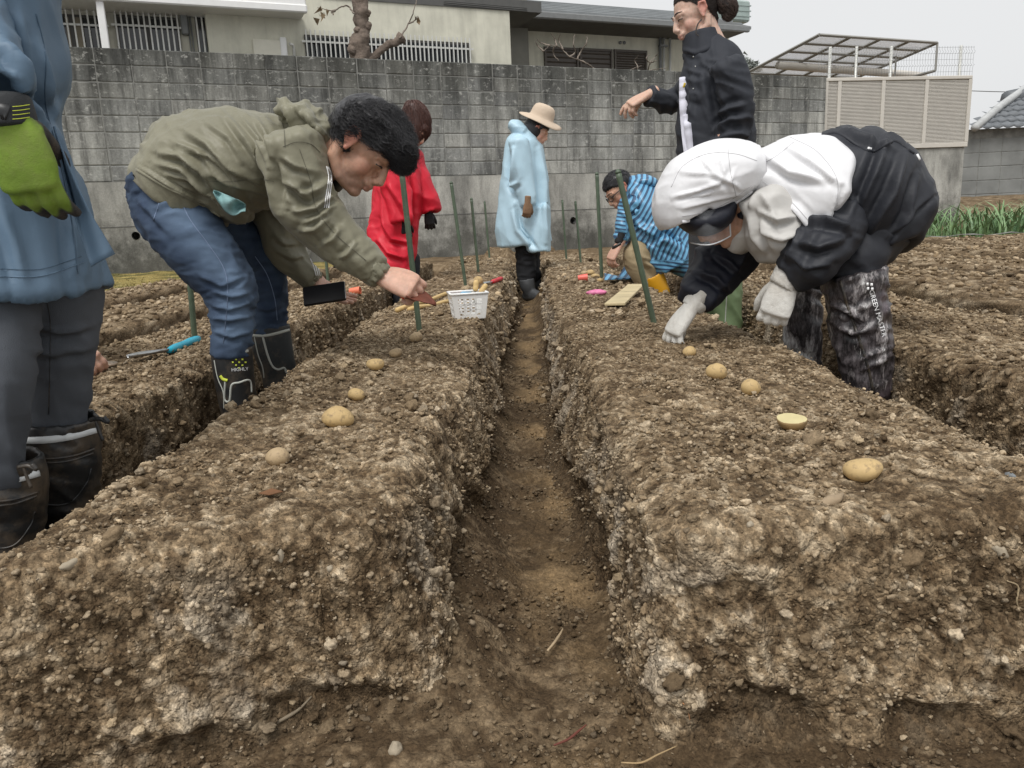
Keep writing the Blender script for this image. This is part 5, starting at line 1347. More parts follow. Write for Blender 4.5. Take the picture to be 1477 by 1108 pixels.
# things he holds
ph = PY(468, 424, YM+0.12); lx = unit(PY(500, 418, YM+0.12)-PY(436, 428, YM+0.12)); ly = unit(unit(PY(478, 440, YM+0.12)-PY(467, 412, YM+0.12))+np.array([0, -0.5, 0])); ly = unit(ly-lx*(ly@lx)); lz = np.cross(lx, ly)
phone = thing('phone', 'black phone in glossy folding case held in the bent man\'s far hand', 'phone', tuple(ph))
BLACKG = simple('black_gloss', (0.008, 0.008, 0.009), 0.3, 0.2, 3, spec=0.4); M4 = np.eye(4); M4[:3, 0] = lx; M4[:3, 1] = ly; M4[:3, 2] = lz
hb = 0.0725
adopt(MB().box((-0.072, -0.034, -0.006), (0.072, 0.034, 0.006), M=M4, bev=0.006).build('case', BLACKG, phone), phone); phone.children[0].matrix_parent_inverse = Matrix.Identity(4)
o = MB().box((-0.068, -0.0315, -0.0078), (0.068, 0.0315, -0.0062), M=M4, bev=0.0008).build('screen', simple('screen_glass', (0.010, 0.010, 0.012), 0.35, 0.1, 2, spec=0.2), phone)
o = MB().box((0.0712, -0.030, -0.0064), (0.0732, 0.030, -0.002), M=M4).build('rim', simple('steel_rim', S(170, 170, 172), 0.3, 0.05, metallic=0.8), phone)

tr0, tr1 = PY(562, 406, YM-0.195), PY(592, 434, YM-0.20)
trowel = thing('trowel', 'small garden trowel with orange handle and rusty blade in the bent man\'s hand', 'trowel', tuple(tr1))
ORANGE = simple('orange_plastic', S(214, 72, 24), 0.4, 0.06); RUST = simple('rusty_steel', S(112, 62, 46), 0.6, 0.3, 25, 0.3, 80, metallic=0.3, coord='World')
adopt(MB().tube(spline(np.array([tr0, (tr0+tr1)/2, tr1]), 9), [0.012, 0.015, 0.0155, 0.0145, 0.0135, 0.013, 0.0125, 0.011, 0.009], 12).build('handle', ORANGE, None, True), trowel)
bl = []; A0 = PY(584, 430, YM-0.24); A1 = PY(628, 442, YM-0.22); ax = A1-A0; Lb = np.linalg.norm(ax); ax = unit(ax); sd = unit(np.array([0.05, -0.9, -0.28])); sd = unit(sd-ax*(sd@ax)); nz = np.cross(ax, sd); nz = nz if nz[2] > 0 else -nz
P = []
for t in np.linspace(0, 1, 12):
    w_ = 0.042*min(1, 0.35+3*t)*(1-max(0, t-0.55)**1.5*2.9)
    for u in np.linspace(-1, 1, 9): P.append(A0+ax*Lb*t+sd*w_*u+nz*(0.016*u*u*(1-0.5*t)+0.010*math.sin(t*3)))
P = np.array(P); me = mesh_np('blade', P, grid_faces(12, 9)); o = link('blade', me, RUST); adopt(o, trowel); md = o.modifiers.new('t', 'SOLIDIFY'); md.thickness = 0.002
adopt(MB().tube([tr1, (tr1+A0)/2+nz*0.006, A0+ax*0.03+nz*0.005], [0.005, 0.005, 0.004], 8).build('shank', RUST, None, True), trowel)
# pale face mask stuffed in the jacket pocket
mk = thing('face_mask', 'crumpled pale teal face mask sticking out of the olive jacket pocket', 'face mask', tuple(PY(342, 292, YM-0.2)))
P = []; 
for i, t in enumerate(np.linspace(0, 1, 14)):
    for j, u in enumerate(np.linspace(0, 1, 10)):
        x = 308+46*t; yt = 275+10*t+10*t*t; yb = 279+34*math.sin(min(1, t*1.15)*2.4)*0.8+8*t
        y = yt+(yb-yt)*u; P.append(PY(x, y, YM-0.215+0.015*math.sin(7*t+5*u)+0.02*u*(1-u)*4*math.sin(9*t)))
o = link('mask_cloth', mesh_np('mask_cloth', np.array(P), grid_faces(14, 10)), cloth('teal_mask', S(128, 164, 164), 0.8, 0.3, 40)); adopt(o, mk); md = o.modifiers.new('t', 'SOLIDIFY'); md.thickness = 0.002

# ================================================================= PERSON IN LONG BLUE COAT (left edge)
YB = 1.40
BLUEC = cloth('slate_blue_coat', S(90, 112, 132), 0.55, 0.3, 12, 0.08, 0.08, 3, crease=0.4, cscale=5, cst=(1, 1, 0.25)); GREYT = cloth('grey_stretch_trousers', S(74, 78, 84), 0.85, 0.2, 16, 0.5, 0.1, 8); LIME = cloth('glove', (0.2, 0.3, 0.03), 0.75, 0.25, 40, 0.6, 0.22, 9, attr=True, mud=0.3)
pb = thing('person', 'person in long slate blue coat, grey trousers and green work glove at the left edge', 'person', (-0.86, 1.40, 0), 'people planting potatoes in the field')
fg = Fig(YB)
fg.loft([(-8, -200, 52, 0.09), (-10, -165, 95, 0.13), (-8, -110, 96, 0.14), (-12, -40, 82, 0.15), (-12, 30, 82, 0.15), (-12, 95, 88, 0.15), (-14, 150, 82, 0.145), (-14, 210, 96, 0.155), (-10, 290, 120, 0.175), (-4, 360, 134, 0.185), (0, 412, 141, 0.20)], cavity=0.4, capa=0.2, th=0.014, n=40)
coat = fg.finish('coat', BLUEC, pb, 0.008, 5, folds=[(0.012, 0.06, 0.5, 92, 800), (0.006, 0.03, 0.3, 80, 805)], creases=[([(20, 20), (35, 80), (55, 140)], 0.007, 7), ([(45, 60), (58, 110), (64, 150)], 0.007, 6), ([(75, 150), (62, 175), (85, 230), (110, 330), (122, 395)], 0.008, 7), ([(40, 130), (60, 160), (66, 190)], -0.010, 6), ([(0, 300), (20, 360), (30, 410)], 0.006, 8), ([(90, 300), (96, 350), (100, 400)], 0.006, 6)])
SEAMB = cloth('dark_slate_seam', S(70, 90, 108), 0.6)
seam(pb, coat, [(52, 20), (66, 80), (66, 150), (84, 220), (104, 320), (112, 395)], 0.8, SEAMB, 'front_seam', 0.001, 60); seam(pb, coat, [(0, 388), (60, 388), (118, 370)], 0.5, SEAMB, 'hem_stitch', 0.001)
# front flap blown open
P = []
for t in np.linspace(0, 1, 24):
    for u in np.linspace(0, 1, 12):
        a = np.array([78+30*t+24*t*t, 185+200*t]); b = np.array([80+48*t+36*t**1.6, 182+185*t]); q = a+(b-a)*u; P.append(PY(q[0], q[1], YB-0.13+0.03*math.sin(3*u+2*t)+0.06*u*t))
o = link('coat_flap', mesh_np('coat_flap', np.array(P), grid_faces(24, 12)), BLUEC); adopt(o, pb); md = o.modifiers.new('t', 'SOLIDIFY'); md.thickness = 0.003
seam(pb, coat, [(-2, 399), (60, 398), (122, 378)], 0.8, BLUEC, 'hem_seam', 0.001)
fg = Fig(YB); fg.loft([(-72, -150, 44, 0.075, 0), (-58, -60, 44, 0.07, -0.05), (-32, 30, 43, 0.066, -0.12), (-8, 100, 40, 0.06, -0.16), (4, 138, 40, 0.06, -0.17)], cavity=0.2, capa=0.4)
fg.finish('sleeve', BLUEC, pb, 0.007, 4, folds=[(0.010, 0.05, 0.12, 20, 810), (0.006, 0.03, 0.1, -20, 815)], creases=[([(0, 60), (18, 90), (38, 118)], 0.010, 6), ([(-5, 95), (20, 112), (44, 132)], 0.007, 5)])
# glove
gl = hand_vf(curl=((20, 30, 14), (22, 32, 14), (24, 34, 14), (26, 36, 14)), spread=2, thumb=((-2, -62), 10, 10), fat=1.0, voxel=0.0035, wrist=0.02, lens=(0.066, 0.072, 0.066, 0.052))
MG, TG = frame(PY(15, 170, YB-0.19), (0.10, 0.05, -0.99), (0.10, -0.99, 0.0), scale=1.1)
gv, gf = place(*gl, MG, TG); loc = gl[0]
zc_ = -0.0145*np.clip((loc[:, 0]-0.09)/0.04, 0, 2)**1.5; dark = np.maximum(sstep(-0.004, -0.009, loc[:, 2]-zc_), sstep(0.143, 0.150, loc[:, 0]))
gc = np.array([0.145, 0.225, 0.022])*(1+0.12*fbm(loc, 40, 3, 820))[:, None]; gc = gc+(np.array([0.022, 0.022, 0.023])-gc)*dark[:, None]
me = mesh_np('glove', gv, gf); vcol(me, gc); glo = adopt(link('glove', me, LIME), pb)
fg = Fig(YB-0.18); fg.loft([(6, 142, 34, 0.045), (10, 160, 36, 0.046), (15, 184, 37, 0.044)], capa=0.2, capb=0.1); cf = fg.finish('glove_cuff', cloth('black_neoprene', S(40, 42, 44), 0.7, 0.2, 30, 0.4), pb, 0.0045, 2)
for y in (151, 157, 163, 169): seam(pb, cf, [(18, y+3), (30, y+2), (43, y)], 0.5, LIMEP, 'cuff_stripe', 0.001, 10)
seam(pb, cf, [(-2, 162), (6, 161), (12, 163)], 10, RUBBER, 'cuff_badge', 0.0005, 8, flat=0.12)
# trousers
fg = Fig(YB)
fg.loft([(78, 330, 50, 0.085, 0.02), (86, 400, 54, 0.09, 0.04), (88, 460, 50, 0.078, 0.05), (81, 520, 47, 0.068, 0.06), (75, 575, 46, 0.064, 0.07), (76, 620, 45, 0.06, 0.07)])
fg.loft([(-10, 300, 40, 0.07, -0.02), (-6, 380, 46, 0.07, -0.05), (0, 460, 47, 0.074, -0.09), (2, 530, 44, 0.068, -0.12), (-2, 600, 36, 0.06, -0.12), (-4, 690, 34, 0.055, -0.12)])
tro = fg.finish('trousers', GREYT, pb, 0.007, 5, folds=[(0.005, 0.05, 0.3, 80, 830), (0.004, 0.03, 0.12, 15, 835)], creases=[([(50, 470), (85, 480), (130, 468)], 0.005, 5), ([(45, 505), (80, 510), (128, 500)], 0.004, 5)])
seam(pb, tro, [(62, 415), (72, 460), (72, 520), (70, 598)], 0.6, RUBBER, 'side_seam', 0.0003)
# boots with gaiter cuffs
for (Yk, E, toe, bands_, dark_) in ((YB+0.07, [(78, 600, 58), (80, 640, 59), (84, 690, 54), (88, 725, 50)], (0.9, -0.35), (80, 626, 59.5), 0), (YB-0.10, [(-2, 655, 56), (0, 700, 60), (6, 755, 52), (10, 790, 48)], (0.9, -0.3), (-1, 688, 59), 0)):
    b_ = boot(pb, Yk, E, toe, RUBBER, 0.28, name='boot', folds=[(0.005, 0.02, 0.15, 10, 840)], voxel=0.0065)
    x, y, r_ = bands_
    seam(pb, b_, [(x-r_+2, y+8), (x-20, y+9), (x+20, y+4), (x+r_-1, y-6)], 5.0, REFL, 'reflective_band', 0.0008, 40, flat=0.15)
    seam(pb, b_, [(x-r_+2, y+32), (x-20, y+36), (x+20, y+33), (x+r_-3, y+22)], 1.6, RUBBER, 'cuff_ridge', 0.001, 40); seam(pb, b_, [(x-r_+4, y+38), (x-20, y+42), (x+20, y+39), (x+r_-5, y+28)], 1.6, RUBBER, 'cuff_ridge', 0.001, 40)
    seam(pb, b_, [(x-r_+10, y+88), (x-10, y+102), (x+22, y+98), (x+r_-14, y+70), (x+r_-8, y+50)], 1.2, RUBBER, 'sole_line', 0.001, 40)
    kx, ky = (x+r_-4, y-22) if x > 40 else (x+r_-26, y-16)
    ribbon(pb, Yk-0.05, [(kx-6, ky+2), (kx+8, ky), (kx+20, ky+5), (kx+14, ky-2)], 3.6, RUBBER, 'drawcord', flat=0.9); ribbon(pb, Yk-0.05, [(kx+2, ky), (kx+6, ky+14), (kx+13, ky+32)], 2.6, RUBBER, 'drawcord', flat=0.9)
hv, hf, HM, HT = head_world(PY(0, -290, YB), (0.9, -0.2, -0.3), (0.3, 0, 0.95), 1.0, 0.006)
L = [(*place(hv, hf, HM, HT), skin_colours(hv, TONE_F))]
for E, dy in (([(-8, -200, 40, .06), (-12, 30, 60, .1), (-10, 290, 70, .11)], 0), ([(-72, -150, 28, .05), (4, 138, 20, .03)], -0.1), ([(80, 330, 30, .05), (80, 640, 24, .03)], 0.06), ([(-8, 330, 26, .05), (0, 700, 22, .03)], -0.08)):
    q = Fig(YB); q.loft([(x[0], x[1], x[2]*.7, x[3]*.7) for x in E], dY=dy, n=16, sub=4); L.append((*quads(np.vstack(q.V), q.F), TONE_F))
body(pb, L)
fg = Fig(YB); fg.loft([(-18, -330, 30, .05), (0, -345, 55, .085), (10, -320, 60, .085), (-40, -290, 20, .07)]); fg.finish('hair', BLACKHAIR, pb, 0.012, 3)
GRP = 'people planting potatoes in the field'
def limbs(Y, tone, specs, L):
    for E, dy in specs:
        q = Fig(Y); q.loft([(x[0], x[1], x[2]*.68, x[3]*.68) for x in E], dY=dy, n=14, sub=4); L.append((*quads(np.vstack(q.V), q.F), tone))
BLACKGLOVE = cloth('black_glove', S(30, 31, 33), 0.7, 0.2, 60, 0.5)
# ================================================================= WOMAN IN RED RAINCOAT
YR = 6.15
REDC = cloth('red_raincoat', S(206, 30, 52), 0.5, 0.3, 11, 0.04, 0.08, 3, crease=0.7, cscale=3.5, cst=(1, 1, 0.4), cdist=0.05)
wr = thing('person', 'woman with brown bobbed hair in long red raincoat standing behind the bent man', 'person', (-0.86, YR, 0), GRP)
fg = Fig(YR)
fg.loft([(588, 200, 11, 0.09), (584, 212, 17, 0.10), (581, 226, 24, 0.13), (577, 250, 31, 0.16), (572, 292, 35, 0.18), (567, 345, 34, 0.19), (565, 388, 33, 0.195)], cavity=0.35, capa=0.3, n=36, th=0.04)
fg.loft([(594, 222, 11, 0.07), (604, 252, 14, 0.085), (614, 282, 14, 0.085), (621, 305, 13, 0.08)], dY=0.06, cavity=0.2, th=0.03)
fg.loft([(562, 232, 15, 0.08), (566, 262, 18, 0.09), (574, 290, 17, 0.09), (580, 318, 15, 0.08)], dY=-0.16, cavity=0.2, th=0.03)
rc_ = fg.finish('raincoat', REDC, wr, 0.009, 4, folds=[(0.018, 0.09, 0.6, 85, 900), (0.010, 0.13, 0.22, 35, 905, 'crumple'), (0.006, 0.05, 0.25, 60, 907)], creases=[([(560, 265), (572, 285), (590, 318)], 0.02, 3.5), ([(592, 240), (595, 300), (590, 385)], -0.02, 3), ([(552, 320), (565, 345), (590, 350)], 0.014, 3), ([(545, 345), (560, 365), (580, 372)], 0.014, 3)])
fg = Fig(YR); fg.loft([(574, 370, 15, 0.09, -0.05), (578, 410, 13, 0.08, -0.05), (580, 440, 12, 0.075, -.05)]); fg.loft([(592, 370, 14, .09, .1), (592, 410, 12, .08, .1), (592, 440, 12, .075, .1)])
fg.finish('trousers', cloth('black_trousers', S(38, 40, 46), 0.8, 0.3, 14), wr, 0.012, 4, folds=[(0.01, 0.06, 0.2, 10, 910)])
boot(wr, YR-0.05, [(580, 428, 13), (581, 442, 12), (582, 446, 11)], (0.7, -0.7), RUBBER, voxel=0.011); boot(wr, YR+0.1, [(592, 426, 13), (593, 440, 12), (594, 444, 11)], (0.8, -0.5), RUBBER, voxel=0.011)
fg = Fig(YR); fg.loft([(588, 165, 9, .06), (596, 158, 14, 0.085), (602, 174, 19, 0.095), (598, 194, 16, 0.09), (592, 200, 9, .07)]); fg.loft([(610, 175, 9, .07), (613, 188, 8, .06), (611, 199, 4, .04)])
hr = fg.finish('hair', BROWNHAIR, wr, 0.011, 3)
comb(hr, BROWNHAIR, wr, lambda p: np.array([0.15, -0.05, -1.0]), 1500, 0.13, 0.012, 0.0028, 7, 'hair_strands', stray=0.12)
hv, hf, HM, HT = head_world(PY(600, 186, YR), (0.62, -0.35, -0.62), (0.5, 0, 0.85), 1.05, 0.006, False)
g1 = hand_vf(curl=((25, 30, 20),)*4, spread=8, fat=1.15, voxel=0.005, smooth=2)
for nm, (x, y, dy, xd) in {'a': (617, 306, 0.06, (0.1, 0, -1)), 'b': (582, 318, -0.16, (0.15, 0, -1))}.items():
    M_, T_ = frame(PY(x, y, YR+dy), xd, (0.2, -1, 0), scale=1.0); v_, f_ = place(*g1, M_, T_); adopt(link('glove', mesh_np('glove', v_, f_), BLACKGLOVE), wr)
L = [(*place(hv, hf, HM, HT), skin_colours(hv, TONE_F*1.1))]
limbs(YR, TONE_F, [([(590, 208, 9, .05), (574, 290, 22, .12), (570, 380, 20, .12)], 0), ([(576, 370, 9, .06), (582, 435, 7, .04)], -.05), ([(592, 370, 9, .06), (593, 435, 7, .04)], .1)], L)
body(wr, L); scalp(hv, hf, HM, HT, BROWNHAIR, wr, 0.012, 0.14, 0.09, 0.03)

# ================================================================= WOMAN WITH SUN HAT IN PALE BLUE RAINCOAT
YH = 7.1
PALEB = cloth('pale_blue_raincoat', S(176, 205, 220), 0.42, 0.3, 9, 0.04, 0.06, 3, crease=0.7, cscale=3.0, cst=(1, 1, 0.35), cdist=0.05)
wh = thing('person', 'woman in beige sun hat and pale blue raincoat standing in the middle furrow', 'person', (0.1, YH, 0), GRP)
fg = Fig(YH)
fg.loft([(762, 190, 11, 0.08), (757, 205, 25, 0.15), (755, 235, 31, 0.19), (755, 280, 36, 0.21), (754, 320, 39, 0.22), (757, 352, 39, 0.22)], cavity=0.35, capa=0.3, n=36, th=0.04)
fg.loft([(782, 300, 10, 0.12), (778, 335, 16, 0.14), (777, 362, 17, 0.14)], dY=-0.1, cavity=0.3, th=0.035)
fg.loft([(748, 205, 13, 0.09), (752, 240, 16, 0.10), (758, 270, 14, 0.09), (762, 296, 12, 0.08)], dY=-0.20, cavity=0.2, th=0.03)
fg.loft([(738, 180, 6, 0.10), (745, 184, 10, 0.12), (754, 192, 11, 0.13)], capa=0.6)
fg.finish('raincoat', PALEB, wh, 0.010, 4, folds=[(0.014, 0.12, 0.7, 84, 920), (0.008, 0.16, 0.30, 60, 925, 'crumple'), (0.010, 0.05, 0.12, 0, 928, 'ridge', (745, 185, 18))], creases=[([(742, 215), (740, 260), (745, 280)], 0.02, 3), ([(735, 262), (742, 268), (748, 262)], 0.010, 3), ([(745, 300), (752, 330), (775, 360)], -0.02, 3), ([(778, 215), (784, 260), (788, 350)], 0.012, 3)])
fg = Fig(YH); fg.loft([(757, 335, 15, 0.10, -.05), (758, 370, 14, 0.09, -.05), (760, 405, 12, 0.085, -.05)]); fg.loft([(769, 335, 12, .09, .12), (768, 375, 11, .085, .12), (769, 402, 11, .08, .12)])
fg.finish('trousers', cloth('black_trousers_wide', S(26, 27, 30), 0.85, 0.3, 14), wh, 0.012, 4, folds=[(0.014, 0.05, 0.15, 5, 930)])
GREYB = cloth('grey_boot', S(70, 72, 74), 0.6, 0.3, 12)
boot(wh, YH-0.10, [(759, 402, 11), (761, 412, 11), (763, 418, 10)], (0.75, -0.65), GREYB, 0.26, voxel=0.01); boot(wh, YH+0.12, [(769, 400, 10), (772, 408, 10), (774, 412, 9.5)], (0.85, -0.5), GREYB, 0.26, voxel=0.01)
HATM = cloth('beige_hat', S(198, 180, 160), 0.85, 0.3, 20, 0.5, 0.06)
fg = Fig(YH); fg.ball(770, 186, 16, 18, 0.09, ang=15); fg.loft([(761, 182, 10, .07), (762, 195, 8, .07), (765, 202, 5, .05)]); hr = fg.finish('hair', BLACKHAIR, wh, 0.012, 2)
hatc = PY(781, 170, YH); hx = unit(np.array([0.90, -0.05, -0.40])); hz = unit(np.array([0.36, -0.15, 0.91])); hz = unit(hz-hx*(hz@hx)); hy = np.cross(hz, hx)
P = []; prof = [(0.0, 0.118), (0.03, 0.117), (0.06, 0.112), (0.085, 0.096), (0.097, 0.065), (0.102, 0.03), (0.104, 0.008), (0.112, -0.002), (0.14, -0.010), (0.17, -0.022), (0.192, -0.034), (0.191, -0.039), (0.165, -0.028), (0.13, -0.016), (0.100, -0.006)]
for (r_, z_) in prof:
    for t in np.linspace(0, 2*np.pi, 49)[:-1]:
        wv = (0.012*math.sin(2*t+1)+0.008*math.sin(3*t))*max(0, r_-0.1)/0.09
        P.append(hatc+hx*r_*math.cos(t)*1.05+hy*r_*math.sin(t)*0.95+hz*(z_+wv))
me = mesh_np('sun_hat', np.array(P), grid_faces(len(prof), 48, True)); adopt(link('sun_hat', me, HATM), wh)
hv, hf, HM, HT = head_world(PY(776, 187, YH), (0.82, -0.1, -0.5), (0.45, 0, 0.88), 1.0, 0.006, False)
g1 = hand_vf(curl=((25, 40, 25),)*4, spread=4, fat=1.1, voxel=0.005, smooth=2); M_, T_ = frame(PY(761, 292, YH-0.30), (-0.1, 0, -1), (0.2, -1, 0), scale=1.0); v_, f_ = place(*g1, M_, T_)
adopt(link('glove', mesh_np('glove', v_, f_), cloth('brown_glove', S(134, 106, 82), 0.8, 0.3, 40, 0.4)), wh)
L = [(*place(hv, hf, HM, HT), skin_colours(hv, TONE_F*1.3))]
limbs(YH, TONE, [([(764, 200, 8, .05), (756, 290, 22, .13), (756, 345, 20, .12)], 0), ([(757, 335, 8, .06), (760, 405, 6, .04)], -.05), ([(769, 335, 8, .06), (770, 400, 6, .04)], .12)], L)
body(wh, L); scalp(hv, hf, HM, HT, BLACKHAIR, wh, 0.012, 0.15, 0.10, 0.03)

# ================================================================= MAN SQUATTING IN STRIPED PONCHO
YS = 5.0
def stripes_mat():
    m, nt, b = newmat('striped_poncho')
    at = nt.nodes.new('ShaderNodeAttribute'); at.attribute_name = 'Col'; sp = nt.nodes.new('ShaderNodeSeparateColor'); nt.links.new(at.outputs['Color'], sp.inputs[0])
    fr = nt.nodes.new('ShaderNodeMath'); fr.operation = 'FRACT'; nt.links.new(sp.outputs[0], fr.inputs[0])
    c = ramp(nt, fr.outputs[0], [(0.0, S(54, 78, 106)), (0.40, S(60, 86, 116)), (0.46, S(100, 160, 198)), (0.94, S(112, 172, 208)), (1.0, S(54, 78, 106))])
    nt.links.new(c, b.inputs['Base Color']); b.inputs['Roughness'].default_value = 0.38; bump(nt, b, noise(nt, 14, 3, 0.5, coord='World'), 0.4, 0.015); return m
STRIPE = stripes_mat()
ms = thing('person', 'man with glasses squatting in a blue striped poncho and yellow boots beside the right bed', 'person', (0.97, YS, 0), GRP)
def stripe_c(V, N, px, py):
    # stripes hang from the shoulders and fan out towards the hem
    a = np.degrees(np.arctan2(py-180, px-1010)); d = np.hypot(px-930, py-262)
    s_ = (px*0.93+py*0.36)/9.2*sstep(400, 300, py)*0+((px-900)*0.90+(py-262)*0.42)/6.6+0.35*vn(V, 5, 77)
    s2 = (py*0.95-px*0.12)/5.4+0.4*vn(V, 6, 78)
    arm = (px < 903) | (py > 376)
    return np.stack([np.where(arm, s2, s_)+100, 0*px, 0*px], -1)
fg = Fig(YS)
fg.loft([(909, 268, 12, 0.10), (921, 282, 24, 0.17), (934, 305, 38, 0.22), (948, 332, 46, 0.24), (962, 358, 47, 0.25), (973, 378, 44, 0.25)], cavity=0.3, capa=0.4, n=36, th=0.035)
fg.loft([(908, 292, 14, 0.08), (901, 320, 12, 0.075), (898, 344, 11, 0.06)], dY=-0.12, cavity=0.2, th=0.03)
fg.loft([(908, 266, 8, 0.07), (925, 263, 8, 0.10), (942, 265, 6, 0.08)], dY=-0.02)
fg.loft([(972, 362, 26, .2), (985, 380, 18, 0.2), (992, 390, 10, .16)])
pon = fg.finish('poncho', STRIPE, ms, 0.009, 4, folds=[(0.016, 0.08, 0.3, 60, 940), (0.012, 0.05, 0.15, 30, 945)], creases=[([(905, 300), (930, 330), (950, 345)], 0.014, 4), ([(940, 350), (960, 335), (985, 350)], -0.02, 4), ([(912, 275), (918, 310), (915, 340)], 0.012, 3)], colour=stripe_c)
# poncho tail lying on the soil
P = []
for t in np.linspace(0, 1, 16):
    for u in np.linspace(0, 1, 10):
        x = 872+44*t; y = 392+6*math.sin(t*2)-22*u*t-4*u; q = PY(x, y, YS-0.05+0.22*u); q[2] = 0.315+0.05*math.sin(5*t+3*u)*u+0.10*u*t; P.append(q)
me = mesh_np('poncho_tail', np.array(P), grid_faces(16, 10)); V_ = np.array(P); px_, py_ = PXY_arr(V_); vcol(me, np.stack([px_*0.10+py_*0.08+100, 0*px_, 0*px_], -1)); o = adopt(link('poncho_tail', me, STRIPE), ms); md = o.modifiers.new('t', 'SOLIDIFY'); md.thickness = 0.004
KHAKI = cloth('khaki_trousers', S(160, 144, 114), 0.8, 0.3, 16, 0.4, 0.1, 8)
fg = Fig(YS); fg.loft([(965, 366, 22, 0.10, 0.0), (940, 362, 25, 0.095, -0.08), (920, 364, 20, 0.085, -0.12), (921, 380, 20, 0.08, -0.12), (930, 400, 17, 0.07, -0.11), (934, 406, 16, .065, -.11)]); 
fg.loft([(965, 372, 20, .1, .15), (935, 372, 20, .09, .22), (915, 378, 16, .08, .26), (920, 400, 14, .07, .26)])
fg.finish('trousers', KHAKI, ms, 0.009, 4, folds=[(0.008, 0.03, 0.1, 20, 950)], creases=[([(925, 375), (938, 385), (946, 400)], 0.012, 3), ([(915, 358), (928, 372), (940, 376)], 0.008, 3)])
YELB = cloth('yellow_rubber', S(206, 150, 30), 0.45, 0.2, 14, 0.05, 0.1, 6)
b_ = boot(ms, YS-0.12, [(940, 397, 17), (946, 410, 16), (951, 420, 15), (953, 426, 14)], (-0.8, -0.5), YELB, 0.27, name='boot', voxel=0.009); seam(ms, b_, [(925, 401), (938, 401), (954, 393)], 1.6, RUBBER, 'boot_rim', 0.001, 20)
boot(ms, YS+0.2, [(920, 400, 15), (925, 412, 15), (928, 420, 14)], (-0.8, -0.5), YELB, 0.27, name='boot', voxel=0.012)
hv, hf, HM, HT = head_world(PY(893, 272, YS), (-0.74, -0.22, -0.60), (-0.55, 0, 0.80), 1.0, 0.005)
hr = scalp(hv, hf, HM, HT, BLACKHAIR, ms, 0.009)
comb(hr, BLACKHAIR, ms, lambda p: np.array([-0.7, -0.1, -0.3]), 2200, 0.024, 0.005, 0.0012, 8, 'hair_strands', stray=0.4)
# glasses
tr_ = lambda P: np.asarray(P)@HM.T+HT
for sy in (-1, 1):
    t = np.linspace(0, 2*np.pi, 21); P = np.stack([0.100-0.010*np.abs(np.sin(t))*0, sy*(0.033+0.024*np.cos(t)), 0.108+0.017*np.sin(t)], -1); P[:, 0] = 0.104-0.25*(np.abs(P[:, 1])-0.01)
    V, F = tube_vf(tr_(P), 0.0026, 6, cap=False); adopt(MB().add(V, F).build('glasses_rim', RUBBER, None, True), ms)
    V, F = tube_vf(tr_([(0.092, 0.058*sy, 0.114), (0.05, 0.074*sy, 0.116), (-0.005, 0.080*sy, 0.114)]), 0.0032, 6); adopt(MB().add(V, F).build('glasses_temple', RUBBER, None, True), ms)
h_ = hand_vf(curl=((30, 35, 25), (35, 35, 25), (38, 38, 25), (40, 40, 25)), spread=6, thumb=((30, -30), 15, 15), voxel=0.004)
M_, T_ = frame(PY(893, 353, YS-0.16), (-0.55, -0.1, -0.83), (-0.75, -0.45, 0.5), flip=True, scale=1.08)
L = [(*place(hv, hf, HM, HT), skin_colours(hv, TONE*1.15)), (*place(*h_, M_, T_), TONE_F)]
limbs(YS, TONE, [([(905, 275, 10, .06), (935, 310, 24, .14), (965, 365, 26, .15)], 0), ([(908, 292, 8, .05), (895, 348, 6, .03)], -.12), ([(955, 366, 14, .06), (922, 368, 12, .05), (940, 405, 9, .04)], -.08)], L)
body(ms, L); face_details(HM, HT, ms, True, BLACKHAIR)
Fig(YS).loft([(899, 336, 8, .045), (893, 350, 7.5, .04)], dY=-0.15).finish('cuff', BLACKGLOVE, ms, 0.006, 2)
band(ms, YS, (891, 353, 7.5), (0.5, 0), RUBBER, 'watch_strap', 1.05, -0.155, rw=2.0)
# ================================================================= WOMAN IN BLACK JACKET
YK = 3.7
BLKJ = cloth('black_fleece', S(44, 47, 54), 0.75, 0.3, 14, 0.3, 0.12, 5)
wk = thing('person', 'woman with ponytail in black zip jacket standing with one arm held out', 'person', (0.97, YK, 0), GRP)
fg = Fig(YK)
fg.loft([(1012, 66, 28, 0.075), (1022, 88, 42, 0.12), (1030, 120, 50, 0.155), (1032, 165, 52, 0.165), (1032, 215, 54, 0.17), (1032, 245, 54, 0.175)], cavity=0.3, capa=0.3, n=36, th=0.03)
fg.loft([(1048, 96, 26, 0.085), (1060, 135, 25, 0.08), (1062, 175, 23, 0.07), (1048, 205, 20, 0.06), (1030, 222, 17, 0.05)], dY=-0.20)
fg.loft([(1005, 108, 20, 0.08, 0.05), (985, 138, 18, 0.07, 0.16), (962, 146, 16, 0.06, 0.16), (936, 138, 14, 0.05, 0.12)], capb=0.2)
jk = fg.finish('jacket', BLKJ, wk, 0.008, 5, folds=[(0.008, 0.05, 0.2, 70, 970), (0.007, 0.04, 0.12, 20, 975)], creases=[([(1075, 150), (1055, 155), (1035, 165)], 0.010, 4), ([(1078, 170), (1055, 172), (1035, 185)], 0.012, 4), ([(1075, 190), (1052, 195), (1030, 205)], 0.010, 4), ([(1022, 100), (1028, 140), (1038, 180)], -0.010, 5), ([(985, 150), (970, 140), (955, 135)], 0.006, 3), ([(1000, 90), (998, 150), (990, 240)], 0.008, 4)])
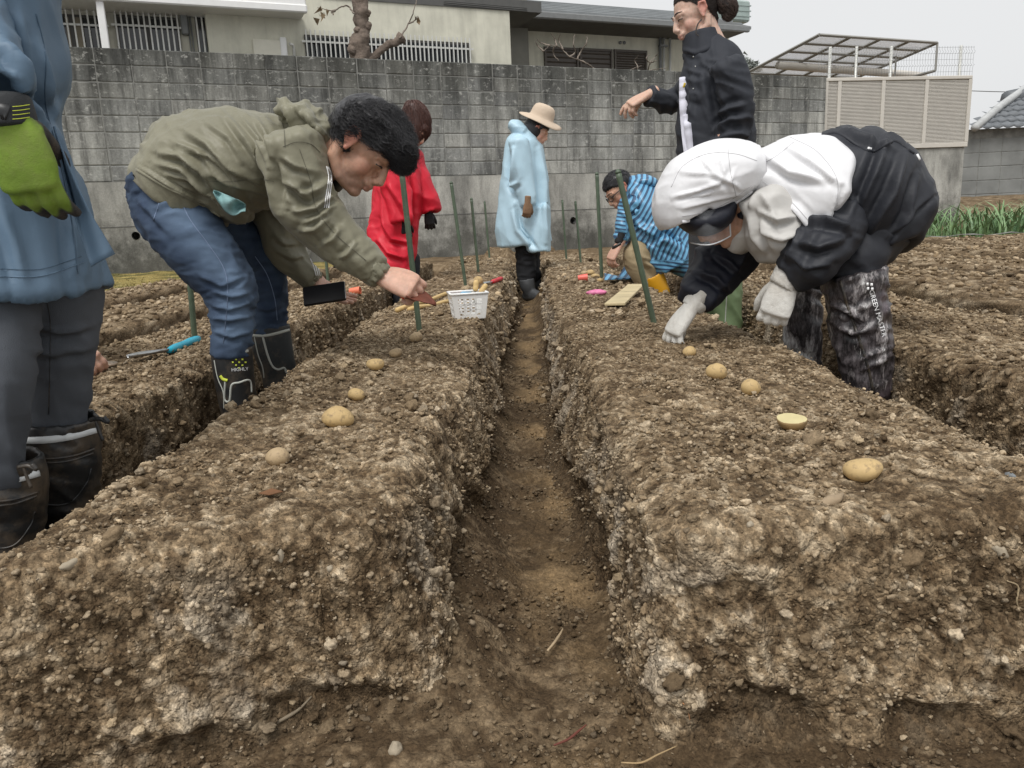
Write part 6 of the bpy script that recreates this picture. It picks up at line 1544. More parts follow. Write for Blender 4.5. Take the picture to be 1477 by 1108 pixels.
# stand-up collar
fg = Fig(YK); fg.loft([(1014, 76, 30, 0.095), (1010, 58, 26, 0.085), (1008, 46, 24, 0.08)], cavity=0.5, th=0.02, capa=0.2); fg.finish('collar', BLKJ, wk, 0.007, 3, creases=[([(986, 72), (1005, 78), (1025, 70)], 0.006, 3)])
SHIRT = cloth('white_shirt', S(214, 214, 226), 0.75, 0.3, 12, 0.3, 0.05)
sh = seam(wk, jk, [(986, 112), (986, 150), (989, 190), (994, 232)], 6.5, SHIRT, 'shirt', 0.003, 40, flat=0.25); seam(wk, jk, [(990, 165), (994, 200), (1000, 236)], 5.5, SHIRT, 'shirt', 0.0035, 30, flat=0.25)
seam(wk, jk, [(988, 120), (985, 130), (985, 142)], 1.6, simple('yellow_print', S(196, 170, 50), 0.6), 'shirt_print', 0.005, 14)
for q in ((1000, 82), (1003, 96), (1000, 128)): seam(wk, jk, [(q[0]-0.6, q[1]), (q[0], q[1]), (q[0]+0.6, q[1])], 0.9, ALU, 'zip_pull', 0.002, 5)
fg = Fig(YK); fg.loft([(1022, 235, 34, 0.12, -.02), (1028, 300, 26, 0.095, -.1), (1036, 360, 22, 0.085, -.1), (1042, 410, 19, 0.075, -.1)]); fg.loft([(1030, 240, 34, .12, .05), (1018, 310, 24, .095, .12), (1014, 370, 20, .08, .14), (1012, 420, 18, .07, .14)])
fg.finish('trousers', cloth('dark_trousers', S(52, 54, 58), 0.8, 0.3, 14), wk, 0.010, 4, folds=[(0.008, 0.04, 0.15, 20, 980)])
GRNB = cloth('green_rubber', S(104, 122, 88), 0.5, 0.4, 12, 0.05, 0.15, 6)
b_ = boot(wk, YK-0.1, [(1046, 392, 23), (1048, 425, 22), (1050, 455, 20), (1050, 470, 19)], (-0.6, -0.75), GRNB, 0.27, name='boot', voxel=0.008, folds=[(0.010, 0.04, 0.12, 60, 985)]); seam(wk, b_, [(1050, 398), (1048, 430), (1046, 465)], 0.7, TRIM, 'boot_seam', 0.001)
boot(wk, YK+0.14, [(1012, 400, 21), (1014, 430, 20), (1016, 452, 19)], (-0.6, -0.75), GRNB, 0.27, name='boot', voxel=0.01)
hv, hf, HM, HT = head_world(PY(1002, 18, YK), (-0.93, -0.12, -0.34), (-0.34, 0, 0.93), 1.04, 0.004, False)
h_ = hand_vf(curl=((18, 20, 15), (30, 30, 20), (45, 45, 25), (55, 50, 25)), spread=5, thumb=((25, -45), 12, 10), voxel=0.0033)
M_, T_ = frame(PY(934, 137, YK+0.11), (-0.90, -0.1, -0.42), (-0.42, -0.45, 0.80), flip=True, scale=1.0)
L = [(*place(hv, hf, HM, HT), skin_colours(hv, np.array([0.58, 0.39, 0.305]))), (*place(*h_, M_, T_), np.array([0.56, 0.36, 0.27]))]
limbs(YK, TONE_F, [([(1010, 55, 17, .05), (1030, 130, 36, .11), (1030, 240, 36, .11)], 0), ([(1030, 240, 22, .08), (1042, 430, 14, .05)], -.1), ([(1028, 240, 22, .08), (1012, 430, 13, .05)], .12), ([(1048, 96, 15, .05), (1060, 150, 14, .05), (1030, 222, 10, .03)], -.2)], L)
body(wk, L); face_details(HM, HT, wk, True, DBROWN)
hr = scalp(hv, hf, HM, HT, DBROWN, wk, 0.007, 0.182, 0.120, 0.045)
comb(hr, DBROWN, wk, lambda p: np.array([0.9, 0, 0.0]), 2600, 0.09, 0.004, 0.0011, 9, 'hair_strands', stray=0.1)
fg = Fig(YK); fg.loft([(1030, 4, 7, .03), (1044, 4, 13, 0.045), (1052, 14, 11, 0.04), (1048, 26, 6, 0.02)]); ptl = fg.finish('ponytail', DBROWN, wk, 0.006, 2)
comb(ptl, hair_mat('ponytail_tips', (0.05, 0.033, 0.026), (0.11, 0.075, 0.06)), wk, lambda p: np.array([0.55, 0, -0.6]), 700, 0.07, 0.008, 0.0013, 10, 'hair_strands', stray=0.3)
band(wk, YK, (1031, 4, 7), (0, 0), DKGREY, 'hair_tie', 1.1, 0, rw=2); ribbon(wk, YK-0.1, [(1012, 28), (1006, 36), (1004, 48), (1008, 52)], 0.9, DBROWN, 'hair_lock')

# ================================================================= PERSON IN WHITE HOOD, BENDING OVER THE RIGHT BED
YW = 2.42
WHITEN = cloth('white_nylon', S(222, 222, 224), 0.45, 0.35, 14, 0.05, 0.03, 3, crease=0.45, cscale=5, cst=(0.7, 1, 1), crot=(0, -0.6, 0)); BLACKN = cloth('black_nylon', S(38, 40, 46), 0.6, 0.4, 16, 0.08, 0.12, 4, crease=0.45, cscale=5, cst=(0.7, 1, 1), crot=(0, -0.6, 0)); NAVYN = cloth('navy_nylon', S(26, 29, 40), 0.55, 0.4, 16, 0.08, 0.12, 4)
pw = thing('person', 'person in white hood and black jacket bending over the right bed', 'person', (0.98, YW, 0), GRP)
fg = Fig(YW)
fg.loft([(1274, 338, 64, 0.185), (1262, 302, 80, 0.21), (1234, 276, 88, 0.23), (1196, 266, 76, 0.21), (1150, 266, 52, 0.15), (1120, 268, 36, 0.11)], capa=0.10, n=40)
fg.loft([(1290, 330, 40, 0.19), (1312, 312, 28, 0.18), (1330, 298, 12, 0.13)], capb=0.2)
fg.loft([(1236, 328, 58, 0.16), (1216, 366, 46, 0.14), (1214, 388, 38, 0.12)], dY=0.0, capb=0.15)
cre = [([(1280, 200), (1262, 250), (1240, 300)], 0.010, 5), ([(1305, 220), (1285, 280), (1250, 340)], 0.010, 5), ([(1326, 250), (1310, 310), (1285, 350)], 0.008, 4), ([(1190, 200), (1215, 240), (1230, 270)], 0.009, 5), ([(1215, 190), (1250, 200), (1290, 215)], 0.008, 4), ([(1180, 350), (1205, 330), (1230, 290)], 0.010, 5), ([(1235, 300), (1225, 350), (1220, 390)], -0.010, 4), ([(1345, 285), (1300, 330), (1235, 388)], -0.006, 3)]
bj = fg.finish('jacket', BLACKN, pw, 0.0062, 5, folds=[(0.007, 0.06, 0.3, 110, 1000), (0.006, 0.12, 0.26, 60, 1005, 'crumple')], creases=cre)
# storm flap across the back with snap and tab
seam(pw, bj, [(1130, 196), (1165, 202), (1205, 192), (1240, 212), (1262, 218), (1290, 204), (1318, 222)], 2.2, BLACKN, 'flap_edge', 0.001, 60); seam(pw, bj, [(1252, 215), (1254, 215.5), (1256, 216)], 3.0, WHITEP, 'snap', 0.002, 6, flat=0.5); seam(pw, bj, [(1322, 223), (1324, 227), (1326, 231)], 2.4, WHITEP, 'tab', 0.002, 6, flat=0.3)
seam(pw, bj, [(1240, 310), (1237, 330), (1236, 345)], 0.7, ALU, 'zip', 0.001, 20); seam(pw, bj, [(1228, 338), (1228, 352), (1229, 360)], 0.7, ALU, 'zip', 0.001, 20)
# sleeves
fg = Fig(YW); fg.loft([(1120, 290, 40, 0.09, 0.12), (1078, 335, 40, 0.085, 0.14), (1042, 378, 38, 0.075, 0.12), (1018, 412, 33, 0.06, 0.08), (1003, 434, 24, 0.045, 0.04)], capb=0.12)
fg.finish('sleeve', NAVYN, pw, 0.006, 4, folds=[(0.010, 0.05, 0.15, 130, 1010), (0.008, 0.04, 0.08, 40, 1012)], creases=[([(1005, 395), (1030, 402), (1050, 420)], 0.008, 4), ([(1030, 365), (1052, 380), (1065, 395)], 0.008, 4)])
fg = Fig(YW); fg.loft([(1206, 318, 44, 0.09, -0.15), (1192, 345, 43, 0.09, -0.18), (1172, 368, 42, 0.085, -0.20), (1152, 388, 34, 0.065, -0.18), (1138, 398, 26, 0.05, -0.17)], capb=0.12)
fg.finish('sleeve', BLACKN, pw, 0.006, 4, folds=[(0.010, 0.05, 0.18, 110, 1020), (0.008, 0.04, 0.08, 20, 1022)], creases=[([(1150, 350), (1180, 358), (1215, 345)], 0.010, 5), ([(1140, 372), (1165, 385), (1195, 380)], 0.008, 4), ([(1160, 320), (1190, 318), (1225, 330)], 0.010, 5)])
# white yoke, front and hood
fg = Fig(YW)
fg.loft([(1084, 252, 30, 0.13), (1104, 255, 46, 0.165), (1128, 260, 63, 0.215), (1152, 268, 74, 0.265), (1168, 274, 70, 0.275)], capb=0.34, n=40)
fg.loft([(1172, 290, 34, 0.2, -0.03), (1180, 320, 22, 0.16, -0.05), (1180, 340, 8, 0.1, -0.06)], capb=0.3)
wy = fg.finish('yoke', WHITEN, pw, 0.006, 4, folds=[(0.008, 0.10, 0.25, 30, 1030, 'crumple'), (0.005, 0.06, 0.2, 45, 1032)], creases=[([(1100, 225), (1140, 250), (1190, 260)], 0.008, 5), ([(1110, 280), (1150, 300), (1190, 345)], 0.010, 5), ([(1130, 210), (1170, 235), (1210, 265)], 0.006, 4), ([(1215, 270), (1205, 310), (1180, 348)], -0.006, 3)])
WG = cloth('pale_grey_nylon', S(186, 184, 180), 0.5, 0.35, 14, 0.05, 0.04, 3)
fg = Fig(YW); fg.loft([(1105, 285, 38, 0.14), (1118, 318, 46, 0.16), (1128, 345, 46, 0.15), (1132, 366, 38, 0.11)], dY=-0.06, capb=0.25); fg.loft([(1085, 310, 24, .12, .02), (1070, 340, 22, .10, .04), (1062, 354, 16, .08, .05)])
fg.finish('jacket_front', WG, pw, 0.006, 4, folds=[(0.009, 0.05, 0.16, 60, 1040), (0.004, 0.07, 0.14, 0, 1042, 'crumple')], creases=[([(1095, 305), (1120, 318), (1150, 312)], 0.008, 4), ([(1100, 335), (1125, 345), (1160, 335)], 0.008, 4), ([(1088, 300), (1095, 340), (1110, 368)], -0.008, 3)])
fg = Fig(YW-0.02)
fg.loft([(1088, 244, 32, 0.115), (1066, 246, 42, 0.135), (1036, 254, 50, 0.15), (1008, 268, 53, 0.15), (990, 288, 48, 0.145), (986, 304, 44, 0.135), (990, 314, 40, .125)], capa=0.3, cavity=0.55, th=0.016, n=40)
hood = fg.finish('hood', WHITEN, pw, 0.0055, 3, folds=[(0.005, 0.13, 0.16, 20, 1050, 'crumple'), (0.003, 0.04, 0.12, -10, 1052)], creases=[([(970, 285), (1010, 275), (1045, 262)], 0.005, 3), ([(985, 300), (1020, 292), (1070, 280)], 0.004, 3), ([(1040, 225), (1048, 260), (1056, 275)], 0.004, 3), ([(1010, 225), (1030, 250), (1050, 262)], 0.004, 3), ([(1060, 245), (1052, 262), (1068, 272)], 0.004, 3), ([(985, 250), (1020, 250), (1046, 262)], 0.003, 3)])
seam(pw, hood, [(984, 320), (1010, 316), (1040, 305), (1068, 288), (1085, 276)], 2.6, WHITEN, 'hood_hem', 0.001, 60)
SEAMW = simple('white_seam', S(176, 176, 178), 0.6)
for ln in ([(1092, 232), (1060, 222), (1020, 222), (985, 240), (968, 270)], [(984, 312), (1010, 308), (1040, 297), (1066, 281), (1084, 268)], [(1050, 215), (1054, 250), (1062, 284)]): seam(pw, hood, ln, 0.45, SEAMW, 'stitching', 0.0006, 60)
for ln in ([(1096, 238), (1120, 225), (1145, 205)], [(1100, 262), (1140, 290), (1176, 330)], [(1140, 198), (1180, 220), (1208, 262), (1200, 310), (1180, 340)]): seam(pw, wy, ln, 0.5, SEAMW, 'stitching', 0.0006, 60)
# clear visor sheet hanging from the hood
P = []
for t in np.linspace(0, 1, 18):
    for u in np.linspace(0, 1, 8):
        a = np.array([981+70*t, 322-22*t-6*math.sin(t*3.1)]); b = np.array([996+58*t, 350-10*t+8*math.sin(t*3.1)]); q = a+(b-a)*u; P.append(PY(q[0], q[1], YW-0.02-0.12*math.sin(min(1, t+0.1)*2.6)))
m, nt, b = newmat('clear_visor'); b.inputs['Base Color'].default_value = (0.8, 0.83, 0.86, 1); b.inputs['Roughness'].default_value = 0.25; b.inputs['Alpha'].default_value = 0.05
o = adopt(link('visor', mesh_np('visor', np.array(P), grid_faces(18, 8)), m), pw); md = o.modifiers.new('t', 'SOLIDIFY'); md.thickness = 0.0015
EDGE = simple('visor_edge', S(190, 192, 194), 0.3, 0.05)
P = np.array(P).reshape(18, 8, 3); V, F = tube_vf(P[:, -1], 0.0022, 6); adopt(MB().add(V, F).build('visor_edge', EDGE, None, True), pw); V, F = tube_vf(P[-1, :], 0.0022, 6); adopt(MB().add(V, F).build('visor_edge', EDGE, None, True), pw)
ribbon(pw, YW-0.16, [(1094, 278), (1092, 290), (1088, 296), (1086, 290)], 0.9, WHITEN, 'drawcord')
fg = Fig(YW); fg.loft([(980, 312, 12, .09), (1000, 318, 20, .11), (1022, 318, 22, .11), (1042, 310, 18, .10), (1054, 298, 10, .08)], dY=-0.03); fg.finish('gaiter_hood_shade', NAVYN, pw, 0.007, 3)  # navy gaiter, widened so its dark cloth stands in for shade inside the hood
# gloves
KNIT = cloth('white_knit_glove', S(206, 204, 198), 0.9, 0.3, 60, 0.9, 0.10, 14, mud=0.3)
g1 = hand_vf(curl=((25, 35, 20), (30, 40, 20), (32, 42, 20), (34, 44, 20)), spread=12, thumb=((38, -45), 10, 10), fat=1.12, voxel=0.0032)
M_, T_ = frame(PY(997, 443, YW+0.02), (-0.62, -0.12, -0.78), (-0.72, -0.35, 0.6), flip=True, scale=1.08); v_, f_ = place(*g1, M_, T_); adopt(link('glove', mesh_np('glove', v_, f_), KNIT), pw)
g2 = hand_vf(curl=((26, 78, 50), (28, 80, 50), (30, 82, 50), (34, 82, 50)), spread=3, thumb=((40, -40), 20, 20), fat=1.15, voxel=0.0032)
M_, T_ = frame(PY(1136, 404, YW-0.17), (-0.38, -0.15, -0.90), (-0.35, -0.92, 0.1), flip=True, scale=1.12); v_, f_ = place(*g2, M_, T_); adopt(link('glove', mesh_np('glove', v_, f_), KNIT), pw)
for E, dy in (([(1146, 388, 25, 0.04), (1136, 402, 23, 0.036), (1127, 414, 20, .034)], -0.17), ([(1006, 434, 18, .036), (998, 444, 16, .034)], 0.03)): Fig(YW).loft(E, dY=dy, capa=0.1, capb=0.1).finish('glove_cuff', KNIT, pw, 0.004, 2, folds=[(0.002, 0.006, 0.2, 60, 1060)])
# printed gaiter boots
def camo():
    m, nt, b = newmat('woodland_print')
    n1 = noise(nt, 9, 6, 0.7, coord='World', stretch=(1, 1, 0.30)); n2 = noise(nt, 22, 6, 0.75, coord='World', stretch=(1.2, 1, 0.22), loc=(4, 2, 1)); n3 = noise(nt, 6, 4, 0.6, coord='World', stretch=(1, 1, 0.5), loc=(9, 1, 4))
    c = ramp(nt, n1, [(0.36, S(26, 24, 26)), (0.44, S(96, 90, 92)), (0.50, S(48, 44, 46)), (0.55, S(140, 134, 134)), (0.62, S(228, 228, 226))])
    c = mixc(nt, ramp(nt, n2, [(0.47, 0), (0.50, 0.85), (0.54, 0.0)]), c, S(16, 15, 17)); c = mixc(nt, ramp(nt, n2, [(0.63, 0), (0.70, 0.8)]), c, S(190, 186, 184)); c = mixc(nt, ramp(nt, n3, [(0.66, 0), (0.72, 0.7)]), c, S(120, 168, 112)); c = mixc(nt, ramp(nt, n3, [(0.30, 0.5), (0.40, 0)]), c, S(110, 92, 100))
    nt.links.new(c, b.inputs['Base Color']); b.inputs['Roughness'].default_value = 0.4; bump(nt, b, noise(nt, 26, 3, 0.5, coord='World', stretch=(1, 1, .4)), 0.4, 0.01); return m
CAMO = camo()
l1 = boot(pw, YW-0.12, [(1230, 392, 42), (1236, 440, 40), (1244, 490, 37), (1250, 540, 33), (1254, 565, 31)], (-0.75, -0.55), CAMO, 0.28, name='boot', voxel=0.007, folds=[(0.009, 0.04, 0.16, 20, 1070), (0.006, 0.03, 0.1, -20, 1072)], creases=[([(1205, 440), (1225, 448), (1240, 462)], 0.012, 4), ([(1212, 470), (1230, 480), (1250, 476)], 0.008, 4)])
l2 = boot(pw, YW+0.20, [(1158, 400, 27), (1158, 440, 26), (1157, 480, 24), (1160, 510, 23)], (-0.75, -0.5), CAMO, 0.28, name='boot', voxel=0.007, folds=[(0.009, 0.04, 0.16, 20, 1075)])
seam(pw, l1, [(1212, 405), (1222, 440), (1236, 480), (1252, 530), (1260, 568)], 2.0, RUBBER, 'boot_seam', 0.0005)
decal_text(pw, l1, 'GREEN MASTER', 1266, 452, 10.0, 74, WHITEP)
for (dx, dy) in ((-3, -3), (3, -2.2), (-2.2, 3.4), (3.8, 4)): seam(pw, l1, [(1254+dx-1.4, 413+dy), (1254+dx, 413+dy), (1254+dx+1.4, 413+dy)], 2.3, WHITEP, 'emblem', 0.001, 5)
fg = Fig(YW); fg.loft([(1262, 322, 54, 0.13, -.02), (1240, 360, 45, 0.10, -.1), (1232, 396, 40, .08, -.11)]); fg.loft([(1240, 330, 50, .14, .08), (1190, 370, 36, .1, .18), (1162, 402, 27, .08, .20)]); fg.finish('trousers', BLACKN, pw, 0.009, 4, folds=[(0.01, 0.05, 0.15, 30, 1080)])
# head: dark balaclava-like hair and collar inside the hood
hv, hf, HM, HT = head_world(PY(1030, 290, YW+0.0), (-0.62, -0.12, -0.78), (-0.75, 0, 0.66), 1.05, 0.0045)
L = [(*place(hv, hf, HM, HT), skin_colours(hv, TONE*0.95))]
limbs(YW, TONE, [([(1270, 320, 50, .15), (1190, 270, 55, .16), (1100, 270, 28, .09), (1060, 280, 20, .06)], 0), ([(1120, 290, 24, .06), (1042, 378, 20, .045), (1003, 434, 12, .03)], .1), ([(1200, 300, 26, .06), (1172, 368, 22, .05), (1138, 398, 12, .03)], -.18), ([(1270, 330, 36, .09), (1236, 450, 22, .05), (1248, 540, 16, .04)], -.12), ([(1240, 330, 30, .09), (1165, 410, 16, .05), (1160, 500, 13, .04)], .18)], L)
body(pw, L); face_details(HM, HT, pw, True, BLACKHAIR)
fg = Fig(YW); fg.loft([(1090, 290, 22, .09), (1075, 305, 18, .085), (1066, 318, 12, .08)]); fg.finish('inner_collar', NAVYN, pw, 0.007, 3)
scalp(hv, hf, HM, HT, BLACKHAIR, pw, 0.010, 0.150)

# ================================================================= CROUCHING PERSON HIDDEN BEHIND THE BLUE COAT: a hand shows
YC = 2.35
pc = thing('person', 'crouching person behind the blue coated legs, only a bare hand setting potatoes visible', 'person', (-1.75, YC, 0), GRP)
GREYF = cloth('grey_fleece', S(88, 88, 92), 0.85, 0.3, 14)
fg = Fig(YC); fg.loft([(-20, 300, 40, .12), (-40, 350, 75, 0.18), (-70, 420, 90, 0.2), (-90, 490, 85, 0.2)], n=30); fg.loft([(-30, 350, 40, .09, -.1), (10, 430, 36, .075, -.1), (60, 490, 30, .06, -.06), (92, 506, 22, .05, -.03)], capb=0.15); fg.finish('jacket', GREYF, pc, 0.012, 4, folds=[(0.01, 0.06, 0.2, 40, 1100)])
fg = Fig(YC); fg.loft([(-90, 480, 60, .12), (-20, 470, 48, .1), (15, 490, 40, .09), (-10, 540, 34, .08), (-40, 600, 30, .07)]); fg.finish('trousers', GREYT, pc, 0.012, 4)
boot(pc, YC, [(-40, 585, 32), (-40, 600, 32), (-40, 615, 30)], (0.9, -0.3), RUBBER, voxel=0.012)
hv, hf, HM, HT = head_world(PY(0, 265, YC), (0.7, -0.1, -0.6), (0.6, 0, 0.8), 1.0, 0.007)
h_ = hand_vf(curl=((45, 45, 30), (48, 48, 30), (50, 50, 30), (52, 50, 30)), spread=4, thumb=((25, -45), 15, 15), voxel=0.0032)
M_, T_ = frame(PY(96, 503, YC-0.05), (0.80, -0.25, -0.35), (0.40, -0.62, 0.68), scale=1.0)
L = [(*place(hv, hf, HM, HT), skin_colours(hv, TONE)), (*place(*h_, M_, T_), TONE_F*0.95)]
limbs(YC, TONE, [([(-15, 290, 22, .06), (-50, 390, 50, .13), (-90, 480, 50, .14)], 0), ([(-30, 350, 24, .06), (10, 430, 22, .05), (90, 504, 12, .03)], -.06)], L); body(pc, L)
fg = Fig(YC); fg.ball(-6, 250, 42, 42, 0.09); fg.finish('hair', BLACKHAIR, pc, 0.012, 3)
# ================================================================= STAKES, BASKET, TOOLS, POTATOES
from mathutils.bvhtree import BVHTree
def surf(o): return BVHTree.FromPolygons([v.co.copy() for v in o.data.vertices], [p.vertices[:] for p in o.data.polygons])
BV = {k: surf(BEDS[k]) for k in BEDS}
def ground_at(x, y, dflt=0.29):
    best = None
    for b in BV.values():
        h = b.ray_cast(Vector((x, y, 1.0)), Vector((0, 0, -1)))
        if h[0] is not None and h[0].z > 0.15: best = max(best, h[0].z) if best is not None else h[0].z
    return best if best is not None else dflt
def on_bed(px, py):
    """the place on the bed tops seen at this spot of the picture"""
    p = PZ(px, py, BED_H)
    for _ in range(4): p = PZ(px, py, ground_at(p[0], p[1]))
    return p
# potatoes
def potato_mat(name, c):
    m, nt, b = newmat(name); f = noise(nt, 14, 5, 0.65); s_ = noise(nt, 70, 4, 0.7); v = nt.nodes.new('ShaderNodeTexVoronoi'); v.inputs['Scale'].default_value = 34; tc = nt.nodes.new('ShaderNodeTexCoord'); nt.links.new(tc.outputs['Object'], v.inputs['Vector'])
    cc = ramp(nt, f, [(0.3, tuple(np.array(c)*0.82)), (0.7, tuple(np.array(c)*1.15))]); cc = mixc(nt, ramp(nt, v.outputs['Distance'], [(0.05, 0.85), (0.20, 0.0)]), cc, tuple(np.array(c)*0.42)); cc = mixc(nt, ramp(nt, s_, [(0.52, 0), (0.68, 0.7)]), cc, (0.16, 0.11, 0.07))
    nt.links.new(cc, b.inputs['Base Color']); b.inputs['Roughness'].default_value = 0.7; bump(nt, b, s_, 0.25, 0.003); return m
POT = potato_mat('potato_skin', (0.50, 0.355, 0.165)); POTD = potato_mat('dusty_potato_skin', (0.42, 0.31, 0.18)); POTC = potato_mat('brown_potato_skin', (0.30, 0.20, 0.09)); CUT = simple('cut_potato', S(196, 184, 138), 0.6, 0.08, 30)
def potato_vf(rx, ry, rz, seed, n=22):
    V, F = ell_vf((0, 0, 0), (1, 1, 1), None, 24, 18); V = V*np.array([rx, ry, rz])
    V = V*(1+0.09*vn(V, 22, seed)+0.05*vn(V, 45, seed+3))[:, None]; V[:, 2] += 0.10*rz*np.sin(V[:, 0]/rx*2+seed)
    for e in range(5):
        g = np.random.default_rng(seed*7+e); d = unit(g.normal(0, 1, 3))*np.array([rx, ry, rz]); k = np.exp(-((V-d)**2).sum(1)/(0.006)**2); V = V*(1-0.07*k)[:, None]
    return V, F
def potato(px, py, wpx, asp, label, mat=None, rz=0, seed=0, cut=False, group=None, lift=0.2):
    """px, py: foot of the potato in the picture"""
    p = on_bed(px, py); k = ((p-CAM)@_f)/FPX; rx = wpx*k/2; h = rx*asp
    V, F = potato_vf(rx, rx*0.86, h, seed)
    if cut: V[:, 2] = np.minimum(V[:, 2], h*0.18)
    o = MB().add(V, F).build('seed_potato', [mat or POT, CUT], None, True)
    if cut:
        for pl in o.data.polygons:
            if abs(pl.normal.z) > 0.9 and pl.center.z > 0: pl.material_index = 1; pl.use_smooth = False
    o.location = (p[0], p[1]+rx*0.3, p[2]+h*(0.9-lift*0.5)); o.rotation_euler = (0, R(8*math.sin(seed)), R(rz))
    return tag(o, label, 'potato', group)
G1 = 'seed potatoes laid in a row on the beds'
potato(400, 673, 36, 0.82, 'round tan seed potato nearest the camera on the left bed', POTD, 10, 1, group=G1)
potato(487, 617, 44, 0.70, 'largest seed potato on the left bed, second from the front', POT, 20, 2, group=G1)
potato(514, 578, 25, 0.80, 'small round seed potato third from the front on the left bed', POT, 0, 3, group=G1)
potato(541, 533, 27, 0.68, 'oval yellow seed potato fourth from the front on the left bed', POT, 0, 4, group=G1)
potato(571, 515, 21, 0.70, 'dusty seed potato fifth from the front on the left bed', POTD, 0, 5, group=G1)
potato(600, 493, 19, 0.80, 'small dusty seed potato beside the green stake on the left bed', POTD, 0, 6, group=G1)
potato(995, 514, 20, 0.76, 'small round seed potato beside the white glove on the right bed', POT, 0, 7, group=G1)
potato(1035, 547, 31, 0.80, 'round seed potato third from the white glove on the right bed', POT, 0, 8, group=G1)
potato(1084, 571, 30, 0.88, 'round seed potato just behind the cut one on the right bed', POT, 30, 9, group=G1)
o = potato(1144, 622, 41, 0.72, 'halved seed potato with its pale cut face up on the right bed', POTC, 0, 10, True, group=G1); o.rotation_euler = (R(11), 0, 0); o.location.z += 0.004
potato(1247, 693, 56, 0.64, 'long brown seed potato nearest the camera on the right bed', POT, -12, 11, group=G1)
potato(970, 482, 24, 0.45, 'flat seed potato under the fingers of the white glove', POTD, 0, 12, group=G1)
potato(843, 397, 12, 0.6, 'tan potato in the pile by the striped man, far end', POTD, 0, 13, group='potatoes piled beside the squatting man'); potato(852, 397, 14, .6, 'middle potato of the pile by the striped man', POT, 30, 14, group='potatoes piled beside the squatting man'); potato(860, 402, 14, .55, 'long potato of the pile nearest the stake', POT, -20, 15, group='potatoes piled beside the squatting man'); potato(866, 407, 9, .7, 'smallest pale potato at the foot of the stake', POT, 0, 16, group='potatoes piled beside the squatting man')
potato(690, 410, 14, .9, 'tan potato on the left bed behind the basket', POT, 0, 17, group='potatoes behind the basket'); potato(682, 412, 12, .8, 'dusty potato leaning beside the one behind the basket', POTD, 0, 18, group='potatoes behind the basket'); potato(673, 416, 8, .8, 'tiny potato at the foot of the slim stake', POTD, 0, 19, group='potatoes behind the basket')
for i, (x, y, w_) in enumerate(((122, 530, 22), (138, 526, 20))): potato(x, y, w_, 0.7, ('yellow potato held under the bare hand', 'pale potato just right of the bare hand')[i], POT, 0, 20+i, group='potatoes at the bare hand')
# stakes
STK = simple('green_stake', S(78, 92, 74), 0.45, 0.22, 9, 0.3, 60, coord='World')
def stake(base, tip, rpx, label, ybase=None):
    b = on_bed(*base) if ybase is None else PY(base[0], base[1], ybase); Y = b[1]; t = PY(tip[0], tip[1], Y); k = ((b-CAM)@_f)/FPX; r_ = rpx*k*0.86
    root = thing('garden_stake', label, 'stake', tuple(b), 'green garden stakes along the beds')
    ax = t-b; L_ = np.linalg.norm(ax); a = unit(ax); n_ = 40; P = [b-a*0.12+a*(L_+0.12)*i/n_ for i in range(n_+1)]
    adopt(MB().tube(P, [r_*(1+0.06*((i % 3) == 0)) for i in range(n_+1)], 10).build('shaft', STK, None, True), root)
    adopt(MB().tube([t, t+a*r_*0.6, t+a*r_*1.4], [r_*1.08, r_*1.02, r_*0.3], 10).build('cap', STK, None, True), root)
stake((605, 478), (580, 252), 4.6, 'thick green stake in the left bed in front of the red raincoat')
stake((672, 415), (651, 265), 2.8, 'green stake in the left bed just behind the basket')
stake((690, 392), (680, 288), 2.3, 'second green stake behind the basket in the left bed')
stake((706, 372), (699, 292), 1.7, 'thinnest green stake far down the left bed')
stake((943, 465), (892, 250), 4.8, 'thick leaning green stake in front of the squatting man\'s face')
stake((868, 402), (861, 252), 3.0, 'upright green stake beside the pile of potatoes')
stake((838, 382), (830, 292), 1.9, 'thin green stake beyond the potato pile, right of two')
stake((817, 374), (811, 290), 1.7, 'thin green stake beyond the potato pile, left of two')
stake((281, 490), (270, 360), 4.6, 'green stake in the second bed behind the bent man\'s jeans')
stake((474, 412), (470, 372), 2.6, 'short green stake seen between the bent man\'s arms')
# basket
WHP = simple('white_plastic', S(236, 236, 234), 0.35, 0.03, 10)
p = on_bed(676, 458); k = ((p-CAM)@_f)/FPX
bk = thing('basket', 'small white plastic basket with square holes on the left bed', 'basket', tuple(p), rz=R(12))
W2, D2_, H_ = 26*k, 0.075, 36*k
def face_grid(name, a, b, c, d, nx, ny, mx=0.16, my=0.2):
    """panel with a grid of openings; corners a b (bottom) c d (top), solid bars between"""
    a, b, c, d = map(np.array, (a, b, c, d)); at = lambda u, v: (a*(1-u)+b*u)*(1-v)+(d*(1-u)+c*u)*v
    nr = unit(np.cross(b-a, d-a))*0.0012; mb = MB()
    def bar(u0, u1, v0, v1):
        q = [at(u0, v0), at(u1, v0), at(u1, v1), at(u0, v1)]; V = [x-nr for x in q]+[x+nr for x in q]
        mb.add(V, [(3, 2, 1, 0), (4, 5, 6, 7), (0, 1, 5, 4), (1, 2, 6, 5), (2, 3, 7, 6), (3, 0, 4, 7)])
    cw = (1-2*mx)/nx; rh = (1-my-0.12)/ny; b_ = 0.16
    bar(0, mx, 0, 1); bar(1-mx, 1, 0, 1); bar(mx, 1-mx, 0, 0.12); bar(mx, 1-mx, 1-my, 1)
    for i in range(1, nx): bar(mx+cw*(i-b_), mx+cw*(i+b_), 0.12, 1-my)
    for j in range(1, ny): bar(mx, 1-mx, 0.12+rh*(j-b_), 0.12+rh*(j+b_))
    return mb.build(name, WHP, bk)
s_ = 0.82
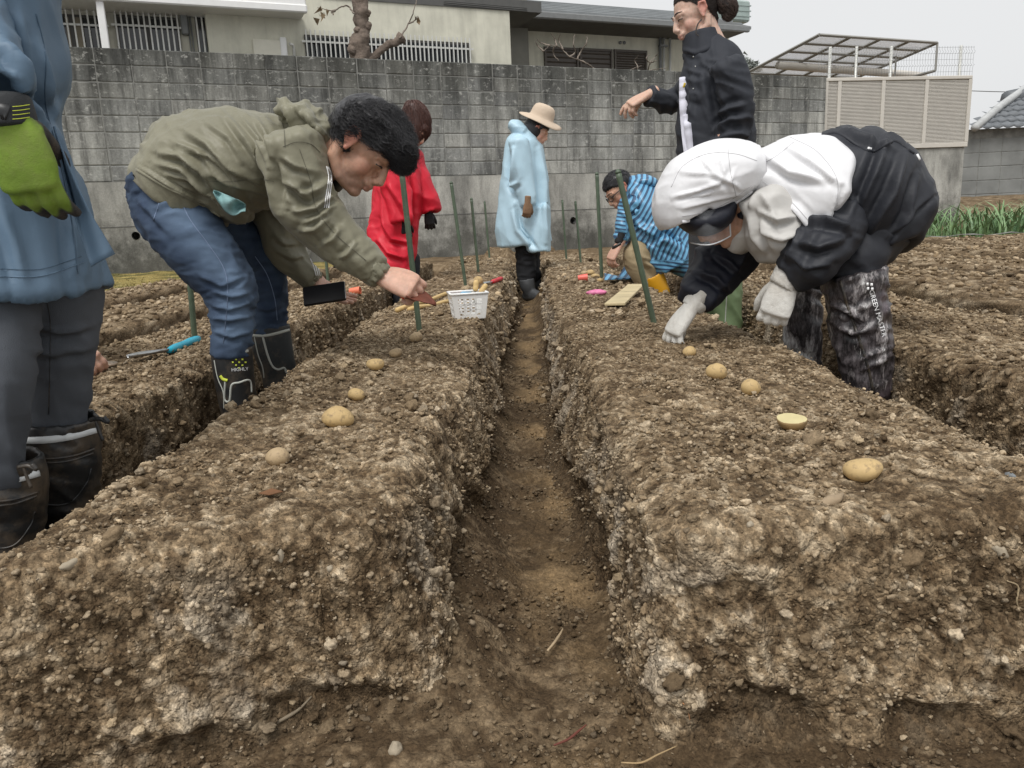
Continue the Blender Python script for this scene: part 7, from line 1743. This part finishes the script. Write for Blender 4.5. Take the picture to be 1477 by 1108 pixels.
B = [(-W2*s_, -D2_*s_, 0.004), (W2*s_, -D2_*s_, 0.004), (W2*s_, D2_*s_, 0.004), (-W2*s_, D2_*s_, 0.004)]; T_ = [(-W2, -D2_, H_), (W2, -D2_, H_), (W2, D2_, H_), (-W2, D2_, H_)]
for i in range(4): j = (i+1) % 4; face_grid('side_panel', B[i], B[j], T_[j], T_[i], 4 if i % 2 == 0 else 4, 3)
MB().box((-W2*s_, -D2_*s_, 0), (W2*s_, D2_*s_, 0.003)).build('floor_panel', WHP, bk)
P = spline(np.array([T_[0], T_[1], T_[2], T_[3], T_[0]], float), 5); mb = MB()
for i in range(4): mb.tube([np.array(T_[i]), np.array(T_[(i+1) % 4])], 0.005, 8)
mb.build('rim', WHP, bk, True)
for (x, z_, a_) in ((0.012, 0.05, 0.2), (-0.03, 0.045, -0.3)):
    pass
WOOD = simple('pale_wood', S(206, 176, 120), 0.6, 0.12, 20, coord='World'); BLD = simple('board_wood', S(196, 180, 142), 0.75, 0.14, 7, 0.2, 60)
# wooden handled tools standing in the basket
q = p+np.array([0.0, 0, 0.02]); 
for i, ((x0_, y0_), (x1_, y1_), lb) in enumerate((((684, 440), (687, 404), 'upright wooden tool handle standing in the white basket'), ((680, 440), (702, 410), 'slanting wooden tool handle leaning out of the white basket'))):
    a = PY(x0_, y0_, p[1]+0.0); b = PY(x1_, y1_, p[1]+0.02); t_ = thing('hand_tool', lb, 'hand tool', tuple(a))
    c_ = (a*0.45+b*0.55)
    adopt(MB().tube(spline(np.array([c_, c_*0.5+b*0.5, b]), 8), [0.009, 0.012, 0.013, 0.012, 0.012, 0.0125, 0.0115, 0.006], 10).build('handle', WOOD, None, True), t_); adopt(MB().tube([a, c_], [0.004, 0.004], 8).build('shank', ALU, None, True), t_)
for i, (x, y, c) in enumerate(((668, 424, S(110, 160, 190)), (660, 427, S(190, 60, 70)))):
    a = PY(x, y, p[1]+0.0); t_ = MB().tube([a-(0.03, 0, 0.015), a+(0.0, 0.01, 0), a+(0.035, 0.02, 0.0)], [0.009, 0.011, 0.007], 8).build('tool_grip', simple('grip%d' % i, c, 0.4), None, True); tag(t_, ('pale blue tool grip lying in the white basket', 'red tool grip lying in the white basket')[i], 'tool grip')
# two wooden poles lying behind the trowel, and other things on the beds
def pole(a, b, r_, label, name='wooden_pole', mat=None, lift=0.012):
    A_ = on_bed(*a); B_ = on_bed(*b); A_[2] += lift; B_[2] += lift; P = [A_+(B_-A_)*t+np.array([0, 0, 0.003*math.sin(9*t)]) for t in np.linspace(0, 1, 14)]
    o = MB().tube(P, np.linspace(r_, r_*0.85, 14), 10).build(name, mat or WOOD, None, True); return tag(o, label, 'pole' if name == 'wooden_pole' else 'stick')
pole((573, 451), (650, 425), 0.012, 'upper of two pale wooden poles lying left of the basket'); pole((590, 450), (648, 438), 0.011, 'lower pale wooden pole lying against the basket')
def hand_trowel(hb, he, bt, hc, label, name='hand_trowel'):
    a, b, c = on_bed(*hb), on_bed(*he), on_bed(*bt); 
    for v in (a, b, c): v[2] += 0.018
    t_ = thing(name, label, 'trowel', tuple(b)); k = np.linalg.norm(a-b)
    adopt(MB().tube(spline(np.array([a, (a+b)/2, b]), 9), [0.011, 0.015, 0.016, 0.015, 0.014, 0.015, 0.016, 0.014, 0.008], 12).build('handle', simple(label[:12]+'_plastic', hc, 0.4, 0.05), None, True), t_)
    d = c-b; sd = unit(np.cross(d, (0, 0, 1))); P = []
    for t in np.linspace(0, 1, 10):
        w_ = 0.030*min(1, 0.25+2.2*max(0, t-0.15))*(1-max(0, t-0.6)**1.4*3.0)
        for u in np.linspace(-1, 1, 7): P.append(b+d*t+sd*w_*u+np.array([0, 0, 0.010*u*u]))
    o = adopt(link('blade', mesh_np('blade', np.array(P), grid_faces(10, 7)), simple('steel', S(170, 172, 172), 0.35, 0.2, 20, metallic=0.7)), t_); md = o.modifiers.new('t', 'SOLIDIFY'); md.thickness = 0.002
hand_trowel((287, 495), (243, 514), (186, 524), S(40, 168, 196), 'trowel with turquoise handle lying on the second bed')
hand_trowel((724, 405), (709, 411), (700, 414), S(206, 34, 48), 'small trowel with red handle lying beside the middle furrow')
# board
a, b = on_bed(872, 449), on_bed(906, 422); c = on_bed(890, 450); d = unit(np.array([*(b-a)[:2], 0])); sd = np.array([d[1], -d[0], 0]); L_ = np.linalg.norm(b-a)
M4 = np.eye(4); M4[:3, 0] = d; M4[:3, 1] = sd; M4[:3, 2] = (0, 0, 1); M4[:3, 3] = a+np.array([0, 0, 0.030])
bd = thing('marker_board', 'pale wooden spacing board with pencil lines lying on the right bed', 'board', tuple(a)); bd_w = np.linalg.norm(c-a)*0.72
adopt(MB().box((0, 0, -0.006), (L_, bd_w, 0.006), M=M4, bev=0.002).build('plank', BLD, None), bd)
for t in (0.27, 0.54, 0.8): adopt(MB().box((L_*t-0.001, 0.001, 0.0062), (L_*t+0.001, bd_w-0.001, 0.0067), M=M4).build('mark', BRONZE, None), bd)
# pink bits
def crumpled(name, px, py, wpx, hm, c, label, cat, seed):
    p = on_bed(px, py); k = ((p-CAM)@_f)/FPX; V, F = ell_vf((0, 0, 0), (wpx*k/2, wpx*k/2*0.5, hm), None, 26, 16)
    l_, _ = lumps(V, 60, seed); V = V*(1+0.35*(l_-0.5)+0.2*vn(V, 45, seed))[:, None]
    o = MB().add(V, F).build(name, simple(name+str(seed), c, 0.5, 0.25, 30), None, True); o.location = (p[0], p[1]+0.02, p[2]+hm*0.8); return tag(o, label, cat)
crumpled('plastic_bag', 860, 426, 27, 0.016, S(214, 120, 160), 'crumpled pink plastic bag on the right bed beside the board', 'bag', 3)
# rolled salmon-coloured cup-like tag by the potato pile, another at the left
def cup(px, py, wpx, c, label, seed, ang):
    p = on_bed(px, py); k = ((p-CAM)@_f)/FPX; r_ = 0.024; L_ = wpx*k; a = np.array([math.cos(ang), -math.sin(ang)*0.3, 0.05]); a = unit(a)
    P = [p+a*(t-0.5)*L_+np.array([0, 0.01, r_]) for t in (0, 0.3, 0.7, 1.0)]; mb = MB(); V, F = tube_vf(P, [r_*0.75, r_*0.9, r_, r_*1.05], 16, cap=False); mb.add(V, F); V, F = tube_vf(P, [r_*0.68, r_*0.83, r_*0.93, r_*0.98], 16, cap=False); mb.add(V, [f[::-1] for f in F]); V, F = tube_vf([P[0], P[0]+a*0.002], r_*0.74, 16); mb.add(V, F)
    return tag(mb.build('plastic_cup', simple('cup%d' % seed, c, 0.4, 0.1), None, True), label, 'cup')
cup(841, 406, 14, S(226, 106, 92), 'small salmon plastic cup lying by the potato pile', 1, 0.3); cup(512, 425, 16, S(226, 122, 90), 'orange plastic cup lying on the second bed beyond the phone', 2, 0.4)
# saucer of potatoes at the bare hand
p = on_bed(140, 533); tag(MB().tube([p+(0, 0, 0.004), p+(0, 0, 0.010), p+(0, 0, 0.016)], [0.030, 0.055, 0.062], 20).build('saucer', simple('pale_saucer', S(206, 186, 164), 0.5), None, True), 'small pale dish under the potatoes at the bare hand', 'dish')

# stones, twigs and roots in the foreground
STONE = simple('pale_stone', S(160, 148, 128), 0.85, 0.2, 30, 0.5, 60, coord='World')
def hit(px, py):
    d = unit(ray(px, py)); best = None
    for b in BV.values():
        h = b.ray_cast(Vector(CAM), Vector(d))
        if h[0] is not None and (best is None or h[3] < best[1]): best = (np.array(h[0]), h[3], np.array(h[1]))
    if best is None or best[0][2] < 0.0: q = PZ(px, py, 0.012); return q, np.array([0, 0, 1.0])
    return best[0], best[2]
def stone(px, py, wpx, hpx, ang, label, mat=None, seed=0):
    p, n_ = hit(px, py); k = ((p-CAM)@_f)/FPX; V, F = ell_vf((0, 0, 0), (wpx*k/2, min(wpx, hpx)*k*0.45, hpx*k/2), None, 20, 14); V = V*(1+0.30*vn(V, 60, seed)+0.22*vn(V, 130, seed+1)+0.12*vn(V, 300, seed+2))[:, None]
    o = MB().add(V, F).build('stone', mat or STONE, None, True); o.location = tuple(p); o.rotation_euler = (0, R(ang), R(10*seed)); return tag(o, label, 'stone', 'loose stones on the soil')
stone(1443, 795, 42, 17, 40, 'long pale stone stuck in the front face of the right bed', seed=1); stone(1192, 727, 52, 14, -14, 'flat pale slab of stone in front of the long brown potato', simple('flat_stone', S(150, 132, 108), 0.9, 0.2, 30, 0.5, 60, coord='World'), 2)
stone(1318, 803, 15, 7, 0, 'small white stone right of the crack in the right bed face', seed=3); stone(1082, 757, 15, 12, 0, 'round pale stone near the shoulder of the right bed', seed=4) ; stone(476, 820, 12, 12, 0, 'small white pebble at the shoulder of the left bed', seed=5); stone(99, 815, 30, 13, 0, 'pale flat stone at the far left edge of the left bed', seed=6); stone(404, 800, 12, 22, 8, 'upright pale stone chip on the left bed front', seed=7); stone(571, 1080, 22, 26, 0, 'grey brown lump of earth in the furrow mouth', seed=8); stone(1456, 686, 20, 9, 10, 'bluish grey stone at the right edge of the right bed', simple('blue_stone', S(120, 124, 126), 0.8, 0.15, 40), 9)
def rootlet(pts, wpx, c, label, cat='root', name='root', onfloor=True):
    P = np.array([hit(*q)[0] for q in pts]); P[:, 2] += 0.004; P = spline(P, 6*len(P)); k = ((P.mean(0)-CAM)@_f)/FPX
    o = MB().tube(P, np.concatenate([np.linspace(wpx*0.7, wpx, len(P)//2), np.linspace(wpx, wpx*0.4, len(P)-len(P)//2)])*k, 6).build(name, simple(label[:14], c, 0.8, 0.15, 40), None, True); return tag(o, label, cat)
rootlet([(380, 1058), (405, 1043), (430, 1028), (450, 1008)], 3.0, S(120, 108, 90), 'grey dry twig leaning at the foot of the left bed', 'twig', 'twig')
rootlet([(799, 1079), (820, 1070), (835, 1058), (846, 1049)], 2.2, S(104, 56, 44), 'reddish root lying in the furrow mouth'); rootlet([(896, 1104), (925, 1104), (950, 1092), (976, 1080)], 1.6, S(160, 136, 100), 'thin pale straw at the foot of the right bed', 'straw', 'straw')
rootlet([(1452, 842), (1468, 850), (1466, 872), (1472, 885)], 1.5, S(156, 138, 108), 'pale thin root hanging from the right bed face'); rootlet([(790, 942), (800, 930), (808, 918), (812, 910)], 2.4, S(170, 150, 120), 'pale stick fragment in the middle of the furrow', 'stick', 'stick')
rootlet([(985, 1018), (992, 1028), (996, 1048)], 1.2, S(180, 130, 90), 'short root fibre at the corner of the right bed')
mb = MB(); p, n_ = hit(390, 716); V = [p+np.array(v)*0.02 for v in ((-0.9, 0, .25), (0, .5, .45), (1, .1, .3), (.1, -.5, .25))]; mb.add(V, [(0, 1, 2, 3)]); o = mb.build('dead_leaf', simple('brown_leaf', S(108, 74, 46), 0.8, 0.2), None); md = o.modifiers.new('t', 'SOLIDIFY'); md.thickness = 0.001; tag(o, 'brown dead leaf lying on the left bed', 'leaf')
